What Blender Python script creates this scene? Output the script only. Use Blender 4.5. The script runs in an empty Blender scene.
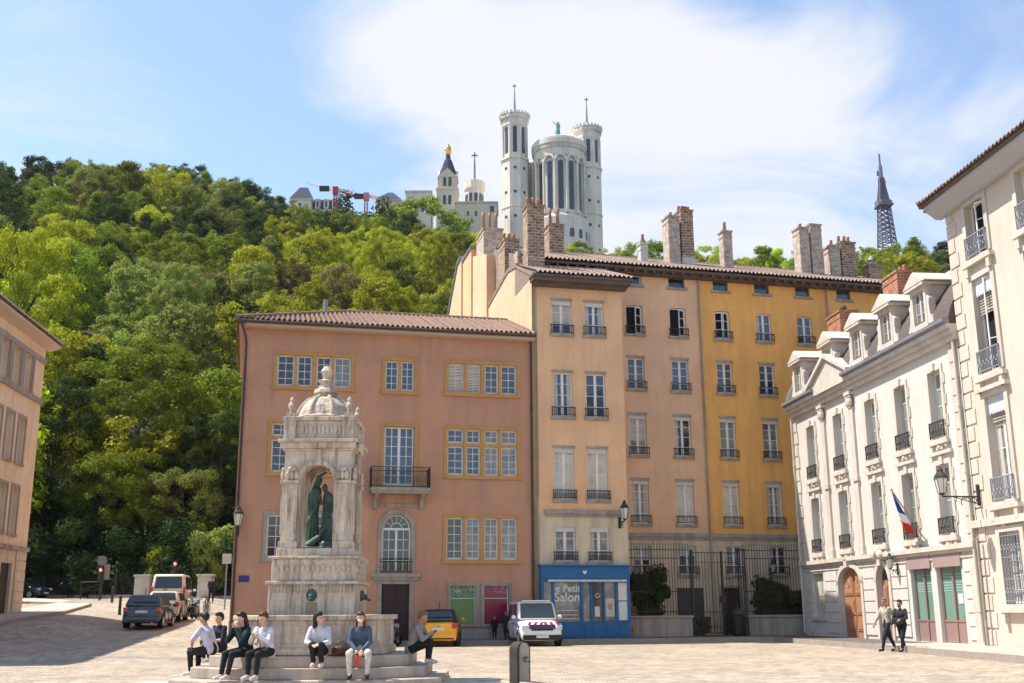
import bpy, bmesh, math, random
import numpy as np
from mathutils import Vector, Matrix
R = math.radians
random.seed(7); rng = np.random.default_rng(7)
SC = bpy.context.scene
COL = SC.collection
# ---------------------------------------------------------------- camera, sky, sun, exposure
FPX = 1100.4; EYE = 1.45
PIT = R(13.736); ROL = R(-.337)
_u0 = np.array([0, -math.sin(PIT), math.cos(PIT)]); _f = np.array([0, math.cos(PIT), math.sin(PIT)])
_X = math.cos(ROL)*np.array([1, 0, 0.]) + math.sin(ROL)*_u0
_U = -math.sin(ROL)*np.array([1, 0, 0.]) + math.cos(ROL)*_u0
cam = bpy.data.cameras.new('camera'); camo = bpy.data.objects.new('camera', cam); COL.objects.link(camo)
cam.sensor_width = 36; cam.lens = 36*FPX/1024; cam.clip_start = .1; cam.clip_end = 5000
m4 = Matrix.Identity(4)
for i in range(3):
    m4[i][0] = _X[i]; m4[i][1] = _U[i]; m4[i][2] = -_f[i]
m4[2][3] = EYE
camo.matrix_world = m4
SC.camera = camo
SUN_EL = R(60); TOSUN = Vector((-math.cos(R(10)), math.sin(R(10)), 0))
w = bpy.data.worlds.new('World'); SC.world = w; w.use_nodes = True
nt = w.node_tree; nt.nodes.clear()
def nd(t, typ, **k):
    n = t.nodes.new(typ)
    for a, b in k.items():
        if a[0] == '_': setattr(n, a[1:], b)
        else: n.inputs[a.replace('__', ' ')].default_value = b
    return n
def mth(t, op, a, b=None, c=None, clamp=False):
    n = t.nodes.new('ShaderNodeMath'); n.operation = op; n.use_clamp = clamp
    for i, v in enumerate((a, b, c)):
        if v is None: continue
        if isinstance(v, (int, float)): n.inputs[i].default_value = v
        else: t.links.new(v, n.inputs[i])
    return n.outputs[0]
sky = nt.nodes.new('ShaderNodeTexSky'); sky.sky_type = 'NISHITA'; sky.sun_disc = False
sky.sun_elevation = SUN_EL; sky.sun_rotation = math.atan2(TOSUN.x, TOSUN.y)
sky.air_density = 1.0; sky.dust_density = .5; sky.ozone_density = 1.6
tc = nt.nodes.new('ShaderNodeTexCoord'); sp = nt.nodes.new('ShaderNodeSeparateXYZ')
nt.links.new(tc.outputs['Generated'], sp.inputs[0])
zz = mth(nt, 'ADD', mth(nt, 'MAXIMUM', sp.outputs[2], 0), .22)
px_ = mth(nt, 'DIVIDE', sp.outputs[0], zz); py_ = mth(nt, 'DIVIDE', sp.outputs[1], zz)
cb = nt.nodes.new('ShaderNodeCombineXYZ'); nt.links.new(px_, cb.inputs[0]); nt.links.new(mth(nt, 'MULTIPLY', py_, .55), cb.inputs[1])
mpw = nd(nt, 'ShaderNodeMapping'); nt.links.new(cb.outputs[0], mpw.inputs[0]); mpw.inputs['Rotation'].default_value = (0, 0, R(-24)); mpw.inputs['Scale'].default_value = (1.0, 2.3, 1)
n1 = nd(nt, 'ShaderNodeTexNoise', Scale=2.1, Detail=8., Roughness=.6, Distortion=.7); nt.links.new(mpw.outputs[0], n1.inputs['Vector'])
n2 = nd(nt, 'ShaderNodeTexNoise', Scale=.75, Detail=3., Roughness=.5, Distortion=.2); nt.links.new(cb.outputs[0], n2.inputs['Vector'])
def lobe(az, el, width, amp):
    d = (math.sin(R(az))*math.cos(R(el)), math.cos(R(az))*math.cos(R(el)), math.sin(R(el)))
    v = nt.nodes.new('ShaderNodeVectorMath'); v.operation = 'DOT_PRODUCT'; v.inputs[1].default_value = d
    nt.links.new(tc.outputs['Generated'], v.inputs[0])
    mr = nd(nt, 'ShaderNodeMapRange', _interpolation_type='SMOOTHSTEP'); nt.links.new(v.outputs['Value'], mr.inputs[0])
    mr.inputs[1].default_value = math.cos(R(width)); mr.inputs[2].default_value = 1; mr.inputs[3].default_value = 0; mr.inputs[4].default_value = amp
    return mr.outputs[0]
dens = mth(nt, 'ADD', mth(nt, 'MULTIPLY', n1.outputs[0], 1.3), mth(nt, 'MULTIPLY', n2.outputs[0], .38))
for a in ((1, 27, 13, .30), (9, 21, 13, .26), (18, 22, 11, .22), (-8, 31, 7, .20), (-23, 24, 7, .12), (-15, 32, 10, -.12), (-7, 22.5, 4.5, -.16), (13, 31, 4, -.14)):
    dens = mth(nt, 'ADD', dens, lobe(*a))
mr = nd(nt, 'ShaderNodeMapRange', _interpolation_type='SMOOTHSTEP'); nt.links.new(dens, mr.inputs[0])
mr.inputs[1].default_value = .76; mr.inputs[2].default_value = 1.32; mr.inputs[3].default_value = .04; mr.inputs[4].default_value = .95
mx = nd(nt, 'ShaderNodeMix', _data_type='RGBA'); nt.links.new(mr.outputs[0], mx.inputs[0])
nt.links.new(sky.outputs[0], mx.inputs[6]); mx.inputs[7].default_value = (3.75, 3.78, 3.92, 1)
bg = nt.nodes.new('ShaderNodeBackground'); bg.inputs[1].default_value = .103
nt.links.new(mx.outputs[2], bg.inputs[0])
wo = nt.nodes.new('ShaderNodeOutputWorld'); nt.links.new(bg.outputs[0], wo.inputs[0])
sl = bpy.data.lights.new('sun', 'SUN'); sl.energy = 3.5; sl.angle = R(.53); sl.color = (1, .94, .84)
so = bpy.data.objects.new('sun', sl); COL.objects.link(so)
sd = (TOSUN*math.cos(SUN_EL) + Vector((0, 0, math.sin(SUN_EL))))
so.rotation_euler = sd.to_track_quat('Z', 'Y').to_euler()
SC.view_settings.view_transform = 'Standard'; SC.view_settings.look = 'None'
SC.view_settings.exposure = 1.3; SC.view_settings.gamma = 1; SC.view_settings.use_curve_mapping = False

# ---------------------------------------------------------------- pixel -> point (metres)
def ray(px, py): return _f + _X*(px-512)/FPX - _U*(py-341.5)/FPX
def atY(px, py, y):
    d = ray(px, py); p = d*y/d[1]; return (p[0], y, p[2]+EYE)
class Frame:
    """a facade: local x runs left to right seen from in front, +y into the building"""
    def __init__(s, ox, oy, deg, oz=0):
        s.o = np.array([ox, oy, 0.]); s.deg = deg; a = R(deg)
        s.u = np.array([math.cos(a), math.sin(a), 0]); s.n = np.array([math.sin(a), -math.cos(a), 0]); s.oz = oz
    def at(s, px, py, off=0):
        d = ray(px, py); c = np.array([0, 0, EYE]); t = ((s.o+s.n*off-c)@s.n)/(d@s.n); p = c+d*t
        return float((p-s.o)@s.u), float(p[2])
    def w(s, x, y, z):
        p = s.o+s.u*x-s.n*y; return (p[0], p[1], z)

# ---------------------------------------------------------------- materials
MATS = {}
def mat(name, c, rough=.8, c2=None, scale=1.5, bump=0., bscale=30., spec=.3, metal=0., streak=0., emit=None, stretch=None, dirt=None, dscale=.35, obj_rand=0.):
    if name in MATS: return MATS[name]
    if 'plaster' in name and c2: c2 = tuple(v*.80 for v in c)
    m = bpy.data.materials.new(name); m.use_nodes = True; t = m.node_tree; b = t.nodes['Principled BSDF']; L = t.links.new
    b.inputs['Roughness'].default_value = rough; b.inputs['Specular IOR Level'].default_value = spec; b.inputs['Metallic'].default_value = metal
    tc = t.nodes.new('ShaderNodeTexCoord'); vec = tc.outputs['Object']
    if 'glass' in name:      # every pane shows another piece of the pattern
        oi = t.nodes.new('ShaderNodeObjectInfo'); va = nd(t, 'ShaderNodeVectorMath', _operation='MULTIPLY_ADD'); L(oi.outputs['Random'], va.inputs[0]); va.inputs[1].default_value = (37, 91, 53); L(vec, va.inputs[2]); vec = va.outputs[0]
    col = None
    if c2:
        mp = nd(t, 'ShaderNodeMapping'); L(vec, mp.inputs[0]); mp.inputs['Scale'].default_value = stretch or (1, 1, 1)
        n = nd(t, 'ShaderNodeTexNoise', Scale=scale, Detail=6., Roughness=.62); L(mp.outputs[0], n.inputs['Vector'])
        mr = nd(t, 'ShaderNodeMapRange'); mr.inputs[1].default_value = .32; mr.inputs[2].default_value = .68; L(n.outputs[0], mr.inputs[0])
        mx = nd(t, 'ShaderNodeMix', _data_type='RGBA'); L(mr.outputs[0], mx.inputs[0]); mx.inputs[6].default_value = (*c, 1); mx.inputs[7].default_value = (*c2, 1)
        col = mx.outputs[2]
    else:
        rg = nd(t, 'ShaderNodeRGB'); rg.outputs[0].default_value = (*c, 1); col = rg.outputs[0]
    if dirt:
        mp = nd(t, 'ShaderNodeMapping'); L(vec, mp.inputs[0]); mp.inputs['Scale'].default_value = (3.2, 3.2, .35)
        n = nd(t, 'ShaderNodeTexNoise', Scale=dscale*2, Detail=5., Roughness=.7); L(mp.outputs[0], n.inputs['Vector'])
        mr = nd(t, 'ShaderNodeMapRange'); mr.inputs[1].default_value = .46; mr.inputs[2].default_value = .74; mr.inputs[4].default_value = min(1, (streak or .5)*1.7); L(n.outputs[0], mr.inputs[0])
        mx = nd(t, 'ShaderNodeMix', _data_type='RGBA'); L(mr.outputs[0], mx.inputs[0]); L(col, mx.inputs[6]); mx.inputs[7].default_value = (*dirt, 1); col = mx.outputs[2]
    if obj_rand:
        oi = nd(t, 'ShaderNodeObjectInfo'); hs = nd(t, 'ShaderNodeHueSaturation'); L(col, hs.inputs['Color'])
        L(mth(t, 'ADD', mth(t, 'MULTIPLY', oi.outputs['Random'], obj_rand*2), 1-obj_rand), hs.inputs['Value'])
        L(mth(t, 'ADD', mth(t, 'MULTIPLY', oi.outputs['Random'], .04), .48), hs.inputs['Hue']); col = hs.outputs[0]
    L(col, b.inputs['Base Color'])
    if bump:
        n = nd(t, 'ShaderNodeTexNoise', Scale=bscale, Detail=4., Roughness=.6); L(vec, n.inputs['Vector'])
        bp = nd(t, 'ShaderNodeBump', Strength=bump, Distance=.03); L(n.outputs[0], bp.inputs['Height']); L(bp.outputs[0], b.inputs['Normal'])
    if emit:
        b.inputs['Emission Color'].default_value = (*emit[0], 1); b.inputs['Emission Strength'].default_value = emit[1]
    MATS[name] = m; return m
def brickmat(name, c1, c2, mortar, sc=1., bump=.6):
    m = bpy.data.materials.new(name); m.use_nodes = True; t = m.node_tree; b = t.nodes['Principled BSDF']; L = t.links.new
    b.inputs['Roughness'].default_value = .9
    tc = t.nodes.new('ShaderNodeTexCoord'); s = t.nodes.new('ShaderNodeSeparateXYZ'); L(tc.outputs['Object'], s.inputs[0])
    cb = t.nodes.new('ShaderNodeCombineXYZ'); L(mth(t, 'ADD', s.outputs[0], s.outputs[1]), cb.inputs[0]); L(s.outputs[2], cb.inputs[1])
    br = nd(t, 'ShaderNodeTexBrick', Scale=sc); L(cb.outputs[0], br.inputs['Vector'])
    br.inputs['Color1'].default_value = (*c1, 1); br.inputs['Color2'].default_value = (*c2, 1); br.inputs['Mortar'].default_value = (*mortar, 1)
    br.inputs['Brick Width'].default_value = .3; br.inputs['Row Height'].default_value = .14; br.inputs['Mortar Size'].default_value = .018; br.inputs['Bias'].default_value = -.1
    n = nd(t, 'ShaderNodeTexNoise', Scale=3., Detail=5.); L(tc.outputs['Object'], n.inputs['Vector'])
    mx = nd(t, 'ShaderNodeMix', _data_type='RGBA', _blend_type='MULTIPLY'); mx.inputs[0].default_value = .7; L(br.outputs[0], mx.inputs[6]); 
    rr = nd(t, 'ShaderNodeMapRange'); rr.inputs[1].default_value = .3; rr.inputs[2].default_value = .7; rr.inputs[3].default_value = .45; rr.inputs[4].default_value = 1.3; L(n.outputs[0], rr.inputs[0])
    L(rr.outputs[0], mx.inputs[7]); L(mx.outputs[2], b.inputs['Base Color'])
    bp = nd(t, 'ShaderNodeBump', Strength=bump, Distance=.02); bp.invert = True; L(br.outputs['Fac'], bp.inputs['Height']); L(bp.outputs[0], b.inputs['Normal'])
    return m
def leafmat(name, c, c2):
    m = bpy.data.materials.new(name); m.use_nodes = True; t = m.node_tree; t.nodes.clear(); L = t.links.new
    tc = t.nodes.new('ShaderNodeTexCoord'); n = nd(t, 'ShaderNodeTexNoise', Scale=.9, Detail=4.); L(tc.outputs['Object'], n.inputs['Vector'])
    gi = nd(t, 'ShaderNodeNewGeometry')
    f = mth(t, 'ADD', mth(t, 'MULTIPLY', n.outputs[0], 1.6), mth(t, 'MULTIPLY', gi.outputs['Random Per Island'], .7)); f = mth(t, 'SUBTRACT', f, .75, clamp=True)
    mx = nd(t, 'ShaderNodeMix', _data_type='RGBA'); L(f, mx.inputs[0]); mx.inputs[6].default_value = (*c, 1); mx.inputs[7].default_value = (*c2, 1)
    oi = nd(t, 'ShaderNodeObjectInfo'); hs = nd(t, 'ShaderNodeHueSaturation'); L(mx.outputs[2], hs.inputs['Color'])
    L(mth(t, 'ADD', mth(t, 'MULTIPLY', oi.outputs['Random'], .6), .7), hs.inputs['Value']); L(mth(t, 'ADD', mth(t, 'MULTIPLY', oi.outputs['Random'], .03), .485), hs.inputs['Hue'])
    d = nd(t, 'ShaderNodeBsdfDiffuse'); tr = nd(t, 'ShaderNodeBsdfTranslucent'); g = nd(t, 'ShaderNodeBsdfGlossy', Roughness=.45)
    L(hs.outputs[0], d.inputs[0]); L(hs.outputs[0], tr.inputs[0]); g.inputs[0].default_value = (.5, .5, .5, 1)
    a = nd(t, 'ShaderNodeMixShader'); a.inputs[0].default_value = .42; L(d.outputs[0], a.inputs[1]); L(tr.outputs[0], a.inputs[2])
    b = nd(t, 'ShaderNodeMixShader'); b.inputs[0].default_value = .012; L(a.outputs[0], b.inputs[1]); L(g.outputs[0], b.inputs[2])
    o = nd(t, 'ShaderNodeOutputMaterial'); L(b.outputs[0], o.inputs[0]); return m
def cobblemat(name, c1, c2, joint, size=.13, bump=.5, patch=None):
    m = bpy.data.materials.new(name); m.use_nodes = True; t = m.node_tree; b = t.nodes['Principled BSDF']; L = t.links.new
    b.inputs['Roughness'].default_value = .78; b.inputs['Specular IOR Level'].default_value = .3
    tc = t.nodes.new('ShaderNodeTexCoord')
    wn = nd(t, 'ShaderNodeTexNoise', Scale=.6, Detail=2.); L(tc.outputs['Object'], wn.inputs['Vector'])
    va = nd(t, 'ShaderNodeVectorMath', _operation='MULTIPLY_ADD'); L(wn.outputs['Color'], va.inputs[0]); va.inputs[1].default_value = (.5, .5, 0); L(tc.outputs['Object'], va.inputs[2])
    br = nd(t, 'ShaderNodeTexBrick', Scale=1.); L(va.outputs[0], br.inputs['Vector'])
    br.inputs['Color1'].default_value = (*c1, 1); br.inputs['Color2'].default_value = (*c2, 1); br.inputs['Mortar'].default_value = (*joint, 1)
    br.inputs['Brick Width'].default_value = size*1.3; br.inputs['Row Height'].default_value = size; br.inputs['Mortar Size'].default_value = .012; br.inputs['Bias'].default_value = 0
    vo = nd(t, 'ShaderNodeTexVoronoi', Scale=4.); L(va.outputs[0], vo.inputs['Vector'])
    n = nd(t, 'ShaderNodeTexNoise', Scale=.35, Detail=8., Roughness=.72); L(tc.outputs['Object'], n.inputs['Vector'])
    rr = nd(t, 'ShaderNodeMapRange'); rr.inputs[1].default_value = .3; rr.inputs[2].default_value = .7; rr.inputs[3].default_value = .72; rr.inputs[4].default_value = 1.12; L(n.outputs[0], rr.inputs[0])
    sv = nd(t, 'ShaderNodeSeparateColor'); L(vo.outputs['Color'], sv.inputs[0])
    f = mth(t, 'MULTIPLY', rr.outputs[0], mth(t, 'ADD', mth(t, 'MULTIPLY', sv.outputs[0], .5), .75))
    mx = nd(t, 'ShaderNodeMix', _data_type='RGBA', _blend_type='MULTIPLY'); mx.inputs[0].default_value = 1; L(br.outputs[0], mx.inputs[6]); L(f, mx.inputs[7])
    L(mx.outputs[2], b.inputs['Base Color'])
    bp = nd(t, 'ShaderNodeBump', Strength=bump, Distance=.03); bp.invert = True; L(br.outputs['Fac'], bp.inputs['Height']); L(bp.outputs[0], b.inputs['Normal'])
    return m
def glassmat(name, c, rough=.06, c2=None, scale=2.5):
    m = mat(name, c, rough, c2=c2, scale=scale, spec=.9, bump=.012, bscale=3)
    return m
M = dict(
 salmon=mat('salmon_plaster', (.55, .29, .18), .92, (.42, .215, .135), .55, .12, 60, dirt=(.36, .20, .155), streak=.45),
 beige=mat('beige_plaster', (.82, .50, .275), .92, (.67, .40, .235), .5, .12, 60, dirt=(.52, .36, .25), streak=.4),
 pink=mat('pink_plaster', (.78, .485, .295), .92, (.64, .395, .255), .5, .12, 60, dirt=(.50, .34, .26), streak=.35),
 orange=mat('orange_plaster', (.88, .455, .13), .92, (.70, .35, .085), .5, .12, 60, dirt=(.52, .29, .10), streak=.4),
 cream=mat('cream_plaster', (.66, .52, .33), .92, (.62, .48, .29), .5, .12, 60, dirt=(.46, .36, .24), streak=.3),
 base=mat('pale_base_plaster', (.68, .55, .39), .92, (.50, .40, .30), .8, .15, 40, dirt=(.36, .28, .21), streak=.6),
 lbuild=mat('peach_plaster', (.84, .63, .41), .92, (.62, .45, .315), .5, .12, 60, dirt=(.46, .31, .22), streak=.3),
 white=mat('white_limewash', (.60, .56, .52), .9, (.55, .51, .465), .6, .12, 40, dirt=(.45, .39, .32), streak=.3),
 rcream=mat('cream_limewash', (.59, .51, .43), .9, (.54, .46, .385), .6, .12, 40, dirt=(.47, .38, .28), streak=.3),
 trim=mat('stone_trim', (.60, .54, .47), .85, (.52, .46, .39), 2., .2, 30, dirt=(.38, .32, .26), streak=.4),
 trimg=mat('grey_stone_trim', (.40, .35, .29), .9, (.30, .26, .22), 3., .3, 30, dirt=(.18, .15, .13), streak=.5),
 ochre=mat('ochre_stone', (.54, .285, .09), .9, (.44, .22, .07), 2.5, .2, 30, dirt=(.42, .27, .14), streak=.4),
 fount=mat('weathered_limestone', (.61, .525, .42), .9, (.46, .36, .275), 3.5, .9, 14, dirt=(.15, .12, .10), streak=.8, dscale=1.1),
 step=mat('step_stone', (.46, .385, .32), .88, (.38, .31, .26), 2.5, .4, 22, dirt=(.25, .2, .17), streak=.5),
 frame=mat('white_window_paint', (.74, .72, .68), .5, (.66, .64, .60), 3),
 frameg=mat('grey_window_paint', (.50, .46, .41), .5),
 glass=glassmat('window_glass', (.055, .085, .15), .05, (.02, .03, .05), 1.2),
 glassd=glassmat('dark_window_glass', (.022, .026, .035), .06, (.012, .012, .016), 1.5),
 glassc=glassmat('curtained_glass', (.62, .56, .44), .12, (.38, .36, .30), 1.6),
 glassm=glassmat('half_curtained_glass', (.30, .29, .26), .1, (.05, .055, .07), 2.2),
 glassg=glassmat('grey_green_glass', (.14, .18, .16), .08, (.30, .31, .27), .9),
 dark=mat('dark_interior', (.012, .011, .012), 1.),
 iron=mat('black_iron', (.022, .021, .022), .55, (.04, .035, .032), 8, spec=.4),
 irong=mat('grey_iron', (.22, .25, .29), .55),
 zinc=mat('zinc', (.26, .27, .29), .5, (.20, .21, .23), 2, metal=.3),
 pipe=mat('dark_brown_pipe', (.075, .045, .035), .6),
 tile=mat('clay_roof_tile', (.36, .225, .155), .9, (.17, .11, .085), 6., .4, 20, dirt=(.13, .10, .085), streak=.6, dscale=1.6),
 tileg=mat('weathered_roof_tile', (.33, .24, .19), .9, (.20, .155, .13), 4., .4, 20),
 slate=mat('slate_roof', (.13, .095, .08), .8, (.07, .055, .05), 6., .5, 14, stretch=(1, 1, 4)),
 slateb=mat('blue_slate_roof', (.06, .07, .10), .9, (.045, .055, .08), .6, spec=.1),
 eave=mat('dark_eave_wood', (.16, .115, .09), .8, (.10, .075, .06), 4),
 eavew=mat('painted_eave', (.60, .46, .36), .8, (.55, .42, .33), 2),
 valance=mat('pale_window_valance', (.62, .60, .56), .7, (.50, .47, .42), 5),
 blue=mat('blue_shopfront_paint', (.006, .125, .32), .4, (.008, .105, .27), 2, spec=.4),
 wood=mat('brown_door_wood', (.40, .20, .11), .6, (.33, .16, .085), 4, .2, 10, stretch=(4, 4, .5)),
 woodd=mat('dark_door_wood', (.055, .028, .022), .6, (.04, .022, .018), 4),
 bronze=mat('green_bronze', (.03, .06, .048), .55, (.075, .13, .105), 5., .3, 20, metal=.25, spec=.5),
 gold=mat('gilded', (.85, .52, .12), .3, metal=.9),
 basil=mat('white_basilica_stone', (.80, .72, .62), .9, (.72, .64, .55), .12, dirt=(.40, .36, .32), streak=.4, dscale=.06),
 chapel=mat('chapel_stone', (.68, .58, .45), .9, (.60, .50, .38), .15),
 ctile=brickmat('chimney_brick', (.20, .10, .065), (.44, .27, .17), (.50, .42, .33), .85),
 cpale=brickmat('pale_chimney_brick', (.40, .29, .22), (.56, .44, .35), (.56, .48, .40), .85),
 corange=brickmat('orange_chimney_brick', (.46, .15, .07), (.36, .12, .06), (.42, .30, .22), 1.),
 pot=mat('clay_pot', (.42, .20, .13), .85, (.30, .15, .10), 5),
 cobble=cobblemat('sandy_cobbles', (.47, .39, .295), (.37, .305, .23), (.22, .17, .13), bump=.8),
 roadc=cobblemat('grey_cobbles', (.42, .35, .285), (.33, .27, .22), (.18, .15, .12), bump=.8),
 slab=cobblemat('smooth_paving', (.50, .42, .34), (.46, .385, .31), (.34, .28, .22), .6, .15),
 asph=mat('grey_pavement_asphalt', (.13, .115, .105), .9, (.10, .09, .085), 2.5, .3, 40),
 kerb=mat('kerb_stone', (.34, .28, .24), .85, (.26, .22, .19), 3, .2, 20),
 earth=mat('hill_earth', (.045, .055, .022), 1., (.03, .035, .018), .3, .4, 2),
 tyre=mat('tyre_rubber', (.015, .015, .016), .8), rim=mat('wheel_rim', (.35, .35, .36), .35, metal=.8),
 cglass=glassmat('car_glass', (.02, .03, .035), .04), plate=mat('number_plate', (.62, .60, .50), .5), blackp=mat('black_plastic', (.02, .02, .022), .5),
 lred=mat('tail_lamp_red', (.45, .02, .02), .2, spec=.7), lclear=mat('headlamp_clear', (.55, .56, .58), .1, spec=.9),
 bark=mat('tree_bark', (.10, .075, .055), .95, (.06, .045, .035), 4, .5, 12),
 skin=mat('skin', (.55, .32, .23), .6), skind=mat('tanned_skin', (.40, .21, .14), .6),
)
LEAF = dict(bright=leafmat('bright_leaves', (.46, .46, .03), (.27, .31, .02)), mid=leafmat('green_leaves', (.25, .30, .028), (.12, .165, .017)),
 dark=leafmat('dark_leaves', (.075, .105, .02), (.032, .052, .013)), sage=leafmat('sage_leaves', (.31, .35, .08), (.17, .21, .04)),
 olive=leafmat('olive_leaves', (.28, .30, .06), (.16, .19, .04)), rust=leafmat('rusty_leaves', (.25, .20, .06), (.15, .14, .045)), yellow=leafmat('yellow_leaves', (.52, .60, .03), (.36, .44, .03)), shade=leafmat('shade_leaves', (.035, .062, .016), (.018, .032, .01)))  # last colour has the shadow of the hill trees painted into its leaves

# ---------------------------------------------------------------- mesh helpers
class MB:
    def __init__(s): s.v = []; s.f = []
    def add(s, vs, fs):
        n = len(s.v); s.v += [tuple(v) for v in vs]; s.f += [tuple(i+n for i in f) for f in fs]; return s
    def box(s, x0, x1, y0, y1, z0, z1):
        if x0 > x1: x0, x1 = x1, x0
        return s.add([(x0,y0,z0),(x1,y0,z0),(x1,y1,z0),(x0,y1,z0),(x0,y0,z1),(x1,y0,z1),(x1,y1,z1),(x0,y1,z1)],
                     [(0,3,2,1),(4,5,6,7),(0,1,5,4),(1,2,6,5),(2,3,7,6),(3,0,4,7)])
    def fru(s, a, b):   # a, b: (x0,x1,y0,y1,z) bottom and top rectangles
        r = lambda q: [(q[0],q[2],q[4]),(q[1],q[2],q[4]),(q[1],q[3],q[4]),(q[0],q[3],q[4])]
        return s.add(r(a)+r(b), [(0,3,2,1),(4,5,6,7),(0,1,5,4),(1,2,6,5),(2,3,7,6),(3,0,4,7)])
    def bar(s, p, q, r, r2=None, n=6):
        p = Vector(p); q = Vector(q); d = q-p
        if d.length < 1e-6: return s
        r2 = r if r2 is None else r2; a = d.to_track_quat('Z', 'Y').to_matrix(); vs = []
        for c, rr in ((p, r), (q, r2)):
            for k in range(n):
                t = 2*math.pi*k/n; vs.append(c + a@Vector((rr*math.cos(t), rr*math.sin(t), 0)))
        fs = [(k, (k+1) % n, n+(k+1) % n, n+k) for k in range(n)] + [tuple(range(n))[::-1], tuple(range(n, 2*n))]
        return s.add(vs, fs)
    def path(s, pts, r, n=6):
        for a, b in zip(pts[:-1], pts[1:]): s.bar(a, b, r, n=n)
        return s
    def lathe(s, prof, c=(0,0,0), n=16, rot=0, sx=1, sy=1):
        vs = []; fs = []
        for (r, z) in prof:
            for k in range(n):
                t = 2*math.pi*k/n+rot; vs.append((c[0]+r*sx*math.cos(t), c[1]+r*sy*math.sin(t), c[2]+z))
        for j in range(len(prof)-1):
            for k in range(n): fs.append((j*n+k, j*n+(k+1) % n, (j+1)*n+(k+1) % n, (j+1)*n+k))
        fs.append(tuple(range(n))[::-1]); fs.append(tuple((len(prof)-1)*n+k for k in range(n)))
        return s.add(vs, fs)
    def ell(s, c, r, n=12, m=8):
        prof = [(max(math.sin(math.pi*j/m), 1e-3), -math.cos(math.pi*j/m)) for j in range(m+1)]
        vs = []; fs = []
        for (a, z) in prof:
            for k in range(n):
                t = 2*math.pi*k/n; vs.append((c[0]+r[0]*a*math.cos(t), c[1]+r[1]*a*math.sin(t), c[2]+r[2]*z))
        for j in range(m):
            for k in range(n): fs.append((j*n+k, j*n+(k+1) % n, (j+1)*n+(k+1) % n, (j+1)*n+k))
        fs.append(tuple(range(n))[::-1]); fs.append(tuple(m*n+k for k in range(n)))
        return s.add(vs, fs)
    def prism(s, pts, axis, a, b):   # pts 2D polygon; axis 'x','y','z' extrusion from a to b
        n = len(pts); g = {'y': lambda p, t: (p[0], t, p[1]), 'x': lambda p, t: (t, p[0], p[1]), 'z': lambda p, t: (p[0], p[1], t)}[axis]
        return s.add([g(p, a) for p in pts]+[g(p, b) for p in pts], [tuple(range(n)), tuple(range(2*n-1, n-1, -1))]+[(k, k+n, (k+1) % n+n, (k+1) % n) for k in range(n)])
    def torus(s, c, Rr, r, axis='x', n=20, m=6, a0=0, a1=2*math.pi):
        full = abs(a1-a0-2*math.pi) < 1e-6; N = n if full else n+1; vs = []
        for i in range(N):
            t = a0+(a1-a0)*i/n
            for j in range(m):
                u = 2*math.pi*j/m; rr = Rr+r*math.cos(u); h = r*math.sin(u); p, q = rr*math.cos(t), rr*math.sin(t)
                o = {'x': (h, p, q), 'y': (p, h, q), 'z': (p, q, h)}[axis]; vs.append((c[0]+o[0], c[1]+o[1], c[2]+o[2]))
        fs = []
        for i in range(n):
            k = (i+1) % N
            for j in range(m): fs.append((i*m+j, i*m+(j+1) % m, k*m+(j+1) % m, k*m+j))
        return s.add(vs, fs)
    def xf(s, mtx):
        s.v = [tuple(mtx@Vector(v)) for v in s.v]; return s
    def mesh(s, name='mesh', smooth=False, fix=True):
        me = bpy.data.meshes.new(name); me.from_pydata(s.v, [], s.f)
        if fix:
            bm = bmesh.new(); bm.from_mesh(me); bmesh.ops.recalc_face_normals(bm, faces=bm.faces); bm.to_mesh(me); bm.free()
        if smooth: me.shade_smooth()
        me.update(); return me
    def build(s, name, m, parent=None, smooth=False, loc=None, bevel=0, fix=True):
        o = bpy.data.objects.new(name, s.mesh(name, smooth, fix)); COL.objects.link(o); o.data.materials.append(m)
        if parent: o.parent = parent
        if loc is not None: o.location = loc
        if bevel:
            b = o.modifiers.new('bevel', 'BEVEL'); b.width = bevel; b.segments = 2; b.limit_method = 'ANGLE'; b.angle_limit = R(40)
        return o
def tag(o, label=None, cat=None, group=None, kind=None):
    for k, v in (('label', label), ('category', cat), ('group', group), ('kind', kind)):
        if v: o[k] = v
    return o
def empty(name, loc, rz=0, label=None, cat=None, group=None):
    o = bpy.data.objects.new(name, None); COL.objects.link(o); o.location = loc; o.rotation_euler = (0, 0, rz); o.empty_display_size = .3
    return tag(o, label, cat, group)
def link(name, me, parent, loc=(0,0,0), rz=0):
    o = bpy.data.objects.new(name, me); COL.objects.link(o); o.parent = parent; o.location = loc; o.rotation_euler = (0, 0, rz); return o
def copy_tree(o, parent=None, mp=None):
    c = o.copy(); COL.objects.link(c)
    if parent: c.parent = parent
    for ch in [q for q in o.children]: copy_tree(ch, c)
    return c
def sstep(a, b, x):
    t = min(1, max(0, (x-a)/(b-a))); return t*t*(3-2*t)
def gz(x, y):
    """ground height of the square; the street on the left climbs towards the hill"""
    return .045*max(0, y-35)*sstep(-6, -13, x) + .45*sstep(-17, -22, x)*sstep(40, 50, y) + .10*sstep(44, 52, y)*sstep(-9, -6, x)*0
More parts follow.
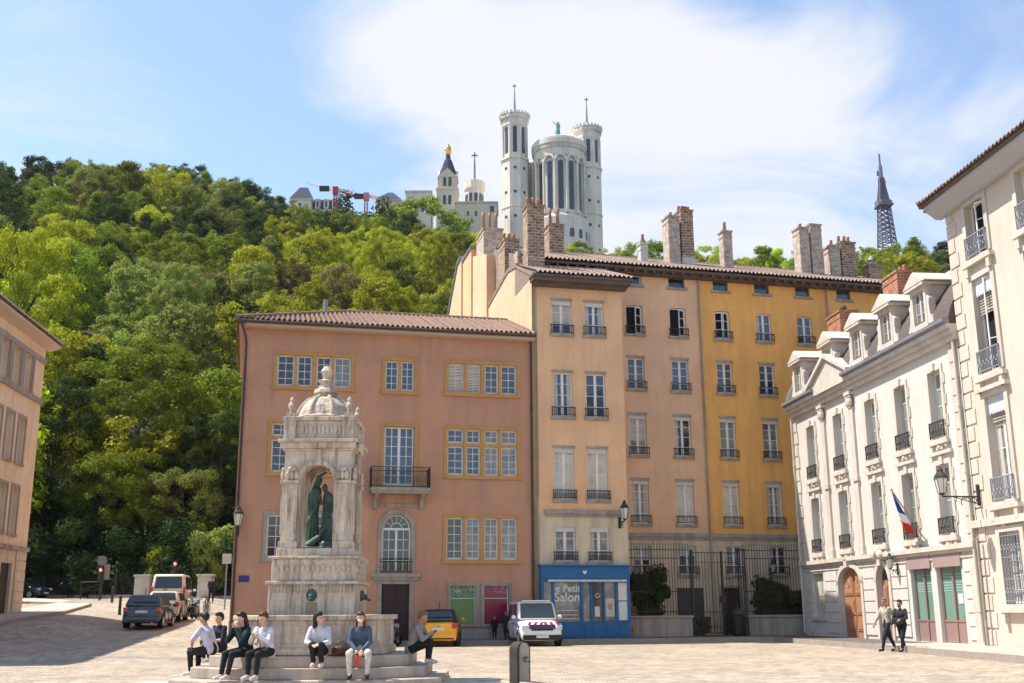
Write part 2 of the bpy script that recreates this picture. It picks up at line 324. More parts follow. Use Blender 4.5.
# ---------------------------------------------------------------- building helpers
def wall(parent, m, x0, x1, z0, z1, holes=(), depth=.22, D=None, name='wall', archs=()):
    """front sheet at y=0 with real openings and reveals; with D also the side and back walls"""
    xs = sorted({x0, x1} | {round(h[i], 3) for h in holes for i in (0, 1)}); zs = sorted({z0, z1} | {round(h[i], 3) for h in holes for i in (2, 3)})
    b = MB()
    for i in range(len(xs)-1):
        for j in range(len(zs)-1):
            cx = (xs[i]+xs[i+1])/2; cz = (zs[j]+zs[j+1])/2
            if any(h[0] < cx < h[1] and h[2] < cz < h[3] for h in holes): continue
            b.add([(xs[i],0,zs[j]),(xs[i+1],0,zs[j]),(xs[i+1],0,zs[j+1]),(xs[i],0,zs[j+1])], [(0,1,2,3)])
    for h in holes:
        a, c, p, q = [round(t, 3) for t in h[:4]]; d = depth
        b.add([(a,0,p),(c,0,p),(c,0,q),(a,0,q),(a,d,p),(c,d,p),(c,d,q),(a,d,q)], [(0,4,5,1),(1,5,6,2),(2,6,7,3),(3,7,4,0)])
    for (a, c, zs_, zt) in archs:    # spandrels that round the head of an opening
        n = 8; r = (c-a)/2; cx = (a+c)/2
        for s in (-1, 1):
            pts = [(cx+s*r, zt)]+[(cx+s*r*math.cos(t), zs_+(zt-zs_)*math.sin(t)) for t in [math.pi/2*k/n for k in range(n+1)]]
            b.prism(pts, 'y', .006, depth-.004)
    if D:
        b.add([(x0,0,z0),(x0,D,z0),(x0,D,z1),(x0,0,z1)], [(0,3,2,1)]); b.add([(x1,0,z0),(x1,D,z0),(x1,D,z1),(x1,0,z1)], [(0,1,2,3)])
        b.add([(x0,D,z0),(x1,D,z0),(x1,D,z1),(x0,D,z1)], [(0,3,2,1)])
    return b.build(name, m, parent, fix=False)
CA = {}
def cached(key, fn):
    if key not in CA: CA[key] = fn()
    return CA[key]
def setm(o, m):
    if not o.data.materials: o.data.materials.append(m)
    elif o.data.materials[0] != m: o.data = o.data.copy(); o.data.materials[0] = m
    return o
def frame_mesh(w, h, rows, leaves=2, arch=False, split=None, t=.07):
    def f():
        b = MB(); y0, y1 = -.03, .03
        b.box(-w/2, -w/2+t, y0, y1, 0, h).box(w/2-t, w/2, y0, y1, 0, h).box(-w/2+t, w/2-t, y0, y1, 0, t*1.3).box(-w/2+t, w/2-t, y0, y1, h-t, h)
        if leaves == 2: b.box(-.065, .065, y0-.012, y1, t*1.3, h-t)
        if split: b.box(-w/2+t, w/2-t, y0-.01, y1, h*split-.035, h*split+.035)
        for k in range(1, rows):
            z = h*k/rows; b.box(-w/2+t, w/2-t, -.016, .02, z-.014, z+.014)
        if leaves == 1: b.box(-.014, .014, -.018, .018, t, h-t)
        if leaves == 4:
            for x in (-w/4, 0, w/4): b.box(x-.02, x+.02, -.02, .02, t, h-t)
        if w > .8 and leaves == 2:
            for x in (-w/4-.01, w/4+.01):
                b.box(x-.012, x+.012, -.014, .018, t*1.3, h-t) if w > 1.3 else None
        return b.mesh('window_frame')
    return cached(('fr', round(w, 2), round(h, 2), rows, leaves, split), f)
def rail_mesh(w, h, style='bars', d=.12):
    def f():
        b = MB(); x0, x1 = -w/2, w/2; y = -d
        b.box(x0, x1, y-.02, y+.02, h-.045, h).box(x0, x1, y-.012, y+.012, .06, .09)
        if style == 'cast': b.box(x0, x1, y-.012, y+.012, h*.62, h*.66)
        for s in (x0, x1-.03): b.box(s, s+.03, y+.02, 0, h-.04, h-.01).box(s, s+.03, y-.02, y+.02, 0, h).box(s, s+.03, y+.02, 0, .06, .09)
        n = max(4, int(w/.105))
        for k in range(1, n):
            x = x0+w*k/n; b.box(x-.009, x+.009, y-.009, y+.009, .09, h-.04)
        if style in ('cast', 'scroll'):
            m = max(2, int(w/.22)); r = min(w/m/2, h*.3)*.8
            for k in range(m):
                x = x0+w*(k+.5)/m; b.torus((x, y-.012, h*.42), r, .011, 'y', 12, 4); b.torus((x, y-.012, h*.42), r*.5, .01, 'y', 10, 4)
        return b.mesh('railing')
    return cached(('rl', round(w, 2), round(h, 2), style, d), f)
WR = random.Random(21); M['curtain'] = mat('curtain_cloth', (.55, .51, .45), .85, (.36, .33, .29), 9, stretch=(3, 1, .2))
def window(bld, x, z, w, h, rows=4, pane='glass', rail='bars', valance=0, sill=True, depth=.16, frame='frame', leaves=2, open_=False, railm='iron', railh=.5, split=None, name='window', lintel=None, rl=.06):
    f = setm(link(name, frame_mesh(w, h, rows, leaves, split=split) if not open_ else cached(('of', round(w,2), round(h,2)), lambda: MB().box(-w/2,-w/2+.06,-.03,.03,0,h).box(w/2-.06,w/2,-.03,.03,0,h).box(-w/2,w/2,-.03,.03,h-.06,h).mesh('open_frame')), bld, (x, depth, z)), M[frame])
    pm = cached(('pn', round(w, 2), round(h, 2)), lambda: MB().box(-w/2-.02, w/2+.02, .0, .012, -.02, h+.02).mesh('pane'))
    if open_:
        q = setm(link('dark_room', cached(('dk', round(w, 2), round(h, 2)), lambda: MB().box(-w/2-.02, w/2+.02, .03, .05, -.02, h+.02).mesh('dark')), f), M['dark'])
        lw = w/2-.04
        for s in (-1, 1):
            if open_ == 'right' and s < 0: continue
            me = cached(('lf', round(lw, 2), round(h, 2)), lambda: (lambda b: b.box(0, .05, -.02, .02, 0, h-.08).box(lw-.05, lw, -.02, .02, 0, h-.08).box(.05, lw-.05, -.02, .02, 0, .07).box(.05, lw-.05, -.02, .02, h-.15, h-.08).box(.05, lw-.05, -.012, .012, h*.33-.015, h*.33+.015).box(.05, lw-.05, -.012, .012, h*.64-.015, h*.64+.015))(MB()).mesh('casement'))
            c = setm(link('casement', me, f, (s*(w/2-.06), -.02, .02), R(205 if s > 0 else -25)), M[frame])
    else:
        setm(link('pane', pm, f, (0, .004, 0)), M[pane if isinstance(pane, str) else 'glass'])
    if pane in ('glass', 'glassm', 'glassd') and h > 1.2 and not open_:
        q_ = WR.random()
        if q_ < .22:
            hb2 = h*WR.choice((.3, .45, .6)); setm(link('blind', cached(('bl', round(w, 2), round(hb2, 2)), lambda: MB().box(-w/2+.06, w/2-.06, -.006, .002, -hb2, 0).mesh('blind')), f, (0, 0, h-.06)), M['curtain'])
        elif q_ < .5:
            for s_ in (-1, 1):
                if q_ > .42 and s_ > 0: continue
                cw = w*.2; setm(link('curtain', cached(('cu', round(cw, 2), round(h, 2)), lambda: MB().box(-cw/2, cw/2, -.006, .002, 0, h-.12).mesh('curtain')), f, (s_*(w/2-.07-cw/2), 0, .06)), M['curtain'])
    if sill: setm(link('sill', cached(('si', round(w, 2)), lambda: MB().box(-w/2-.12, w/2+.12, -.1, .03, -.13, 0).mesh('sill')), f, (0, -depth+.0, -.0)), M['trimg' if sill is True else sill])
    if rail: setm(link('railing', rail_mesh(w+.16, railh, rail), f, (0, -depth, .02)), M[railm])
    if valance: setm(link('valance', cached(('va', round(w, 2), valance), lambda: MB().box(-w/2+.01, w/2-.01, -.11, -.06, -valance, .03).mesh('valance')), f, (0, 0, h)), M['valance'])
    if lintel: setm(link('lintel', cached(('li', round(w, 2), lintel), lambda: MB().box(-w/2-.06, w/2+.06, -.035, .05, 0, lintel).mesh('lintel')), f, (0, -depth, h+.002)), M['trimg'])
    return f
def tiles(parent, x0, x1, y0, z0, y1, z1, m, hipL=0, hipR=0, pitch=.235, name='roof', back=None, rows=16, amp=.062):
    """rows of clay pan tiles on the front slope; hips run at hipL/hipR metres of x for the full slope"""
    b = MB(); n = int((x1-x0)/pitch); seg = 5; L = math.hypot(y1-y0, z1-z0)
    for i in range(n):
        xa = x0+(x1-x0)*i/n; xm = xa+pitch/2
        t1 = 1.0
        if hipL: t1 = min(t1, (xm-x0)/hipL)
        if hipR: t1 = min(t1, (x1-xm)/hipR)
        if t1 <= .02: continue
        nr = max(1, round(rows*t1))
        jit = rng.uniform(-.012, .012)
        prev = None
        for j in range(nr+1):
            for lift in ((0,) if j == 0 else ((.0, .028) if j < nr else (0,))):
                t = t1*j/nr; row = []
                for k in range(seg+1):
                    u = k/seg; hgt = amp*math.cos(2*math.pi*u)+(.022 if (lift or j == 0) else 0)+jit
                    row.append((xa+u*(x1-x0)/n, y0+(y1-y0)*t, z0+(z1-z0)*t+hgt))
                if prev: b.add(prev+row, [(k, k+1, seg+2+k, seg+1+k) for k in range(seg)])
                prev = row
    # underside, other slopes
    xl = x0+hipL; xr = x1-hipR; yb = back if back else 2*y1-y0; e = -.07
    b.add([(x0,y0,z0+e),(x1,y0,z0+e),(xr,y1,z1+e),(xl,y1,z1+e),(x0,yb,z0+e),(x1,yb,z0+e)], [(0,1,2,3),(4,3,2,5),(0,3,4),(1,5,2)])
    o = b.build(name, m, parent, fix=False)
    c = MB(); k = 0
    def cap(p, q):
        p = Vector(p); q = Vector(q); d = (q-p); nn = max(1, int(d.length/.34))
        for i in range(nn): c.bar(p+d*i/nn, p+d*(i+1.12)/nn, .12, .095, n=8)
    cap((xl, y1, z1+.02), (xr, y1, z1+.02))
    if hipL: cap((x0, y0, z0+.03), (xl, y1, z1+.02))
    if hipR: cap((x1, y0, z0+.03), (xr, y1, z1+.02))
    c.build('ridge_tiles', m, o)
    return o
def chimney(bld_frame, x, z0, z1, wx, wy, y, m, label, pots=2, potm='pot', capm=None, group=None, cap=True, cowl=False, white=0, poth=.55, parent=None):
    """a stack is part of its house"""
    b = MB(); b.box(-wx/2, wx/2, -wy/2, wy/2, z0-z1, 0)
    o = b.build('chimney', m, parent, loc=(x, y, z1)); o['label'] = label
    if cap: MB().box(-wx/2-.05, wx/2+.05, -wy/2-.05, wy/2+.05, .0, .1).box(-wx/2-.025, wx/2+.025, -wy/2-.025, wy/2+.025, -.34, -.28).build('chimney_cap', m if capm is None else M[capm], o)
    if white: MB().box(-wx/2-.03, wx/2+.03, -wy/2-.03, wy/2+.03, z0-z1, z0-z1+white).build('render_skirt', M['valance'], o)
    for k in range(pots):
        xx = (k+.5)/pots*wx-wx/2
        MB().lathe([(.10, .12), (.12, .2), (.085, .12+poth*.8), (.11, .12+poth)], (xx, random.uniform(-.05, .05), 0), 10).build('chimney_pot', M[potm], o, smooth=True)
    if cowl: MB().lathe([(.16, .1), (.16, .45), (.22, .46), (.05, .75)], (0, 0, 0), 10).build('cowl', M['zinc'], o)
    return o
def downpipe(bld, x, z0, z1, m='pipe', y=-.1, r=.055):
    b = MB().bar((x, y, z0), (x, y, z1), r, n=8)
    for k in range(int((z1-z0)/2.4)): b.bar((x, y, z0+1+k*2.4), (x, y, z0+1.08+k*2.4), r*1.35, n=8)
    return b.build('drainpipe', M[m], bld)

# ================================================================ SETTING
def sheet(name, poly_fn, m, dz=0, x0=-60, x1=60, y0=-20, y1=82, step=1.0, inside=None):
    xs = np.arange(x0, x1+1e-6, step); ys = np.arange(y0, y1+1e-6, step); v = [(x, y, gz(x, y)+dz) for y in ys for x in xs]; f = []
    nx = len(xs)
    for j in range(len(ys)-1):
        for i in range(nx-1):
            f.append((j*nx+i, j*nx+i+1, (j+1)*nx+i+1, (j+1)*nx+i))
    me = bpy.data.meshes.new(name); me.from_pydata(v, [], f); me.shade_smooth(); o = bpy.data.objects.new(name, me); COL.objects.link(o); me.materials.append(m); o['kind'] = 'structure'; return o
sheet('cobbled_square', None, M['cobble'])
def strip(name, left, right, m, dz, kerb=0, n=60, kind='structure', side=None):
    """surface between two polylines (lists of x,y), following the ground; optional kerb face on the left polyline"""
    def samp(pl, t):
        pl = [Vector((a, b)) for a, b in pl]; L = [(pl[i+1]-pl[i]).length for i in range(len(pl)-1)]; s = t*sum(L)
        for i, l in enumerate(L):
            if s <= l or i == len(L)-1: return pl[i]+(pl[i+1]-pl[i])*(s/l)
            s -= l
    b = MB(); P = [(samp(left, i/n), samp(right, i/n)) for i in range(n+1)]; K = 12
    for i in range(n):
        q = []
        for (l, r) in (P[i], P[i+1]):
            q.append([(l.x+(r.x-l.x)*k/K, l.y+(r.y-l.y)*k/K) for k in range(K+1)])
        for k in range(K):
            pts = [q[0][k], q[0][k+1], q[1][k+1], q[1][k]]
            b.add([(x, y, gz(x, y)+dz) for x, y in pts], [(0, 1, 2, 3)])
        if kerb:
            pts = [q[0][0], q[1][0]]
            b.add([(x, y, gz(x, y)+z) for x, y in pts for z in (-.05, dz)], [(0, 1, 3, 2)])
    o = b.build(name, m, fix=True); o['kind'] = kind
    if kerb:
        c = MB()
        for i in range(n):
            for pa, pb in ((P[i], P[i+1]),):
                a, a2 = pa[0], pb[0]; d = (pa[1]-pa[0]).normalized()*.2; e = (pb[1]-pb[0]).normalized()*.2
                a_, a2_ = a-d*.1, a2-e*.1
                v = [(a_.x, a_.y), (a2_.x, a2_.y), (a2.x+e.x, a2.y+e.y), (a.x+d.x, a.y+d.y)]
                c.add([(x, y, gz(x, y)-.05) for x, y in v]+[(x, y, gz(x, y)+dz+.006) for x, y in v], [(4, 5, 6, 7), (0, 1, 5, 4), (3, 7, 6, 2), (0, 4, 7, 3), (1, 2, 6, 5)])
        k = c.build('kerb', M['kerb']); k['kind'] = 'structure'
    return o
_s = atY(535, 600, 52); S = Frame(_s[0], 52, 13.37)
_o = atY(625, 600, 57.5); O = Frame(_o[0], 57.5, 14.6)
RF = Frame(14.453, 56.114, -84.2)
LF = Frame(-24.48, 56.0, 95.8)
# pavement in front of the back row, then along the right-hand houses
def P2(fr, x, y): q = fr.w(x, y, 0); return (q[0], q[1])
strip('pavement', [P2(S, -12.4, -1.5), P2(S, 4.6, -1.7), P2(S, 10.2, -1.5), (11.9, 52.2), (13.0, 42), (13.6, 30), (14.4, 18), (15.5, 5)],
      [P2(S, -13.2, .1), P2(S, 4.6, 3.5), P2(S, 11.0, 3.5), P2(RF, 0, .1), P2(RF, 14, .1), P2(RF, 26, .1), P2(RF, 38, .1), P2(RF, 51, .1)], M['asph'], .19, kerb=1, n=90)
strip('light_paving', [(13.13, 41.5), (13.62, 30), (14.42, 18), (15.55, 5)], [(15.9, 42), (17.0, 30), (18, 18), (19, 5)], M['slab'], .2, n=40)
# left-hand street: worn grey cobbles, raised pavement with kerb before the peach house
strip('left_pavement', [(-17.6, 4), (-20.0, 30), (-21.4, 46), (-22.2, 56), (-24.6, 66), (-30, 70), (-42, 71)], [(-20, 4), (-22.6, 30), (-24.4, 46), (-25.6, 56), (-28, 72), (-34, 78), (-44, 79)], M['slab'], .14, kerb=1, n=60)
strip('smooth_paving', [(-9.2, 6), (-9.0, 17.5), (-8.6, 20.5), (-7.2, 21.6)], [(9, 6), (2.4, 19), (1.2, 21.2), (.4, 22.5)], M['slab'], .004, n=40)
strip('fountain_paving', [(-8.4, 21.2), (-8.0, 25)], [(.5, 22), (-.6, 25.6)], M['slab'], .008, n=12)
b = MB()
for (x0, y0), (x1, y1) in [((-15.6, 36.6), (-6.5, 35.2)), ((-15.6, 36.6), (-16.4, 39.2)), ((-16.4, 39.2), (-14.3, 46))]:
    b.bar((x0, y0, gz(x0, y0)+.0), (x1, y1, gz(x1, y1)+.0), .055, n=4)
kb = b.build('street_edge_kerb', M['kerb']); kb['kind'] = 'structure'

# hill
EL = [(-90, 8), (-55, 14), (-35, 20.4), (-26.5, 21.2), (-22, 21.9), (-16.8, 21.9), (-11.5, 20.9), (-6, 19.7), (0, 19.2), (7, 18.3), (20, 17.4), (32, 17), (60, 12), (90, 6)]
def elev(a): return float(np.interp(a, [e[0] for e in EL], [e[1] for e in EL]))
RR = 300.
def hz(x, y):
    r = math.hypot(x, y); a = math.degrees(math.atan2(x, y)); zr = RR*math.tan(R(elev(a)))-9
    t = min(1, max(0, (r-86)/(RR-86))); base = 2.0 if a < 0 else .3
    z = base+(zr-base)*(t**1.04) + 2.2*math.sin(x*.05+1)*math.sin(y*.043)*t
    if r > RR: z += (r-RR)*.035*max(0, 1-(r-RR)/700)
    return z
b = []; fs = []; AZ = np.arange(-90, 90.1, 1.5); RS = [70, 78, 86]+list(range(96, 300, 10))+[300, 320, 350, 400, 480, 600, 900, 1500, 2600]
for r in RS:
    for a in AZ:
        x, y = r*math.sin(R(a)), r*math.cos(R(a)); b.append((x, y, (hz(x, y) if r > 86 else (2.0 if r > 80 else -.6) if a < -8 else -.6)))
na = len(AZ)
for j in range(len(RS)-1):
    for i in range(na-1): fs.append((j*na+i, j*na+i+1, (j+1)*na+i+1, (j+1)*na+i))
me = bpy.data.meshes.new('hillside'); me.from_pydata(b, [], fs); me.shade_smooth(); me.materials.append(M['earth']); hill = bpy.data.objects.new('hillside', me); COL.objects.link(hill); hill['kind'] = 'structure'
g = MB().add([(-3000, -3000, -.7), (3000, -3000, -.7), (3000, 3000, -.7), (-3000, 3000, -.7)], [(0, 1, 2, 3)]).build('ground', M['asph'], fix=False); g['kind'] = 'structure'

# ================================================================ SALMON HOUSE
def bld(fr, name, label, cat='house'): return empty(name, (fr.o[0], fr.o[1], 0), R(fr.deg), label, cat)
sal = bld(S, 'townhouse', 'salmon pink townhouse with ochre window surrounds and hipped tile roof, behind the fountain')
g1 = [(-12.08,-11.42),(-11.26,-10.6),(-10.16,-9.5),(-9.32,-8.68)]
holes = [(-12.23+.0, -8.55, 11.45, 13.09), (-7.27, -5.6, 11.42, 13.05), (-4.29, -.64, 11.44, 13.06), (-12.33, -8.6, 7.5, 9.92), (-7.2, -5.6, 7.03, 9.85), (-4.31, -.64, 7.54, 9.9),
         (-12.36, -8.6, 3.72, 5.8), (-7.1, -5.8, 3.2, 5.74), (-4.32, -.66, 3.68, 5.78), (-7.07, -5.82, .1, 2.63), (-3.97, -2.77, .87, 2.54), (-2.4, -1.25, .87, 2.54)]
wall(sal, M['salmon'], -13.6, 0, -.6, 14.25, holes, D=11, archs=[(-7.1, -5.8, 5.09, 5.74)])
def mullioned(parent, x0, x1, z0, z1, cols, rows2=None, m='ochre', panes=None, gap=.30, nrow=4, wide=None, edge=.16):
    """stone surround with mullions (and a transom); every light gets its own frame and pane"""
    b = MB(); n = cols; t = edge; y0, y1 = -.045, .17
    b.box(x0, x0+t, y0, y1, z0, z1).box(x1-t, x1, y0, y1, z0, z1).box(x0+t, x1-t, y0, y1, z1-t, z1).box(x0-.05, x1+.05, y0-.05, y1, z0-.14, z0+.04)
    mid = [ .13 if (k != n/2 or n < 4) else .20 for k in range(n+1)]
    lights = []; cell = (x1-x0-2*t)/n
    for k in range(1, n):
        xc = x0+t+cell*k; b.box(xc-mid[k]/2, xc+mid[k]/2, y0+.015, y1, z0+.04, z1-t)
    zt = None
    if rows2: zt = z0+(z1-z0)*rows2; b.box(x0+t, x1-t, y0+.03, y1-.002, zt-.07, zt+.07)
    o = b.build('window', M[m], parent)
    for k in range(n):
        a = x0+t+cell*k+(mid[k]/2 if k else 0); c = x0+t+cell*(k+1)-(mid[k+1]/2 if k < n-1 else 0)
        for r, (p, q) in enumerate([(z0+.04, z1-t)] if not zt else [(z0+.04, zt-.07), (zt+.07, z1-t)]):
            f = setm(link('light_frame', frame_mesh(c-a, q-p, nrow if r == 0 else 2, 1), o, ((a+c)/2, .15, p)), M['frame'])
            pn = panes[k] if panes else 'glass'
            if pn == 'shutter':
                s = MB(); hh = q-p
                for i in range(int(hh/.075)): s.fru((-(c-a)/2+.04, (c-a)/2-.04, -.04, -.01, .04+i*.075), (-(c-a)/2+.04, (c-a)/2-.04, -.07, -.055, .08+i*.075))
                s.build('louvre', M['frame'], o, loc=((a+c)/2, .15, p)); pn = 'glassd'
            setm(link('pane', cached(('pn', round(c-a, 2), round(q-p, 2)), lambda: MB().box(-(c-a)/2-.02, (c-a)/2+.02, 0, .012, -.02, q-p+.02).mesh('pane')), o, ((a+c)/2, .155, p)), M[pn])
    return o
mullioned(sal, -12.23, -8.55, 11.45, 13.09, 4, panes=['glassd','glassd','glassd','glassm'])
mullioned(sal, -7.27, -5.6, 11.42, 13.05, 2)
mullioned(sal, -4.29, -.64, 11.44, 13.06, 4, panes=['shutter','shutter','glass','glass'])
mullioned(sal, -12.33, -8.6, 7.5, 9.92, 4, .66, panes=['glassd','glassd','glassd','glassd'])
mullioned(sal, -4.31, -.64, 7.54, 9.9, 4, .62, panes=['glass','glass','glassm','glassm'])
mullioned(sal, -12.36, -8.6, 3.72, 5.8, 4, m='trimg', panes=['glassd','glassd','glassd','glassd'])
mullioned(sal, -4.32, -.66, 3.68, 5.78, 4, panes=['glassd','glassm','glassm','glassm'], nrow=5)
fw = MB().box(-7.27, -7.1, -.045, .17, 7.03, 9.92).box(-5.7, -5.53, -.045, .17, 7.03, 9.92).box(-7.1, -5.7, -.045, .17, 9.76, 9.92).build('french_window', M['ochre'], sal)
setm(link('light_frame', frame_mesh(1.36, 2.7, 6, 2), fw, (-6.4, .15, 7.05)), M['frame']); setm(link('light_frame', frame_mesh(1.36, 2.7, 6, 4, t=.03), fw, (-6.4, .152, 7.05)), M['frame'])
MB().box(-7.1, -5.7, .16, .18, 7.0, 9.8).build('pane', M['glass'], fw)
# balcony
bal = MB().box(-7.75, -5.05, -.95, -.002, 6.72, 6.86).box(-7.7, -5.1, -.9, -.002, 6.6, 6.72).build('balcony', M['trimg'], sal)
rb = MB()
def railing3(b, pts, z, h, dx=.1, r=.009):
    for (p, q) in zip(pts[:-1], pts[1:]):
        d = math.hypot(q[0]-p[0], q[1]-p[1]); n = max(1, int(d/dx))
        for zz_ in (z+.06, z+h*.8, z+h): b.bar((*p, zz_), (*q, zz_), .016, n=4)
        for k in range(n+1): b.bar((p[0]+(q[0]-p[0])*k/n, p[1]+(q[1]-p[1])*k/n, z), (p[0]+(q[0]-p[0])*k/n, p[1]+(q[1]-p[1])*k/n, z+h), r, n=4)
        for k in range(max(1, n//3)):
            t = (k+.5)/max(1, n//3); c = (p[0]+(q[0]-p[0])*t, p[1]+(q[1]-p[1])*t, z+h*.4); b.torus(c, .1, .01, 'y' if abs(q[0]-p[0]) > .1 else 'x', 10, 4)
railing3(rb, [(-7.72, -.02), (-7.72, -.92), (-5.08, -.92), (-5.08, -.02)], 6.86, .92); rb.build('railing', M['iron'], bal)
for x in (-7.45, -5.35): MB().prism([(-.8, 6.6), (-.02, 6.6), (-.02, 5.95), (-.14, 5.95), (-.3, 6.35)], 'x', x-.09, x+.09).build('bracket', M['trimg'], bal)
# arched window with stone surround
aw = MB(); a0, a1, zs_, zt_ = -7.1, -5.8, 5.09, 5.74
for s in (a0-.2, a1): aw.box(s, s+.2, -.07, .02, 3.1, 5.1)
n = 12
for k in range(n):
    t0, t1 = math.pi*k/n, math.pi*(k+1)/n; cx = (a0+a1)/2
    p = [(cx+r*math.cos(t), zs_+r*math.sin(t)) for r, t in ((.655, t0), (.86, t0), (.86, t1), (.655, t1))]; aw.prism(p, 'y', -.07, .02)
aw.box(a0-.45, a1+.45, -.16, .0, 2.94, 3.1).box(a0-.38, a1+.38, -.1, 0, 2.8, 2.94).box(a0-.4, a1+.4, -.06, 0, 6.05, 6.2)
aw = aw.build('arched_window', M['trimg'], sal)
fb = MB().box(a0, a0+.07, .1, .16, 3.2, 5.09).box(a1-.07, a1, .1, .16, 3.2, 5.09).box(-6.5, -6.4, .09, .16, 3.2, 5.05).box(a0, a1, .09, .16, 5.02, 5.12)
for z in (3.66, 4.12, 4.58): fb.box(a0, a1, .12, .15, z, z+.03)
for x in (-6.78, -6.12): fb.box(x-.014, x+.014, .12, .15, 3.2, 5.02)
fb.torus((-6.45, .13, 5.1), .6, .04, 'y', 16, 4, 0, math.pi); fb.torus((-6.45, .13, 5.1), .25, .02, 'y', 12, 4, 0, math.pi)
for k in range(1, 6): t = math.pi*k/6; fb.bar((-6.45+.25*math.cos(t), .13, 5.1+.25*math.sin(t)), (-6.45+.6*math.cos(t), .13, 5.1+.6*math.sin(t)), .016, n=4)
fb.build('light_frame', M['frame'], aw); MB().box(a0, a1, .165, .18, 3.15, 5.76).build('pane', M['glassd'], aw)
rb = MB(); railing3(rb, [(a0-.05, -.14), (a1+.05, -.14)], 3.12, .62); rb.build('railing', M['iron'], aw)
d = MB().box(-7.07, -5.82, .12, .2, .1, 2.63).box(-6.47, -6.42, .1, .12, .2, 2.6)
for x in (-6.95, -6.32):
    for z0, z1 in ((.4, 1.1), (1.25, 2.4)): d.box(x, x+.4, .095, .125, z0, z1)
d = d.build('door', M['woodd'], sal); MB().ell((-6.38, .07, 1.3), (.035, .035, .035), 8, 6).build('handle', M['gold'], d)
MB().box(-7.25, -7.07, -.04, .1, .1, 2.8).box(-5.82, -5.64, -.04, .1, .1, 2.8).box(-7.07, -5.82, -.04, .1, 2.63, 2.8).build('door_surround', M['trimg'], sal)
# two poster windows
pgreen = bpy.data.materials.new('green_poster'); ppink = bpy.data.materials.new('pink_poster')
def postermat(m, stops, sc, seed):
    m.use_nodes = True; t = m.node_tree; bs = t.nodes['Principled BSDF']; L = t.links.new; bs.inputs['Roughness'].default_value = .2
    tc = t.nodes.new('ShaderNodeTexCoord'); n = nd(t, 'ShaderNodeTexNoise', Scale=sc, Detail=1.5, Distortion=1.2); mp = nd(t, 'ShaderNodeMapping'); mp.inputs['Location'].default_value = (seed, 0, 0); L(tc.outputs['Object'], mp.inputs[0]); L(mp.outputs[0], n.inputs['Vector'])
    s = t.nodes.new('ShaderNodeSeparateXYZ'); L(tc.outputs['Object'], s.inputs[0])
    f = mth(t, 'ADD', mth(t, 'MULTIPLY', n.outputs[0], .7), mth(t, 'MULTIPLY', s.outputs[2], .42)); f = mth(t, 'SUBTRACT', f, .45)
    cr = t.nodes.new('ShaderNodeValToRGB'); cr.color_ramp.interpolation = 'CONSTANT'; L(f, cr.inputs[0])
    while len(cr.color_ramp.elements) < len(stops): cr.color_ramp.elements.new(.5)
    for e, (p, c) in zip(cr.color_ramp.elements, stops): e.position = p; e.color = (*c, 1)
    L(cr.outputs[0], bs.inputs['Base Color'])
postermat(pgreen, [(0, (.10, .19, .035)), (.40, (.14, .24, .06)), (.50, (.03, .15, .11)), (.58, (.34, .30, .22)), (.66, (.30, .08, .05)), (.74, (.20, .16, .12))], 2.4, 3)
postermat(ppink, [(0, (.24, .012, .045)), (.44, (.30, .02, .07)), (.54, (.38, .13, .16)), (.60, (.27, .02, .06)), (.68, (.26, .19, .15)), (.78, (.14, .11, .10))], 2.2, 9)
for x0, x1, pm in ((-3.97, -2.77, pgreen), (-2.4, -1.25, ppink)):
    s = MB().box(x0-.15, x0, -.04, .15, .87, 2.68).box(x1, x1+.15, -.04, .15, .87, 2.68).box(x0, x1, -.04, .15, 2.54, 2.68).box(x0-.15, x1+.15, -.09, .15, .75, .87).build('display_window', M['trimg'], sal)
    MB().box(x0, x1, 0, .012, 0, 1.67).build('poster', pm, s, loc=(0, .14, .87)); MB().box(x0, x1, .11, .14, 1.98, 2.01).box(x0, x0+.04, .1, .14, .87, 2.54).box(x1-.04, x1, .1, .14, .87, 2.54).build('light_frame', M['frame'], s)
MB().box(-5.5, -.05, -.05, -.002, -.2, .66).build('plinth', M['trimg'], sal); MB().box(-13.62, -7.3, -.05, -.002, .0, 1.1).build('plinth', M['trimg'], sal)
MB().box(-13.85, -.0, -.5, .02, 14.12, 14.3).build('eaves_board', M['eavew'], sal); MB().bar((-13.98, -.62, 14.3), (0, -.62, 14.3), .085, n=8).build('gutter', M['pipe'], sal)
MB().box(-13.85, -13.55, -.5, 11.4, 14.121, 14.299).build('eaves_board', M['eavew'], sal)
tiles(sal, -14.0, -.02, -.62, 14.42, 5.2, 16.55, M['tile'], hipL=5.6)
downpipe(sal, -.1, .2, 14.2); downpipe(sal, -13.5, .6, 13.4); MB().path([(-13.5, -.1, 13.4), (-13.55, -.3, 13.7), (-13.75, -.6, 14.2)], .055).build('drainpipe_elbow', M['pipe'], sal)
MB().bar((-9.6, 6.5, 16), (-9.6, 6.5, 17.5), .12, n=10).build('vent_pipe', M['zinc'], sal)
pq = tag(MB().box(-13.3, -12.85, -.03, -.004, 2.72, 3.0).build('street_plaque', mat('enamel_blue', (.02, .03, .16), .3)), 'small dark blue street name plaque on the left corner of the salmon house', 'plaque')
pq.location = (S.o[0], S.o[1], 0); pq.rotation_euler = (0, 0, R(S.deg))

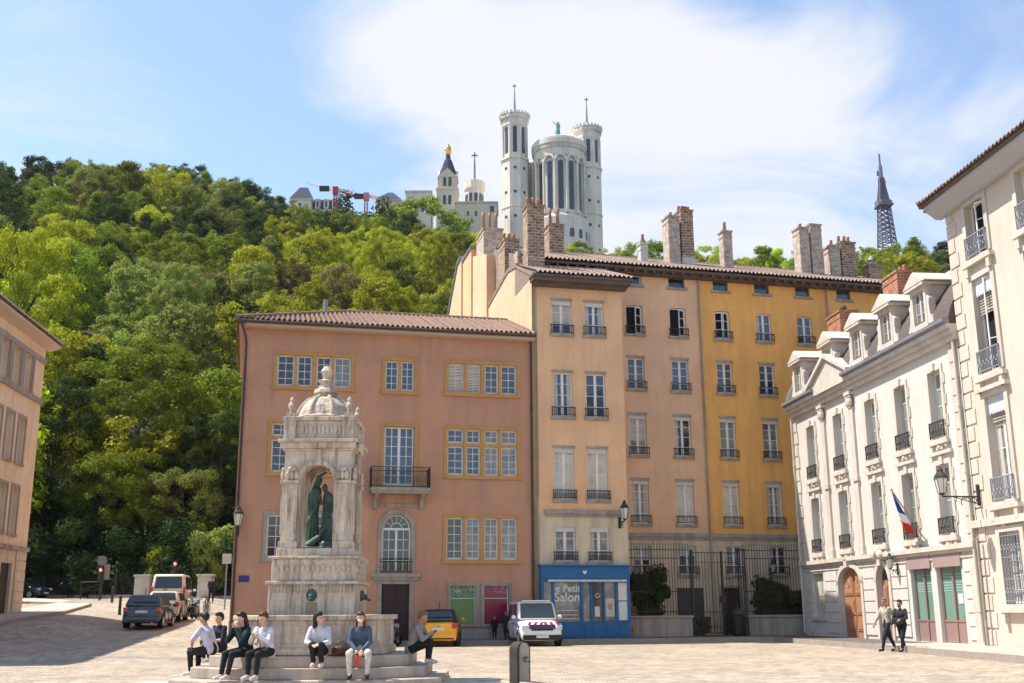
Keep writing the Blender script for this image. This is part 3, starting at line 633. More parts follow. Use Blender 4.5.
# ================================================================ NARROW BEIGE HOUSE
nar = bld(S, 'townhouse', 'narrow beige townhouse with a cream side gable, brick chimneys and the blue shop below')
cx1, cx2 = 1.5, 3.17
holes = [(c-.5, c+.5, z0, z1) for c in (cx1, cx2) for z0, z1 in ((14.6, 16.3), (10.5, 12.68), (6.52, 8.98), (3.64, 5.25))]
wall(nar, M['beige'], .0, 4.62, 5.9, 17.3, [h for h in holes if h[2] > 5.9]); wall(nar, M['base'], .0, 4.62, -.6, 5.9, [h for h in holes if h[2] < 5.9]+[(.35, 4.35, .1, 3.2)], name='ground_floor_wall', depth=.3)
sw = MB()
sw.prism([(0.0, -.6), (0, 17.3), (3.2, 18.95), (5, 19.3), (10.2, 18.7), (10.2, -.6)], 'x', -.012, .25)
sw.build('gable_wall', M['cream'], nar)
MB().box(4.37, 4.62, .005, 10.2, -.6, 17.2).build('side_wall', M['beige'], nar)
for z0, z1, rows, pn in ((14.6, 16.3, 3, ('glass', 'glass')), (10.5, 12.68, 4, ('glass', 'glass')), (6.52, 8.98, 4, ('glassc', 'glassc')), (3.64, 5.25, 3, ('glassm', 'glassm'))):
    for c, p in zip((cx1, cx2), pn): window(nar, c, z0, 1.0, z1-z0, rows, p, 'cast' if z0 < 10 else 'bars', valance=.22 if z0 != 10.5 else .0, lintel=.12 if z0 != 3.64 else 0, railh=.45)
MB().box(.5, 4.5, -.16, -.002, 5.86, 6.04).box(.55, 4.45, -.1, -.002, 5.74, 5.86).build('string_course', M['trimg'], nar)
MB().box(-.1, 4.9, -.75, .0, 17.1, 17.28).box(-.15, 4.98, -.85, 0, 17.28, 17.4).box(0, 4.8, -.4, -.003, 16.95, 17.1).build('cornice', M['eave'], nar)
tiles(nar, -.02, 4.98, -.88, 17.48, 3.4, 19.1, M['tileg'], rows=12, back=3.45)
MB().prism([(-.4, 17.44), (3.2, 19.04), (5, 19.4), (10.2, 18.8), (10.2, 18.6), (5, 19.2), (3.2, 18.9), (-.4, 17.3)], 'x', -.06, 4.6).build('roof_slab', M['tileg'], nar)
# rear blocks, seen over the salmon roof
rbk = MB().prism([(10.2, 0), (10.2, 21.9), (14.4, 23.1), (14.4, 0)], 'x', -.1, 3.5).build('rear_wall', M['cream'], nar)
MB().box(-.12, .5, 10.14, 10.196, 18, 21.8).build('rear_front_wall', M['pink'], nar)
MB().box(-.2, 3.5, 14.4, 17.2, 0, 23.6).build('rear_wall', M['beige'], nar); MB().box(-.28, 3.6, 14.3, 17.3, 23.6, 23.75).build('roof_edge', M['zinc'], nar)
MB().prism([(17.2, 0), (17.2, 24.0), (18.4, 23.9), (22.5, 20.8), (22.5, 0)], 'x', -.3, 3.5).build('rear_wall', M['cream'], nar)
MB().prism([(17.25, 24.05), (18.4, 23.97), (22.6, 20.85), (22.6, 20.65), (18.4, 23.8), (17.25, 23.9)], 'x', -.4, 3.6).build('roof_edge', M['zinc'], nar)
MB().box(-.14, -.11, 15.5, 15.9, 21.9, 22.5).build('vent_opening', M['dark'], nar)
for n_, px0, px1, pt, yy, wy, m_, pots, z0, lab in ((1, 525, 541.5, 210, 2.7, 1.0, 'ctile', 3, 17.8, 'tall brown brick chimney on the front edge of the gable'), (2, 501.5, 516, 245, 7.8, 1.6, 'ctile', 3, 18, 'wide stepped brick chimney behind the tall one'),
        (3, 480, 499, 236, 12.6, 2.2, 'cpale', 3, 22, 'greyish brick chimney with tall clay pots')):
    xa = S.at(px0, pt, -yy)[0]; xb, zt = S.at(px1, pt, -yy)
    chimney(S, max(.42 if n_ != 3 else .2, (xa+xb)/2), z0, zt, xb-xa, wy, yy, M[m_], lab, pots, parent=nar, poth=.5 if n_ < 3 else 1.3)
MB().box(.3, .55, 4.2, 4.9, 18.6, 20.2).build('chimney', M['cpale'], nar)

# blue shop front
shop = empty('shop_front', (S.o[0], S.o[1], 0), R(S.deg), 'bright blue wooden shopfront with a small white heart on its fascia', 'shopfront')
b = MB(); y0 = -.32
b.box(.2, 4.5, y0-.06, .0, 2.86, 3.42).box(.15, 4.55, y0-.16, 0, 3.42, 3.5).box(.2, 4.5, y0, -.0, .12, .95)
for x, w_ in ((.2, .14), (.72, .12), (2.08, .14), (2.56, .1), (3.17, .1), (3.78, .14), (4.36, .14)): b.box(x, x+w_, y0-.03, 0, .95, 2.86)
b.box(.34, 4.4, y0-.02, 0, 2.7, 2.86)
for x0, x1 in ((.3, .75), (.86, 2.05), (2.24, 2.54), (2.7, 3.15), (3.3, 3.75), (3.95, 4.35)): b.box(x0, x1, y0-.03, y0, .24, .84)
b.build('panelling', M['blue'], shop, bevel=.01)
MB().box(.5, 4.3, y0-.2, y0-.03, 2.72, 2.82).build('awning_box', M['valance'], shop)
for i, (x0, x1) in enumerate(((.34, .72), (.84, 2.08), (2.22, 2.56), (2.66, 3.17), (3.27, 3.78))): MB().box(x0, x1, y0+.06, y0+.075, .95, 2.7).build('shop_window', M['glassm' if i != 3 else 'glassd'], shop)
MB().box(3.93, 4.36, y0+.02, y0+.04, .98, 1.83).box(3.93, 4.36, y0+.02, y0+.04, 1.87, 2.68).build('white_panel', M['frame'], shop)
MB().box(2.78, 3.02, y0+.04, y0+.055, 1.15, 1.6).build('notice', M['frame'], shop)
MB().box(3.3, 3.74, y0+.04, y0+.055, 1.15, 1.95).build('notice', M['valance'], shop); MB().ell((3.52, y0+.03, 1.6), (.12, .01, .16), 10, 6).build('notice_print', mat('print_orange', (.6, .25, .12), .6), shop)
h = [(.0, -.09), (.10, .02), (.09, .08), (.05, .1), (0, .06), (-.05, .1), (-.09, .08), (-.10, .02)]
MB().prism([(2.3+p[0], 3.14+p[1]) for p in h], 'y', y0-.075, y0-.061).build('heart', M['frame'], shop)
def text(s, size, loc, m, parent, name='lettering', rz=0, rx=math.pi/2):
    c = bpy.data.curves.new(name, 'FONT'); c.body = s; c.size = size; c.extrude = .006; c.offset = size*.018; c.align_x = 'CENTER'
    t = bpy.data.objects.new('tmp', c); COL.objects.link(t); dg = bpy.context.evaluated_depsgraph_get(); me = bpy.data.meshes.new_from_object(t.evaluated_get(dg)); bpy.data.objects.remove(t)
    o = bpy.data.objects.new(name, me); COL.objects.link(o); o.parent = parent; o.location = loc; o.rotation_euler = (rx, 0, rz); me.materials.clear(); me.materials.append(m); return o
text('le Petit', .46, (1.46, y0+.045, 2.28), M['frame'], shop); text('Salon', .58, (1.46, y0+.045, 1.84), M['frame'], shop)
for z in (1.05, 1.22, 1.42): MB().box(.95, 1.95, y0+.045, y0+.055, z, z+.03).build('window_text_line', M['frame'], shop)
MB().torus((2.92, y0+.04, 2.1), .1, .02, 'y', 14, 5).build('window_ring', M['frame'], shop)

# ================================================================ PINK AND ORANGE HOUSES
pnk = bld(O, 'townhouse', 'tall pinkish beige apartment house between the narrow beige and the orange house', 'house')
org = bld(O, 'townhouse', 'tall orange ochre apartment house behind the iron fence')
rowsz = [(18.72, 19.3, 0), (15.95, 17.55, 3), (12.9, 14.62, 4), (9.35, 11.5, 4), (5.78, 8.03, 4), (3.19, 4.68, 3)]
pcol = [-4.0+0, -2.7, -1.5] # upper windows left of the main columns
def colwins(bd, cols, kinds, wd):
    hs = []
    for c in cols:
        for z0, z1, _ in rowsz: hs.append((c-wd/2, c+wd/2, z0, z1))
    return hs
pc = [1.02, 3.56]; oc = [6.2, 8.73, 11.28, 13.9]
hp = colwins(pnk, pc, None, .96)+[(-3.0, -2.04, 18.7, 19.3), (-1.95+.6, -.39, 18.7, 19.3)]; ho = [h for h in colwins(org, oc, None, .92)]
wall(pnk, M['pink'], -5.2, 4.78, 5.25, 19.55, [h for h in hp if h[2] > 5.25]); wall(pnk, M['base'], -1.2, 4.78, -.6, 5.25, [h for h in hp if h[2] < 5.25]+[(2.85, 4.35, .1, 2.53)], name='ground_floor_wall')
wall(org, M['orange'], 4.78, 17.2, 5.25, 19.55, [h for h in ho if h[2] > 5.25]); wall(org, M['base'], 4.78, 17.2, -.6, 5.25, [h for h in ho if h[2] < 5.25]+[(5.33, 6.4, .1, 2.53)], name='ground_floor_wall')
MB().box(-5.19, 4.77, .3, 11, -.6, 19.4).build('core', M['pink'], pnk); MB().box(4.79, 17.2, .3, 11, -.6, 19.4).build('core', M['orange'], org)
kp = [['glassm', 'open', 'glass', 'glassm', 'glassm', 'glassd'], ['open', 'open', 'glass', 'glassd', 'glassc', 'glass']]
ko = [['glass', 'open2', 'glass', 'glassg', 'glassc', 'glassm'], ['glass', 'glass', 'glass', 'glassm', 'glassm', 'glassd'], ['glass', 'glass', 'glass', 'glassm', 'glass', 'glass'], ['glass']*6]
for bd, cols, kk, wd in ((pnk, pc, kp, .96), (org, oc, ko, .92)):
    for c, ks in zip(cols, kk):
        for (z0, z1, rw), k in zip(rowsz, ks):
            top = z0 > 18; op = {'open': 'right', 'open2': True}.get(k, False)
            if top and not op: window(bd, c, z0, wd, z1-z0, 1, 'glass', None, leaves=0, frame='eave' if bd == org else 'frame', depth=.17)
            elif top: window(bd, c, z0, wd, z1-z0, 1, 'glassd', None, leaves=0, frame='eave', depth=.17)
            else: window(bd, c, z0, wd, z1-z0, rw, k if not op else 'glass', 'bars', valance=.2 if (z0 in (9.35, 5.78)) else 0, open_=op, lintel=.14 if z0 in (9.35, 5.78, 12.9) else 0, railh=.42)
for x0, x1 in ((-3.0, -2.04), (-1.35, -.39)): window(pnk, (x0+x1)/2, 18.7, .96, .6, 1, 'glass', None, leaves=2, depth=.17)
for bd, x0, x1 in ((pnk, -.2, 4.775), (org, 4.785, 17)): MB().box(x0, x1, -.12, -.002, 5.12, 5.32).box(x0, x1, -.07, -.002, 4.98, 5.12).build('string_course', M['trimg'], bd)
for bd, x0, x1 in ((pnk, -5.3, 4.78), (org, 4.782, 17.9)):
    MB().box(x0, x1, -.7, .0, 19.42, 19.56).box(x0, x1, -.35, -.004, 19.24, 19.42).build('cornice', M['eave'], bd)
    b = MB()
    for k in range(int((x1-x0)/.55)): b.box(x0+.1+k*.55, x0+.24+k*.55, -.66, -.02, 19.3, 19.421)
    b.build('rafter_ends', M['eave'], bd)
    tiles(bd, x0, x1, -.78, 19.66, 6, 22.3, M['tileg'], rows=20)
downpipe(org, 4.84, .3, 19.3, 'trimg'); downpipe(org, 12.75, 12, 19.3, 'trimg')
gd = MB().box(2.85, 4.35, .1, .18, .1, 2.53)
for z in np.arange(.3, 2.4, .12): gd.box(2.87, 4.33, .085, .1, z, z+.09)
gd.build('garage_door', mat('grey_garage_door', (.085, .075, .075), .6), pnk)
d = MB().box(5.33, 6.4, .12, .2, .1, 2.53).box(5.84, 5.88, .1, .12, .1, 2.5).build('door', M['woodd'], org)
MB().box(5.2, 5.33, -.03, .1, .1, 2.66).box(6.4, 6.53, -.03, .1, .1, 2.66).box(5.33, 6.4, -.03, .1, 2.53, 2.66).build('door_surround', M['trimg'], org)
CH = [(pnk, 546.5, 561, 229, 4.5, 1.1, 'ctile', 2, 20.5, 'brown brick chimney with two tall clay pots', 1.1), (pnk, 639, 646, 246, 3, .5, 'valance', 1, 20.6, 'small pale chimney with a red pot', .55), (pnk, 665, 676, 220, 3, .9, 'cpale', 1, 20.6, 'tall pale chimney shaft', .3),
      (pnk, 677.5, 689.5, 214, 3.2, .9, 'ctile', 4, 20.6, 'tall speckled brick chimney with a row of pots', .3), (org, 720.5, 729.5, 234, 3, .6, 'cpale', 1, 20.6, 'slim brick chimney with a red pot', .6), (org, 795.5, 805, 231, 3, .8, 'cpale', 1, 20.6, 'left shaft of the double chimney', .3),
      (org, 806.5, 817.5, 228, 3.1, .8, 'cpale', 0, 20.6, 'right shaft of the double chimney', .3), (org, 826.5, 836, 249, 3.4, .8, 'cpale', 1, 20.6, 'low pale chimney shaft', .4), (org, 837, 851, 246, 3.5, .9, 'ctile', 3, 20.6, 'low brown brick chimney with clay pots', .45)]
for bd, p0, p1, pt, yy, wy, m_, pots, z0, lab, ph in CH:
    xa = O.at(p0, pt, -yy)[0]; xb, zt = O.at(p1, pt, -yy)
    chimney(O, (xa+xb)/2, z0, zt, xb-xa, wy, yy, M[m_], lab, pots, parent=bd, poth=ph, white=.9 if p0 == 677.5 else 0)
xa = O.at(866, 268, -3)[0]; xb, zt = O.at(878, 268, -3); chimney(O, (xa+xb)/2, 20.5, zt, xb-xa, .7, 3, M['ctile'], 'squat brick chimney with a metal cowl', 0, parent=org, cowl=True)
# ================================================================ WHITE HOUSE (right)
wh = bld(RF, 'town_hall_house', 'ornate white limewashed house with dormers in its mansard roof and a flag over the doors', 'house')
up = [2.4, 5.85, 9.45, 12.4, 15.35]
holes = [(c-.5, c+.5, z0, z1) for c in up for z0, z1 in ((7.6, 10.15), (4.05, 6.62))]
gl = [(1.15, 2.65, 1.05, 3.1), (4.6, 7.1, .1, 3.26), (8.75, 9.95, .1, 3.2), (11.85, 13.55, .2, 2.92), (14.0, 15.9, .2, 2.92)]
wall(wh, M['white'], 0, 17.3, 3.7, 11.3, holes, depth=.3); wall(wh, M['white'], 0, 17.3, -.6, 3.7, gl, depth=.32, name='ground_floor_wall', archs=[(4.6, 7.1, 2.5, 3.26), (8.75, 9.95, 2.6, 3.2)])
MB().box(.0, 17.3, .34, 10, -.6, 11.3).box(0, .3, .005, .34, -.6, 11.3).build('core', M['white'], wh)
for c in up:
    for z0, z1, pn in ((7.6, 10.15, 'glassg'), (4.05, 6.62, 'glassg')):
        f = window(wh, c, z0, 1.0, z1-z0, 4, pn, 'scroll', sill='trim', depth=.27, railh=.62, frame='frameg' if c == 12.4 else 'frame')
        b = MB(); b.box(-.66, -.5, -.05, -.002, -.05, z1-z0+.02).box(.5, .66, -.05, -.002, -.05, z1-z0+.02).box(-.66, .66, -.05, -.002, z1-z0+.02, z1-z0+.2)
        b.box(-.12, .12, -.11, -.0, z1-z0+.02, z1-z0+.3)
        for k in range(6):
            if k % 2: b.box(-.76, -.66, -.035, -.002, k*.4, k*.4+.4).box(.66, .76, -.035, -.002, k*.4, k*.4+.4)
        b.box(-.75, .75, -.16, -.002, -.22, -.1).box(-.25, .25, -.1, -.002, -.42, -.22).ell((0, -.1, -.33), (.1, .07, .1), 8, 6)
        for s in (-.55, .55): b.box(s-.09, s+.09, -.12, -.002, -.34, -.22)
        o = b.build('window_surround', M['trim'], f, loc=(0, -.27, 0))
# string courses and pilasters
b = MB().box(-.05, 17.25, -.2, -.002, 3.52, 3.7).box(0, 17.25, -.1, -.001, 3.4, 3.52).box(0, 17.25, -.05, -.001, 3.2, 3.3)
b.build('string_course', M['trim'], wh)
for c in up: MB().box(c-.85, c+.85, -.12, -.002, 7.0, 7.13).build('string_course', M['trim'], wh)
for c in (4.15, 7.55):
    p = MB().box(c-.2, c+.2, -.1, -.001, 4.0, 10.2).box(c-.28, c+.28, -.15, 0, 3.72, 4.1).box(c-.28, c+.28, -.15, 0, 6.9, 7.1).box(c-.32, c+.32, -.24, 0, 10.75, 10.9)
    for k in (-1, 0, 1): p.ell((c+k*.16, -.14, 10.45), (.12, .1, .25), 8, 6); p.ell((c+k*.2, -.16, 10.65), (.08, .08, .08), 8, 6)
    p.build('pilaster', M['trim'], wh)
for c in (.35, 16.9):
    p = MB()
    for k in range(17): p.box(c-.3, c+.3 if k % 2 else c+.2, -.05, -.001, .1+k*.62 if k < 5 else .3+k*.62, .1+k*.62+.56 if k < 5 else .3+k*.62+.56)
    p.build('quoins', M['trim'], wh)
# rusticated ground floor joints
b = MB()
for a, c in ((0, 1.0), (2.85, 4.4), (7.3, 8.55), (10.15, 11.6), (16.1, 17.3)):
    b = MB()
    for k in range(6): b.box(a+.03, c-.03, -.045, -.001, .35+k*.47, .35+k*.47+.42)
    b.build('rustication', M['white'], wh, bevel=.012)
c0 = MB().box(.1, 17.4, -.2, 0, 10.95, 11.15).box(.05, 17.4, -.3, 0, 11.15, 11.35).box(.0, 17.4, -.42, .3, 11.35, 11.52).build('cornice', M['trim'], wh)
MB().prism([(-.42, 11.53), (-.56, 11.6), (-.56, 11.72), (-.3, 11.72), (-.28, 11.53)], 'x', 0, 4.1).prism([(-.42, 11.53), (-.56, 11.6), (-.56, 11.72), (-.3, 11.72), (-.28, 11.53)], 'x', 7.7, 17.4).build('gutter', M['zinc'], wh)
# mansard, concave curve then low upper slope
def mans(t): return (-.3+1.7*t**1.7*1.0, 11.55+2.6*t)
prof = [mans(k/8) for k in range(9)]+[(5.2, 15.0), (9.8, 13.8), (9.8, 11.5)]
MB().prism(prof, 'x', .05, 17.35).build('mansard_roof', M['slate'], wh)
MB().prism([(1.2, 14.17), (1.2, 14.3), (1.55, 14.37), (1.55, 14.17)], 'x', -.25, 17.38).build('roof_edge', M['trim'], wh)
MB().prism([(1.5, 14.38), (5.2, 15.12), (5.2, 15.02), (1.5, 14.22)], 'x', -.2, 17.35).build('upper_roof', M['tile'], wh)
hipp = MB()
for s in (-.03,): 
    for k in range(8):
        a, c = mans(k/8), mans((k+1)/8); hipp.bar((s+.1, a[0], a[1]), (s+.1, c[0], c[1]), .09, n=6)
hipp.build('hip_lead', M['zinc'], wh)
def dormer(x, wd=.9):
    d = MB(); y0 = -.25; z0 = 11.6
    d.box(x-wd/2-.18, x-wd/2, y0, y0+.25, z0, 13.95).box(x+wd/2, x+wd/2+.18, y0, y0+.25, z0, 13.95).box(x-wd/2, x+wd/2, y0, y0+.25, z0, 12.2).box(x-wd/2, x+wd/2, y0, y0+.25, 13.75, 13.95)
    d.box(x-wd/2-.34, x+wd/2+.34, y0-.16, 1.9, 13.95, 14.1)
    d.prism([(x-wd/2-.4, 14.1), (x+wd/2+.4, 14.1), (x, 14.72)], 'y', y0-.18, 1.9)
    for s in (-1, 1):       # cheeks and curled side scrolls
        xs = sorted((x+s*(wd/2+.001), x+s*(wd/2+.15))); d.box(xs[0], xs[1], y0+.25, 1.5, 11.9, 13.95)
        pts = [(0, 0), (.55, 0), (.42, .35), (.2, .8), (.16, 1.3), (.22, 1.6), (0, 1.8)]
        d.prism([(x+s*(wd/2+.18+p[0]), z0+.05+p[1]) for p in pts], 'y', y0+.02, y0+.3); d.torus((x+s*(wd/2+.4), y0+.14, z0+.22), .16, .08, 'y', 12, 6)
    d.v = [(a, b_, 11.6+(c-11.6)*.8) for a, b_, c in d.v]; o = d.build('dormer', M['trim'], wh)
    f = setm(link('dormer_window', frame_mesh(wd, 1.25, 3, 2), o, (x, y0+.14, 12.1)), M['frameg']); MB().box(x-wd/2, x+wd/2, y0+.15, y0+.16, 12.1, 13.33).build('pane', M['glassm'], o)
    MB().prism([(x-wd/2-.42, 13.6), (x+wd/2+.42, 13.6), (x+wd/2+.42, 13.65), (x, 14.16), (x-wd/2-.42, 13.65)], 'y', y0-.12, 1.95).build('dormer_roof', M['trim'], o)
for x in (1.75, 5.75, 9.1, 12.1, 15.1): dormer(x)
pd = MB().prism([(3.5, 11.53), (8.2, 11.53), (8.2, 11.72), (5.85, 12.8), (3.5, 11.72)], 'y', -.4, .1).prism([(3.3, 11.7), (3.3, 11.86), (5.85, 13.05), (8.4, 11.86), (8.4, 11.7), (5.85, 12.85)], 'y', -.55, .15).build('pediment', M['trim'], wh)
# doors
def panel_door(parent, x0, x1, z0, z1, m, y=.18, arched=False):
    d = MB().box(x0, x1, y, y+.08, z0, z1); c = (x0+x1)/2; d.box(c-.03, c+.03, y-.03, y, z0, z1)
    for a, b_ in ((x0+.12, c-.1), (c+.1, x1-.12)):
        for p, q in ((.12, .3), (.34, .55), (.6, .92)):
            d.box(a, b_, y-.035, y, z0+(z1-z0)*p, z0+(z1-z0)*q-.04); d.box(a+.1, b_-.1, y-.055, y-.035, z0+(z1-z0)*p+.08, z0+(z1-z0)*q-.12) if q-p > .1 else None
        if b_-a > .5: d.torus(((a+b_)/2, y-.05, z0+(z1-z0)*.76), .16, .025, 'y', 14, 5)
    o = d.build('door', m, parent); MB().ell((c+.1, y-.08, z0+1.1), (.035, .04, .06), 8, 6).build('handle', M['gold'], o); return o
panel_door(wh, 4.6, 7.1, .1, 3.3, M['wood'])['label'] = 'wide arched brown carriage door'
panel_door(wh, 8.75, 9.95, .1, 2.6, M['wood'])['label'] = 'narrow brown door under a dark fanlight'
MB().box(8.75, 9.95, .2, .24, 2.6, 3.25).build('fanlight', M['glassd'], wh)
for x0, x1, zt in ((4.6, 7.1, 3.26), (8.75, 9.95, 3.2)):
    b = MB().box(x0-.22, x0, -.09, .02, .1, zt-.6).box(x1, x1+.22, -.09, .02, .1, zt-.6); n = 10; r0 = (x1-x0)/2; c = (x0+x1)/2
    for k in range(n):
        t0, t1 = math.pi*k/n, math.pi*(k+1)/n; hh = zt-(zt-.66 if x1-x0 < 2 else zt-.76)
        b.prism([(c+(r0+d_)*math.cos(t), zt-hh+(hh+d_)*math.sin(t)) for d_, t in ((0, t0), (.22, t0), (.22, t1), (0, t1))], 'y', -.09, .02)
    b.box(c-.16, c+.16, -.2, 0, zt-.02, zt+.34).build('door_surround', M['trim'], wh)
b = MB()
for k in range(3): b.ell((9.35+(k-1)*.3, -.22, 3.62+(.14 if k == 1 else 0)), (.22, .14, .2), 8, 6)
b.build('carved_shell', M['trim'], wh)
o = setm(link('window', frame_mesh(1.5, 2.05, 2, 1), wh, (1.9, .2, 1.05)), M['frameg']); MB().box(1.15, 2.65, .2, .22, 1.05, 3.1).build('pane', M['glassc'], o, loc=(-1.9, -.2+.01, -1.05)); MB().box(1.0, 2.8, -.1, -.001, .9, 1.05).build('sill', M['trim'], o, loc=(-1.9, -.2, -1.05))
for x0, x1 in ((11.85, 13.55), (14.0, 15.9)):
    o = MB().box(x0, x1, .16, .24, .2, 1.0).box(x0, x0+.07, .14, .24, 1.0, 2.92).box(x1-.07, x1, .14, .24, 1.0, 2.92).box((x0+x1)/2-.05, (x0+x1)/2+.05, .12, .24, .2, 2.92).box(x0, x1, .14, .24, .95, 1.03).build('glazed_door', mat('dusty_brown_paint', (.26, .17, .15), .7), wh)
    MB().box(x0, x1, .2, .215, 1.0, 2.92).build('pane', mat('frosted_green_glass', (.12, .24, .19), .25, (.18, .30, .24), 1., spec=.6), o)
    for k in range(7): MB().box(x0+.1, x1-.1, .192, .199, 2.05+k*.1, 2.05+k*.1+.035).build('frosted_stripe', mat('frosting', (.28, .42, .36), .4), o)
    MB().box(x0-.1, x1+.1, -.07, .1, 2.92, 3.62-.12).build('lintel_board', mat('mauve_board', (.33, .24, .23), .8, (.28, .2, .19), 2), wh)
MB().box(14.95+.2, 15.5, .18, .19, 1.6, 1.95).build('notice', M['frame'], wh)
downpipe(wh, .05, .3, 11.3, 'trim', r=.06); downpipe(wh, 17.15, .3, 11.3, 'trim', r=.06); downpipe(wh, 17.6, .1, 3.8, 'trimg', y=-.2, r=.05)
xa = RF.at(803, 325, -1.2)[0]
for p0, p1, pt, yy, wy, m_, pots, z0, lab, sl_ in ((802, 814, 323, 3.2, .9, 'corange', 0, 14.3, 'orange brick chimney at the far end of the mansard', .6), (831, 852.5, 309, 3.6, 1.0, 'corange', 0, 14.5, 'brick chimney with three dark cowls', .5), (887, 912, 269, 4.2, 1.1, 'corange', 4, 14.5, 'large red brick chimney with clay pots', .5)):
    xa = RF.at(p0, pt, -yy)[0]; xb, zt = RF.at(p1, pt, -yy)
    o = chimney(RF, (xa+xb)/2, z0, zt, max(.8, (xb-xa)*.62), wy, yy, M[m_], lab, pots, parent=wh, poth=.3, capm=None)
    if 'cowls' in lab:
        for k in (-.35, 0, .35): MB().ell((k, 0, .32), (.14, .14, .2), 8, 6).build('cowl', M['iron'], o)
    if 'large' in lab: MB().prism([(-1.6, -4), (-1.6, -.2), (-.9, .35), (-.2, -.1), (-.2, -4)], 'y', -.5, .8).build('white_party_wall', M['trim'], wh, loc=((xa+xb)/2, yy+.6, zt))
# flag on the white house
fl = empty('flag', RF.w(13.2, -.1, 3.9), R(RF.deg), 'blue white and red flag drooping from a pole on the white house', 'flag')
MB().bar((0, .3, -.1), (0, -1.0, 2.0), .025, n=8).ell((0, -1.0, 2.02), (.05, .05, .05), 8, 6).build('pole', M['trimg'], fl)
for k, (nm, c) in enumerate((('blue_band', (.02, .05, .28)), ('white_band', (.75, .75, .75)), ('red_band', (.55, .02, .02)))):
    v = []; N = 10
    for i in range(N+1):
        for j in range(7):
            u = i/N; t = (k+j/6)/3
            yy = -1.0+.9*t*.75; zz_ = 1.95-u*.55-t*1.15; xx = -.55*t*(1-.2*u)-.12*math.sin(u*9+t*3)+u*.42; v.append((xx, yy+.1*math.sin(u*8), zz_))
    f = [(i*7+j, i*7+j+1, (i+1)*7+j+1, (i+1)*7+j) for i in range(N) for j in range(6)]
    o = MB().add(v, f).build(nm, mat(nm, c, .8), fl, smooth=True); sm = o.modifiers.new('s', 'SOLIDIFY'); sm.thickness = .012

# ================================================================ CREAM CORNER HOUSE (far right)
cr = bld(RF, 'townhouse', 'tall cream house at the right edge with grey iron balconettes, quoins and a wide eave')
cc = [19.42, 22.75, 26.1, 29.4]
rz2 = [(13.45, 15.45), (9.3, 12.7), (4.9, 8.5), (1.55, 3.9)]
hs = [(c-.62, c+.62, a, b_) for c in cc for a, b_ in rz2]
wall(cr, M['rcream'], 17.42, 31, -.6, 15.9, hs, depth=.3)
MB().box(17.42, 31, .34, 11, -.6, 15.9).box(17.42, 17.8, .0, .34, -.6, 15.9).build('core', M['rcream'], cr).location.y = .004
q = MB()
for k in range(27): q.box(17.40, 18.05 if k % 2 else 17.85, -.035, -.001, .2+k*.58, .2+k*.58+.52)
q.build('quoins', M['rcream'], cr, bevel=.015)
for c in cc:
    for i, (a, b_) in enumerate(rz2):
        if i == 3:
            f = window(cr, c, a, 1.24, b_-a, 5, 'glassm', None, sill='trim', depth=.25)
            gb = MB()
            for k in range(8): gb.box(-.62+k*.177-.012, -.62+k*.177+.012, -.31, -.285, 0, b_-a)
            for k in range(4): gb.box(-.66, .66, -.32, -.28, .1+k*.7, .13+k*.7)
            for k in range(7): gb.torus((-.53+k*.177, -.3, .45), .075, .012, 'y', 10, 4); gb.torus((-.53+k*.177, -.3, 1.85), .075, .012, 'y', 10, 4)
            gb.build('window_grille', M['irong'], f)
        else:
            op = 'right' if (i in (0, 1) and c < 20) else False
            f = window(cr, c, a, 1.24, b_-a, 4, 'glassm' if i else 'glassg', 'scroll', sill='trim', depth=.25, railm='irong', railh=.8, open_=op, split=None if i == 0 else .72)
            if i in (1, 2):
                v = MB().box(-.6, .6, -.2, -.16, b_-a-.55, b_-a+.0)
                for k in range(8): v.prism([(-.6+k*.15, b_-a-.55), (-.525+k*.15, b_-a-.64), (-.45+k*.15, b_-a-.55)], 'y', -.2, -.16)
                v.build('valance', mat('pale_blue_valance', (.50, .53, .56), .7), f)
                bl = MB()
                for k in range(7 if i == 1 else 3): bl.box(-.56, .56, -.12, -.08, b_-a-.7-k*.1, b_-a-.64-k*.1)
                bl.build('blind', M['trimg'], f)
        b = MB(); h = b_-a
        b.box(-.84, -.62, -.07, -.002, 0, h+.18).box(.62, .84, -.07, -.002, 0, h+.18).box(-.62, .62, -.07, -.002, h, h+.18).box(-.95, .95, -.2, -.002, -.26, -.12)
        for s in (-.72, .72): b.box(s-.1, s+.1, -.17, -.002, -.62, -.26)
        b.build('window_surround', M['trim'], f, loc=(0, -.25, 0))
        if i == 2: MB().box(-1.0, 1.0, -.2, -.002, h+.18, h+.32).build('hood', M['trim'], f, loc=(0, -.25, 0))
MB().box(17.2, 31, -.16, -.002, 4.15, 4.4).build('string_course', M['trim'], cr)
MB().prism([(-.0, 15.6), (-.0, 15.9), (-.7, 16.05), (-.7, 15.95), (-.25, 15.6)], 'x', 17.1, 31).build('cornice', mat('grey_painted_eave', (.40, .40, .41), .7), cr)
MB().box(16.95, 31, -.8, .4, 16.06, 16.14).build('eaves_board', M['eave'], cr)
tiles(cr, 16.95, 31, -.85, 16.22, 5.5, 18.3, M['tile'], hipL=5.5)
MB().box(17.0, 17.42, -.65, 11, 15.9, 16.06).build('eaves_board', M['eave'], cr)
o = MB().box(21.6, 22.4, 1.6, 2.3, 16, 19.2).build('chimney', M['corange'], cr)
MB().box(19.0, 19.3, -.08, -.003, 3.98+.1, 4.14).build('alarm_box', M['valance'], cr)

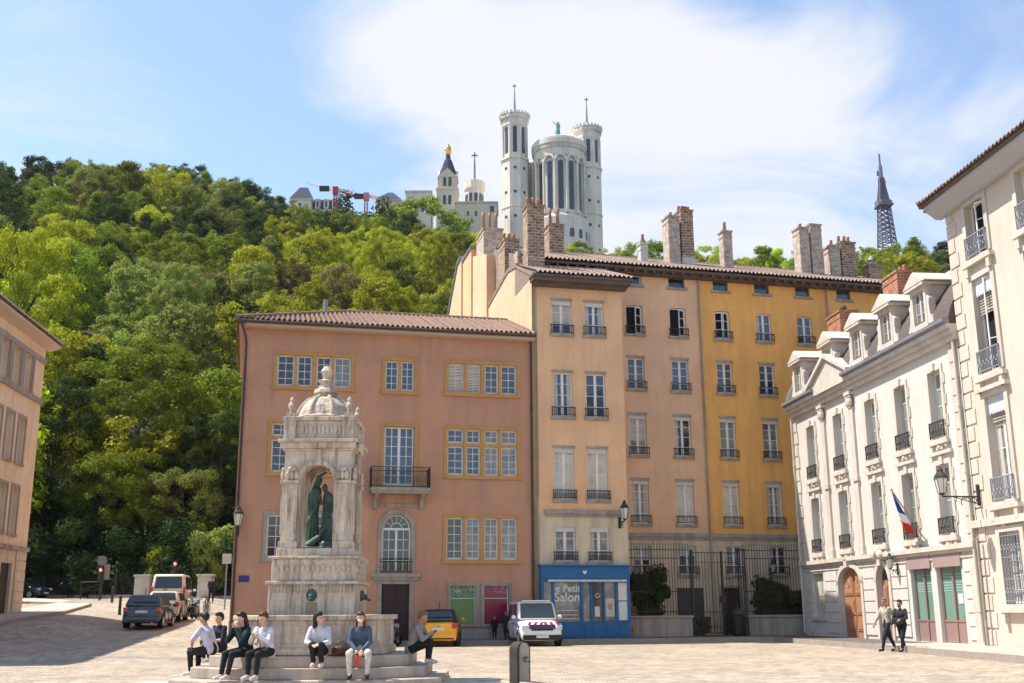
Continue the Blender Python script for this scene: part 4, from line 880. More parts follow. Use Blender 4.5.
# ================================================================ PEACH HOUSE (far left)
le = bld(LF, 'townhouse', 'peach plastered house at the left edge with narrow windows and a deep eave')
lx = [-.9-.2, -2.3, -3.7, -5.1, -6.5, -7.9, -9.3, -10.7, -12.1]
lx = [LF.at(20.7, 435)[0], LF.at(8.5, 435)[0]]; dl = lx[0]-lx[1]; lx = [lx[0]-dl*k for k in range(8)]
lh = [(c-.5, c+.5, a, b_) for c in lx for a, b_ in ((8.62, 10.85), (5.2, 7.45))] + [(c-.5, c+.5, 12.2, 14.1) for c in lx]
wall(le, M['lbuild'], -22, .3, 4.55, 15.1, lh, depth=.3); dx = LF.at(5, 580)[0]
wall(le, M['base'], -22, .3, -.6, 4.55, [(dx-.75, dx+.75, 1.2, 3.8)], depth=.3, name='ground_floor_wall'); MB().box(-22, .298, .34, 12, -.6, 15.1).box(0, .3, .003, .34, -.6, 15.1).build('core', M['lbuild'], le)
for c in lx:
    for a, b_ in ((8.62, 10.85), (5.2, 7.45)):
        f = window(le, c, a, 1.0, b_-a, 4, 'glassm', None, sill='trimg', depth=.26)
        MB().box(-.62, -.5, -.05, -.002, 0, b_-a).box(.5, .62, -.05, -.002, 0, b_-a).box(-.62, .62, -.05, -.002, b_-a, b_-a+.14).build('window_surround', M['trimg'], f, loc=(0, -.26, 0))
    f = window(le, c, 12.2, 1.0, 1.9, 1, 'glassc', None, sill=False, depth=.26)
b = MB().box(-22, .3, -.14, -.002, 11.95, 12.2).box(-22, .3, -.1, -.002, 14.1, 14.35)
for c in lx: b.box(c-dl/2-.16, c-dl/2+.16, -.08, -.002, 12.2, 14.1); b.box(c-.62, c-.5, -.06, -.002, 12.2, 14.1).box(c+.5, c+.62, -.06, -.002, 12.2, 14.1)
b.box(lx[0]+dl/2-.16, lx[0]+dl/2+.1, -.08, -.002, 12.2, 14.1); b.build('window_band', M['trimg'], le)
MB().box(-22, .36, -.14, -.002, 4.45, 4.65).build('string_course', M['trimg'], le)
q = MB()
for k in range(7): q.box(-1.2, .28, -.04, -.001, 1.0+k*.5, 1.0+k*.5+.45)
q.build('rustication', M['base'], le); MB().box(dx-.75, dx+.75, .15, .2, 1.2, 3.8).build('door', M['woodd'], le)
MB().prism([(0, 14.9), (0, 15.15), (-.6, 15.22), (-.6, 15.1)], 'x', -22, .85).box(.3, .85, 0, 12, 15.1, 15.22).build('eaves_board', M['eavew'], le)
tiles(le, -22, .95, -.7, 15.32, 6, 17.3, M['tileg'], hipR=6, rows=12)
le.location.z = 0

# ================================================================ IRON FENCE AND GATE
def atO(x, y=0): return O.w(x, y, 0)
fence_y = -3.0
def place(root, fr, x, y, z): root.location = fr.w(x, y, z); root.rotation_euler = (0, 0, R(fr.deg)); return root
def iron_fence(x0, x1, label, zt=4.62):
    r = place(empty('iron_fence', (0, 0, 0), 0, label, 'fence', None), O, x0, fence_y, 0); L = x1-x0
    MB().box(0, L, -.22, .22, -.1, 1.05).box(-.05, L+.05, -.27, .27, 1.05, 1.17).build('low_wall', M['trimg'], r, bevel=.02)
    b = MB(); n = int(L/.145)
    for k in range(n+1):
        x = L*k/n; b.box(x-.011, x+.011, -.011, .011, 1.17, 4.5); b.lathe([(.012, 4.5), (.028, 4.56), (.002, 4.68)], (x, 0, 0), 4)
    b.build('bars', M['iron'], r); b = MB()
    for z in (1.35, 2.3-.0, 3.9, 4.3): b.box(0, L, -.02, .02, z-.02, z+.02)
    b.build('rails', M['iron'], r)
    return r
x628 = O.at(627, 600, 3)[0]; x690 = O.at(690, 600, 3)[0]; x748 = O.at(746, 600, 3)[0]; x808 = O.at(808, 600, 3)[0]
iron_fence(x628, x690, 'black iron fence on a low stone wall between the blue shop and the gate')
iron_fence(x748, x808, 'black iron fence on a low stone wall between the gate and the white house')
gt = place(empty('iron_gate', (0, 0, 0), 0, 'tall black iron gate with lattice piers in front of the orange house', 'gate'), O, x690+.15, fence_y, 0); gl_ = x748-x690-.3
def pier(x, zt):
    b = MB()
    for dx_ in (-.14, .14):
        for dy in (-.14, .14): b.box(x+dx_-.02, x+dx_+.02, dy-.02, dy+.02, .15, zt)
    for k in range(int(zt/.28)): 
        z = .2+k*.28; b.bar((x-.14, -.14, z), (x+.14, -.14, z+.28), .01, n=4); b.bar((x+.14, -.14, z), (x-.14, -.14, z+.28), .01, n=4); b.bar((x+.14, -.14, z), (x+.14, .14, z+.28), .01, n=4)
    b.box(x-.18, x+.18, -.18, .18, zt, zt+.06); return b
pier(gl_, 4.3).build('lattice_pier', M['iron'], gt); MB().box(-.06, .06, -.06, .06, .15, 4.3).build('post', M['iron'], gt); MB().box(gl_*.6-.05, gl_*.6+.05, -.05, .05, .15, 4.25).build('post', M['iron'], gt)
for x0, x1 in ((.06, gl_*.6-.05), (gl_*.6+.05, gl_-.16)):
    b = MB().box(x0, x1, -.02, .02, 4.16, 4.2).box(x0, x1, -.02, .02, .3, .35).box(x0, x1, -.02, .02, 1.3, 1.34).box(x0, x1, -.02, .02, 3.7, 3.73); n = int((x1-x0)/.15)
    for k in range(n+1): x = x0+(x1-x0)*k/n; b.box(x-.01, x+.01, -.01, .01, .3, 4.18)
    for k in range(n): b.torus((x0+(x1-x0)*(k+.5)/n, 0, .6), .06, .01, 'y', 8, 4)
    lf = b.build('gate_leaf', M['iron'], gt)
MB().box(gl_*.6-.14, gl_*.6+.14, -.08, .08, 1.75, 2.1).build('lock_box', M['iron'], gt)

# ================================================================ FOLIAGE
def leaves_mesh(name, clumps, size, seed, flat=.75, up=.35):
    r = np.random.default_rng(seed); P = []; Nn = []; Sz = []
    for (c, rad, n) in clumps:
        d = r.normal(size=(n, 3)); d /= np.linalg.norm(d, axis=1)[:, None]; rr = rad*(r.random(n)**.45)[:, None]
        p = np.array(c)+d*rr*np.array([1, 1, flat]); nn = d*1.15+r.normal(size=(n, 3))*.38+np.array([0, 0, up])
        P.append(p); Nn.append(nn/np.linalg.norm(nn, axis=1)[:, None]); Sz.append(size*(.6+.8*r.random(n)))
    P = np.concatenate(P); Nn = np.concatenate(Nn); Sz = np.concatenate(Sz)[:, None]; n = len(P)
    a = np.cross(Nn, r.normal(size=(n, 3))); a /= np.linalg.norm(a, axis=1)[:, None]; b = np.cross(Nn, a)
    V = np.stack([P-a*Sz*.5, P+b*Sz*.33, P+a*Sz*.5, P-b*Sz*.33], axis=1).reshape(-1, 3)
    me = bpy.data.meshes.new(name); me.vertices.add(4*n); me.vertices.foreach_set('co', V.astype(np.float32).ravel())
    me.loops.add(4*n); me.loops.foreach_set('vertex_index', np.arange(4*n, dtype=np.int32)); me.polygons.add(n)
    me.polygons.foreach_set('loop_start', np.arange(0, 4*n, 4, dtype=np.int32)); me.polygons.foreach_set('loop_total', np.full(n, 4, dtype=np.int32))
    me.update(); me.validate(); return me
def crown_clumps(H, W, seed, nc=34, per=130, base=.28, shape='round', cr=.17):
    r = random.Random(seed); out = []
    for k in range(nc):
        t = r.random(); z = base+(1-base)*(.08+.86*t); a = r.uniform(0, 2*math.pi)
        if shape == 'round': env = math.sqrt(max(.02, 1-((t-.42)/.62)**2))
        elif shape == 'cone': env = (1-t)**.8+.08
        else: env = math.sqrt(max(.02, 1-((t-.6)/.66)**2))
        rad = W/2*env*(.45+.5*r.random()); rc = W*cr*(.65+.7*r.random())
        out.append(((rad*math.cos(a), rad*math.sin(a), H*z), rc, int(per*(rc/(W*cr))**2)))
    out.append(((0, 0, H*(base+(1-base)*.45)), W*.3, per))
    return out
def trunk_mesh(H, W, seed, base=.28, r0=.02, nb=7):
    r = random.Random(seed); b = MB(); p = Vector((0, 0, -1.0)); q = Vector((r.uniform(-.03, .03)*H, r.uniform(-.03, .03)*H, H*base*1.1)); b.bar(p, q, H*r0, H*r0*.75, 8)
    q2 = q+Vector((r.uniform(-.06, .06)*W, r.uniform(-.06, .06)*W, H*.3)); b.bar(q, q2, H*r0*.75, H*r0*.45, 7)
    q3 = q2+Vector((r.uniform(-.1, .1)*W, r.uniform(-.1, .1)*W, H*.22)); b.bar(q2, q3, H*r0*.45, H*r0*.12, 6)
    for k in range(nb):
        a = r.uniform(0, 6.28); s = q.lerp(q2, r.random()); e = s+Vector((math.cos(a)*W*.33, math.sin(a)*W*.33, H*r.uniform(.12, .3))); m = s.lerp(e, .5)+Vector((0, 0, -H*.02)); b.bar(s, m, H*r0*.35, H*r0*.24, 6); b.bar(m, e, H*r0*.24, H*r0*.07, 5)
        for j in range(2): b.bar(m, e+Vector((r.uniform(-1, 1), r.uniform(-1, 1), r.uniform(-.2, .8)))*W*.1, H*r0*.14, H*r0*.04, 4)
    return b.mesh('trunk')
PROTO = []
for s, (H, W, shp, nc, cr_) in enumerate(((13, 10, 'round', 84, .105), (12, 11, 'top', 90, .10), (15, 10, 'round', 90, .11), (11, 9.5, 'round', 76, .115), (14, 12, 'top', 100, .095), (16, 8.5, 'round', 80, .125), (12, 10, 'top', 80, .11), (15, 7, 'cone', 60, .15))):
    PROTO.append((leaves_mesh('crown', crown_clumps(H, W, 100+s, nc, 95, .18 if shp != 'cone' else .1, shp, cr_), .38, 50+s), trunk_mesh(H, W, 200+s, .2), H, W))
KIND = dict(bright=('leafy tree with bright yellow green crown', 'bright'), mid=('leafy tree with mid green crown', 'mid'), dark=('dense tree with dark green crown', 'dark'), sage=('tree with pale sage green crown', 'sage'),
            olive=('tree with dull olive green crown', 'olive'), rust=('tree with rusty brown tinted crown', 'rust'), yellow=('shrubby tree with vivid yellow crown', 'yellow'))
def tree(x, y, z, k, scale, pi, label, group=None, rz=None, sz=1.0, name='tree'):
    cm, tm, H, W = PROTO[pi]
    t = empty(name, (x, y, z), random.uniform(0, 6.28) if rz is None else rz, label, 'tree', group); t.scale = (scale, scale, scale*sz)
    a = bpy.data.objects.new('trunk', tm); COL.objects.link(a); a.parent = t
    if not tm.materials: tm.materials.append(M['bark'])
    c = bpy.data.objects.new('crown', cm); COL.objects.link(c); c.parent = t
    if not cm.materials: cm.materials.append(LEAF['mid'])
    c.material_slots[0].link = 'OBJECT'; c.material_slots[0].material = LEAF[k]; return t
def projp(x, y, z):
    d = np.array([x, y, z-EYE]); c = d@_f; return 512+FPX*(d@_X)/c, 341.5-FPX*(d@_U)/c
# zones: px window -> preferred kinds, read off the photograph
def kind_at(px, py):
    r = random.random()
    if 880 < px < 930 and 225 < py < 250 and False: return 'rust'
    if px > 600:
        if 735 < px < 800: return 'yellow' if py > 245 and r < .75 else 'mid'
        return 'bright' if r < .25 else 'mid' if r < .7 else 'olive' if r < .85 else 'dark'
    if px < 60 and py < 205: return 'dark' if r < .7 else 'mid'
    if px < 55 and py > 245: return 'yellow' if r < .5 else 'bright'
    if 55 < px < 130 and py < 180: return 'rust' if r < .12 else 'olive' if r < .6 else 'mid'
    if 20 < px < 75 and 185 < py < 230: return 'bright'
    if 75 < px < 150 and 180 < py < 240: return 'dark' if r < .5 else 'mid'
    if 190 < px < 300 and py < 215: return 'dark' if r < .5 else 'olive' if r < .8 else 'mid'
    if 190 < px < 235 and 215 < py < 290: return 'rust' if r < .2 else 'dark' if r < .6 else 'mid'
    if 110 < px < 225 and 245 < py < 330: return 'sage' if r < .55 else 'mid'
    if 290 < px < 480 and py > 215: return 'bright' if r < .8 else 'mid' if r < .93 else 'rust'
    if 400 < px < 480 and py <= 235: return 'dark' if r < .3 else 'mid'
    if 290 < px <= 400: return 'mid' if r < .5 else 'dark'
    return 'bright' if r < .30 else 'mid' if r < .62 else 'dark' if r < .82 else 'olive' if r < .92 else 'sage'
ntree = 0; r_ = 96.
while r_ < 318:
    sp_ = 7.2+r_*.012; n = int(R(62)*r_/sp_)
    for i in range(n+1):
        a = -29+60*(i+random.uniform(-.35, .35))/n; rr = r_+random.uniform(-2.5, 2.5); x, y = rr*math.sin(R(a)), rr*math.cos(R(a)); z = hz(x, y)
        sc_ = random.uniform(.72, 1.08); pi = random.choice([0, 1, 2, 3, 4, 6, 0, 1, 4, 5, 7]) if r_ < 300 else random.choice([0, 1, 3, 4, 6])
        H, W = PROTO[pi][2]*sc_, PROTO[pi][3]*sc_; px, py = projp(x, y, z+H)
        if px < -40 or px > 960: continue
        skl = float(np.interp(px, [0, 60, 130, 200, 240, 280, 300, 345, 400, 425, 455, 500, 610, 640, 700, 740, 800, 840, 900, 945], [150, 152, 154, 162, 176, 185, 201, 209, 209, 204, 219, 226, 243, 235, 234, 238, 248, 244, 236, 232]))+random.uniform(0, 5)
        if py < skl:
            ang = math.radians(13.736)+math.atan((341.5-skl)/FPX); hh_ = EYE+y*math.tan(ang)-z
            if hh_ < 4: continue
            sc_ *= hh_/H; H = hh_; W = PROTO[pi][3]*sc_; py = skl
        lim = 640 if px < 238 else (325 if px < 470 else (262 if px < 545 else 276))
        if py > lim: continue
        if 488 < px < 612 and rr > 296: continue
        if 285 < px < 440 and rr > 299: continue
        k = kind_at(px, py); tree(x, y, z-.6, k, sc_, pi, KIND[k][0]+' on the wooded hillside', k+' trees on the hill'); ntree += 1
    r_ += 8.5
print('TREES', ntree)
# named nearer trees
PROTO.append((leaves_mesh('crown', crown_clumps(24, 17, 900, 200, 190, .22, 'round', .07), .32, 77), trunk_mesh(24, 17, 901, .22, .016, 12), 24, 17))   # 8
PROTO.append((leaves_mesh('crown', crown_clumps(21, 12, 910, 150, 180, .08, 'round', .085), .28, 78), trunk_mesh(21, 12, 911, .2, .016, 12), 21, 12))   # 9
PROTO.append((leaves_mesh('crown', crown_clumps(16, 13, 920, 120, 150, .3, 'top', .09), .3, 79), trunk_mesh(16, 13, 921, .3, .018, 10), 16, 13))   # 10
def T(px, py_top, y, k, pi, label, sc=1, zb=None, sz=1.0, name='tree'):
    p = atY(px, py_top, y); zb = zb if zb is not None else (hz(p[0], y) if y > 86 else gz(p[0], y)); H = p[2]-zb
    s = H/PROTO[pi][2]; t = tree(p[0], y, zb, k, s, pi, label); t.scale = (s*sc, s*sc, s); return t
T(150, 338, 93, 'mid', 8, 'large broad green tree standing behind the iron railings left of the salmon house', 1.05)
T(62, 372, 88, 'dark', 9, 'tall dark tree beside the peach house, narrow and dense', .95)
T(22, 232, 112, 'yellow', 10, 'vivid yellow green tree rising just above the eave of the peach house', .62)
T(215, 405, 89, 'dark', 9, 'dark shady tree close to the left corner of the salmon house', .9)
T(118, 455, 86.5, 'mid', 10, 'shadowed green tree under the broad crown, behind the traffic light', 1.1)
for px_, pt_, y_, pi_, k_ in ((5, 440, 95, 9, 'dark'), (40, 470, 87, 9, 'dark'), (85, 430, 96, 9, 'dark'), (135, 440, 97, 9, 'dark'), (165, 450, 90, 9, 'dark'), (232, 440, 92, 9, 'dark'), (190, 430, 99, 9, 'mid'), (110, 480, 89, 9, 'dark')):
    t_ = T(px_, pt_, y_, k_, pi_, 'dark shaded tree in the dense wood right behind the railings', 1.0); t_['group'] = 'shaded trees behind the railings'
T(185, 470, 86.5, 'olive', 10, 'olive green tree above the grey shelter roof', 1.0)
T(185, 262, 135, 'sage', 8, 'big pale sage green tree on the slope above the broad tree', .8)
T(385, 228, 205, 'bright', 8, 'largest bright yellow green tree, above the middle of the salmon roof', .95)
T(325, 232, 215, 'bright', 8, 'bright yellow green tree left of the largest one above the salmon roof', .8)
T(118, 196, 215, 'dark', 8, 'large dark tree with a ragged crown high on the left of the hill', .7)
T(345, 275, 170, 'rust', 4, 'small rust tinted tree just above the salmon roof vent pipe', .8)
T(428, 199, 352, 'mid', 0, 'dark green round tree right before the plain cream block', 1.1)
T(362, 202, 352, 'dark', 1, 'dark green tree before the pointed slate pavilion', 1.0)
T(395, 214, 350, 'mid', 6, 'green tree between the slate pavilion and the cream block', 1.1)
T(438, 232, 210, 'bright', 8, 'bright green tree beside the cream side gable', .7)
bush_me = leaves_mesh('foliage', [((random.uniform(-.9, .9), random.uniform(-.6, .6), random.uniform(.5, 2.3)), random.uniform(.35, .6), 260) for k in range(26)], .17, 31)
bush2_me = leaves_mesh('foliage', [((random.uniform(-.6, .6), random.uniform(-.5, .5), random.uniform(.3, 1.9)), random.uniform(.3, .5), 200) for k in range(18)], .17, 32)
def bush(loc, me, k, label, sc=(1, 1, 1), grp=None):
    t = empty('bush', loc, random.uniform(0, 6), label, 'bush', grp); t.scale = sc
    o = bpy.data.objects.new('foliage', me); COL.objects.link(o); o.parent = t
    if not me.materials: me.materials.append(LEAF['mid'])
    o.material_slots[0].link = 'OBJECT'; o.material_slots[0].material = LEAF[k]
    b = MB()
    for q in range(6): b.bar((0, 0, -.1), (random.uniform(-.6, .6), random.uniform(-.4, .4), 1.6), .03, .012, 5)
    b.build('stems', M['bark'], t); return t
def atF(px, off): x, z = O.at(px, 600, off); return O.w(x, -off, .1)
bush(atF(651, 2.0), bush_me, 'dark', 'large dark green bush behind the fence beside the blue shop', (1.15, .9, 1.35))
bush(atF(771, 2.1), bush_me, 'dark', 'broad dark green bush behind the fence, left of its neighbour by the gate', (1.0, .9, 1.15))
bush(atF(793, 2.1), bush2_me, 'dark', 'lower dark bush behind the fence beside the white house', (1.5, .9, 1.25))
bush(atF(702, 2.2), bush2_me, 'olive', 'small pot bush behind the iron gate', (.5, .5, .55))
for px, lab in ((155, 'light green shrub behind the left stone gate pillar'), (208, 'tall pale shrub behind the right stone gate pillar'), (88, 'low shrub behind the railings below the traffic light'), (40, 'low shrub behind the railings beside the peach house')):
    p = atY(px, 590, 82.5); bush((p[0], 82.5, gz(p[0], 82)), bush_me, {155: 'mid', 208: 'sage', 88: 'dark', 40: 'shade'}[px], lab, (1.5, 1.2, {155: 1.55, 208: 2.0, 88: 1.1, 40: 1.2}[px]))
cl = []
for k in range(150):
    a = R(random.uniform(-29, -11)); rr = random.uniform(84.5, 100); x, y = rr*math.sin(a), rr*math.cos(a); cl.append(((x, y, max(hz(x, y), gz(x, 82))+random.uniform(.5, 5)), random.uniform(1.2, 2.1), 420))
io = bpy.data.objects.new('undergrowth', leaves_mesh('undergrowth', cl, .26, 6)); COL.objects.link(io); io.data.materials.append(LEAF['shade']); tag(io, 'scrub with shadow painted into its leaves covering the foot of the slope behind the railings', 'undergrowth', kind='stuff'); cl = []
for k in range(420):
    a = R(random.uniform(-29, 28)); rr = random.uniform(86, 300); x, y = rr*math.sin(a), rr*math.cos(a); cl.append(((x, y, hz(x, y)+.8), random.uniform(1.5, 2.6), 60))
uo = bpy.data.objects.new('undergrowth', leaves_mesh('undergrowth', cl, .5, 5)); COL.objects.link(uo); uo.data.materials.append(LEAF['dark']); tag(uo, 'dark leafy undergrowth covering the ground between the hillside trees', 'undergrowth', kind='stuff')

# ================================================================ ON THE HILL
BY = 385
def yat(px, py, y=BY): return atY(px, py, y)
bas = empty('basilica', (yat(560, 245)[0], BY, hz(yat(560, 245)[0], BY)), 0, 'white stone basilica with an arcaded apse and two tall octagonal towers on the hilltop', 'church')
bx, bz = bas.location.x, bas.location.z; MP = FPX/1/ (BY*1.0)
def bl(px, py, y=BY): p = atY(px, py, y); return p[0]-bx, p[2]-bz
def octower(pxc, pxw, py_top, py_belt, py_low, dy, extra):
    cx_ = bl(pxc, py_belt)[0]; r = abs(bl(pxc+pxw/2, py_belt)[0]-cx_); zt = bl(pxc, py_top)[1]; zb = bl(pxc, py_belt)[1]; zl = -8
    b = MB(); rot = math.pi/8; rr = r/math.cos(rot)
    b.lathe([(rr*.98, zl), (rr*.98, zb-.6), (rr*1.06, zb-.4), (rr*1.06, zb+.3), (rr*.9, zb+.5), (rr*.9, zt-5), (rr*.98, zt-4.4), (rr*.98, zt-2.2), (rr*1.12, zt-1.4), (rr*1.12, zt-.4), (rr*1.02, zt-.3), (rr*1.02, zt)], (cx_, dy, 0), 8, rot)
    t = b.build('tower', M['basil'], bas); t['label'] = extra
    for q_ in (.25, .5, .75): zq = zl+(zb-zl)*q_; MB().lathe([(rr*1.0, zq), (rr*1.03, zq+.1), (rr*1.03, zq+.45), (rr*1.0, zq+.55)], (cx_, dy, 0), 8, rot).build('string_course', M['basil'], t)
    bd_ = MB().torus((cx_, dy, zt-.05), rr*1.05, .3, 'z', 24, 6)
    for k in range(24): a = k*math.pi/12; bd_.box(cx_+rr*1.05*math.cos(a)-.35, cx_+rr*1.05*math.cos(a)+.35, dy+rr*1.05*math.sin(a)-.35, dy+rr*1.05*math.sin(a)+.35, zt-.2, zt+.8)
    bd_.build('parapet', M['basil'], t)
    w_ = MB(); f_ = MB()
    for k in range(8):
        a = k*math.pi/4; ap = rr*.9*math.cos(rot); m_ = Matrix.Translation((cx_, dy, 0))@Matrix.Rotation(a, 4, 'Z'); q = MB(); hh = (zt-5)-(zb+2.2)
        q.prism([(-.75, zb+2.2), (.75, zb+2.2)]+[(.75*math.cos(t_), zt-5.9+.75*math.sin(t_)) for t_ in [math.pi*j/8 for j in range(9)]], 'y', -ap-.05, -ap+.4); q.xf(m_).build('tower_window', M['glassd'], t)
        q = MB()
        for s in (-1, 1): q.bar((s*rr*.37, -ap-.1, zb+.6), (s*rr*.37, -ap-.1, zt-5), .3, n=6)
        q.torus((0, -ap-.1, zt-5.9), 1.05, .18, 'y', 12, 5, 0, math.pi); q.xf(m_); f_.add(q.v, q.f)
        if k in (0, 7, 1):
            for j in range(4):
                q = MB(); zc = zb-4-j*(9.5); q.bar((0, -rr*.98*math.cos(rot)-.08, zc), (0, -rr*.9*math.cos(rot)+.1, zc), .62, n=10); q.xf(m_).build('round_window', M['glassd'], t)
    f_.build('colonnettes', M['basil'], t)
    return cx_, zt, t
for pxc, py_t, py_b, sp_top, lab, dy in ((515, 118, 162, 84, 'left octagonal tower', 0), (588.5, 127.5, 168, 94, 'right octagonal tower', 3)):
    cx_, zt, t = octower(pxc, 26, py_t, py_b, 245, dy, lab); zs = bl(pxc, sp_top)[1]
    MB().lathe([(1.2, zt), (1.3, zt+1), (.5, zt+1.6), (.95, zt+2.4), (.4, zt+3.3), (.42, zt+4), (.12, zs-1.5)], (cx_, dy, 0), 8).box(cx_-.75, cx_+.75, dy-.12, dy+.12, zs-1.1, zs-.7).box(cx_-.14, cx_+.14, dy-.12, dy+.12, zs-1.8, zs).torus((cx_, dy, zt+2.6), .95, .1, 'y', 12, 4).build('spire', M['zinc'], t)
# apse
ax, _z = bl(560, 200); ar = abs(bl(587, 200)[0]-ax); zr = bl(560, 146)[1]; ztop = bl(560, 166)[1]; zbot = bl(560, 217)[1]
ap = MB().lathe([(ar*.9, -8), (ar*.9, zr-8), (ar*.97, zr-7), (ar*.97, zr-3.4), (ar*1.04, zr-2.6), (ar*1.04, zr-.9), (ar*.98, zr-.8), (ar*.98, zr)], (ax, 0, 0), 40)
ap = ap.build('apse', M['basil'], bas, smooth=False); MB().lathe([(ar*.96, zr), (ar*.8, zr+1.0), (ar*.5, zr+2.3), (.1, zr+3.3)], (ax, 0, 0), 32).build('apse_roof', M['basil'], bas, smooth=True)
w_ = MB(); f_ = MB(); NB = 13
for k in range(-5, 6):
    a = k*math.pi*2/14; m_ = Matrix.Translation((ax, 0, 0))@Matrix.Rotation(a, 4, 'Z'); q = MB()
    q.prism([(-.95, zbot), (.95, zbot)]+[(.95*math.cos(t_), ztop-2.2+.95*math.sin(t_)) for t_ in [math.pi*j/8 for j in range(9)]], 'y', -ar*.9-.12, -ar*.9+.5).xf(m_); w_.add(q.v, q.f)
    q = MB().torus((0, -ar*.97+.0, ztop-1.1), 1.75, .42, 'y', 14, 6, 0, math.pi).xf(m_); f_.add(q.v, q.f)
    m_ = Matrix.Translation((ax, 0, 0))@Matrix.Rotation(a+math.pi/14, 4, 'Z'); q = MB().bar((0, -ar*.99, zbot-.5), (0, -ar*.99, ztop-1.6), .42, n=10).box(-.7, .7, -ar*1.03, -ar*.9, ztop-1.6, ztop-.8).box(-.75, .75, -ar*1.04, -ar*.9, zbot-1.6, zbot-.4).xf(m_); f_.add(q.v, q.f)
for k in range(64):
    a = k*math.pi/32; q = MB().box(-.28, .28, -ar*1.02, -ar*.95, zr-4.3, zr-3.3).xf(Matrix.Translation((ax, 0, 0))@Matrix.Rotation(a, 4, 'Z')); f_.add(q.v, q.f)
w_.build('apse_windows', M['glassd'], ap); f_.build('arcade', M['basil'], ap)
MB().lathe([(ar*1.05, -8), (ar*1.05, zbot-3.2), (ar*.92, zbot-1.6)], (ax, 0, 0), 32).build('apse_plinth', M['basil'], bas)
w_ = MB()
for k in range(-4, 5): q = MB().prism([(-.8, zbot-11), (.8, zbot-11)]+[(.8*math.cos(t_), zbot-8.4+.8*math.sin(t_)) for t_ in [math.pi*j/8 for j in range(9)]], 'y', -ar*1.05-.1, -ar*1.05+.5).xf(Matrix.Translation((ax, 0, 0))@Matrix.Rotation(k*.36, 4, 'Z')); q.build('crypt_window', M['glassd'], bas)
x0 = bl(524, 200)[0]; x1 = bl(580, 200)[0]; MB().box(x0, x1, 4, 60, -8, bl(560, 158)[1]).box(x0-7, x0, 30, 60, -8, bl(500, 190)[1]).build('nave', M['basil'], bas)
# statue on the apse: angel
sx, sz_ = bl(558, 144); b = MB().lathe([(2.6, zr+1.2), (2.6, zr+2.4), (1.7, zr+2.7), (.8, zr+3.6), (.9, zr+5.2), (.7, zr+5.6)], (sx, 0, 0), 10); zt = bl(558, 121)[1]; h = zt-(zr+5.5)
b.lathe([(.95, zr+5.5), (.7, zr+5.5+h*.35), (.62, zr+5.5+h*.55), (.75, zr+5.5+h*.7), (.25, zr+5.5+h*.76)], (sx, 0, 0), 10).ell((sx, 0, zr+5.5+h*.84), (.38, .38, .5), 8, 6)
b.bar((sx-.5, 0, zr+5.5+h*.68), (sx-1.5, 0, zr+5.5+h*.85), .22, .15).bar((sx-1.5, 0, zr+5.5+h*.85), (sx-1.6, 0, zt), .15, .08).bar((sx+.5, 0, zr+5.5+h*.68), (sx+.9, 0, zr+5.5+h*.4), .22, .15).bar((sx+.3, .3, zr+5.5+h*.7), (sx+1.0, .9, zr+5.5+h*.95), .3, .1)
b.build('angel_statue', mat('verdigris', (.16, .36, .29), .7, (.10, .24, .19), 1.), bas)
# chapel tower with gilded figure
ch = empty('chapel', (yat(449, 210)[0], BY-8, hz(yat(449, 210)[0], BY)), 0, 'square chapel bell tower with a dark ribbed dome and a gilded statue on top', 'chapel'); bx, bz = ch.location.x, ch.location.z
YC = BY-8; Lc = lambda px, py: (atY(px, py, YC)[0]-bx, atY(px, py, YC)[2]-bz)
hw = abs(Lc(459.5, 200)[0]-Lc(438.5, 200)[0])/2; z1 = Lc(449, 192)[1]; z2 = Lc(449, 178)[1]; z3 = Lc(449, 157)[1]; z4 = Lc(449, 143)[1]
MB().box(-hw, hw, -hw, hw, -8, z1).box(-hw*1.06, hw*1.06, -hw*1.06, hw*1.06, z1-.5, z1+.2).box(-hw*.9, hw*.9, -hw*.9, hw*.9, z1, z2).build('tower', M['chapel'], ch)
g_ = MB()
for k in range(4):
    q = MB().prism([(-hw*.92, z2-1), (hw*.92, z2-1), (0, z2+2.6)], 'y', -hw*.97, -hw*.7).xf(Matrix.Rotation(k*math.pi/2, 4, 'Z')); g_.add(q.v, q.f)
g_.build('gables', M['chapel'], ch); w_ = MB()
for k in range(4):
    q = MB()
    for x in (-.95, .95):
        for za, zb_ in ((z1+1, z2-1.4), (Lc(449, 208)[1], Lc(449, 200)[1])): q.prism([(x-.55, za), (x+.55, za), (x+.55, zb_), (x+.3, zb_+.5), (x-.3, zb_+.5), (x-.55, zb_)], 'y', -hw-.06 if za < z1 else -hw*.9-.06, -hw*.85)
    q.xf(Matrix.Rotation(k*math.pi/2, 4, 'Z')); w_.add(q.v, q.f)
w_.build('belfry_openings', M['glassd'], ch)
MB().lathe([(hw*.98, z2-.5), (hw*.86, z2+1.5), (hw*.62, z2+3.8), (hw*.36, z3-1.5), (hw*.22, z3-.8), (hw*.24, z3), (.5, z3+.8)], (0, 0, 0), 12).build('dome', M['slateb'], ch)
MB().lathe([(.9, z3+.7), (1.15, z3+1.2), (.9, z3+2.6), (1.05, z3+3.6), (.7, z3+4.3), (.3, z3+4.5)], (0, 0, 0), 10).ell((0, 0, z4-.7), (.42, .42, .6), 8, 6).bar((-.7, -.1, z3+3.9), (-1.1, -.4, z3+2.3), .25, .16).bar((.7, -.1, z3+3.9), (1.1, -.4, z3+2.3), .25, .16).build('gilded_statue', M['gold'], ch, smooth=True)
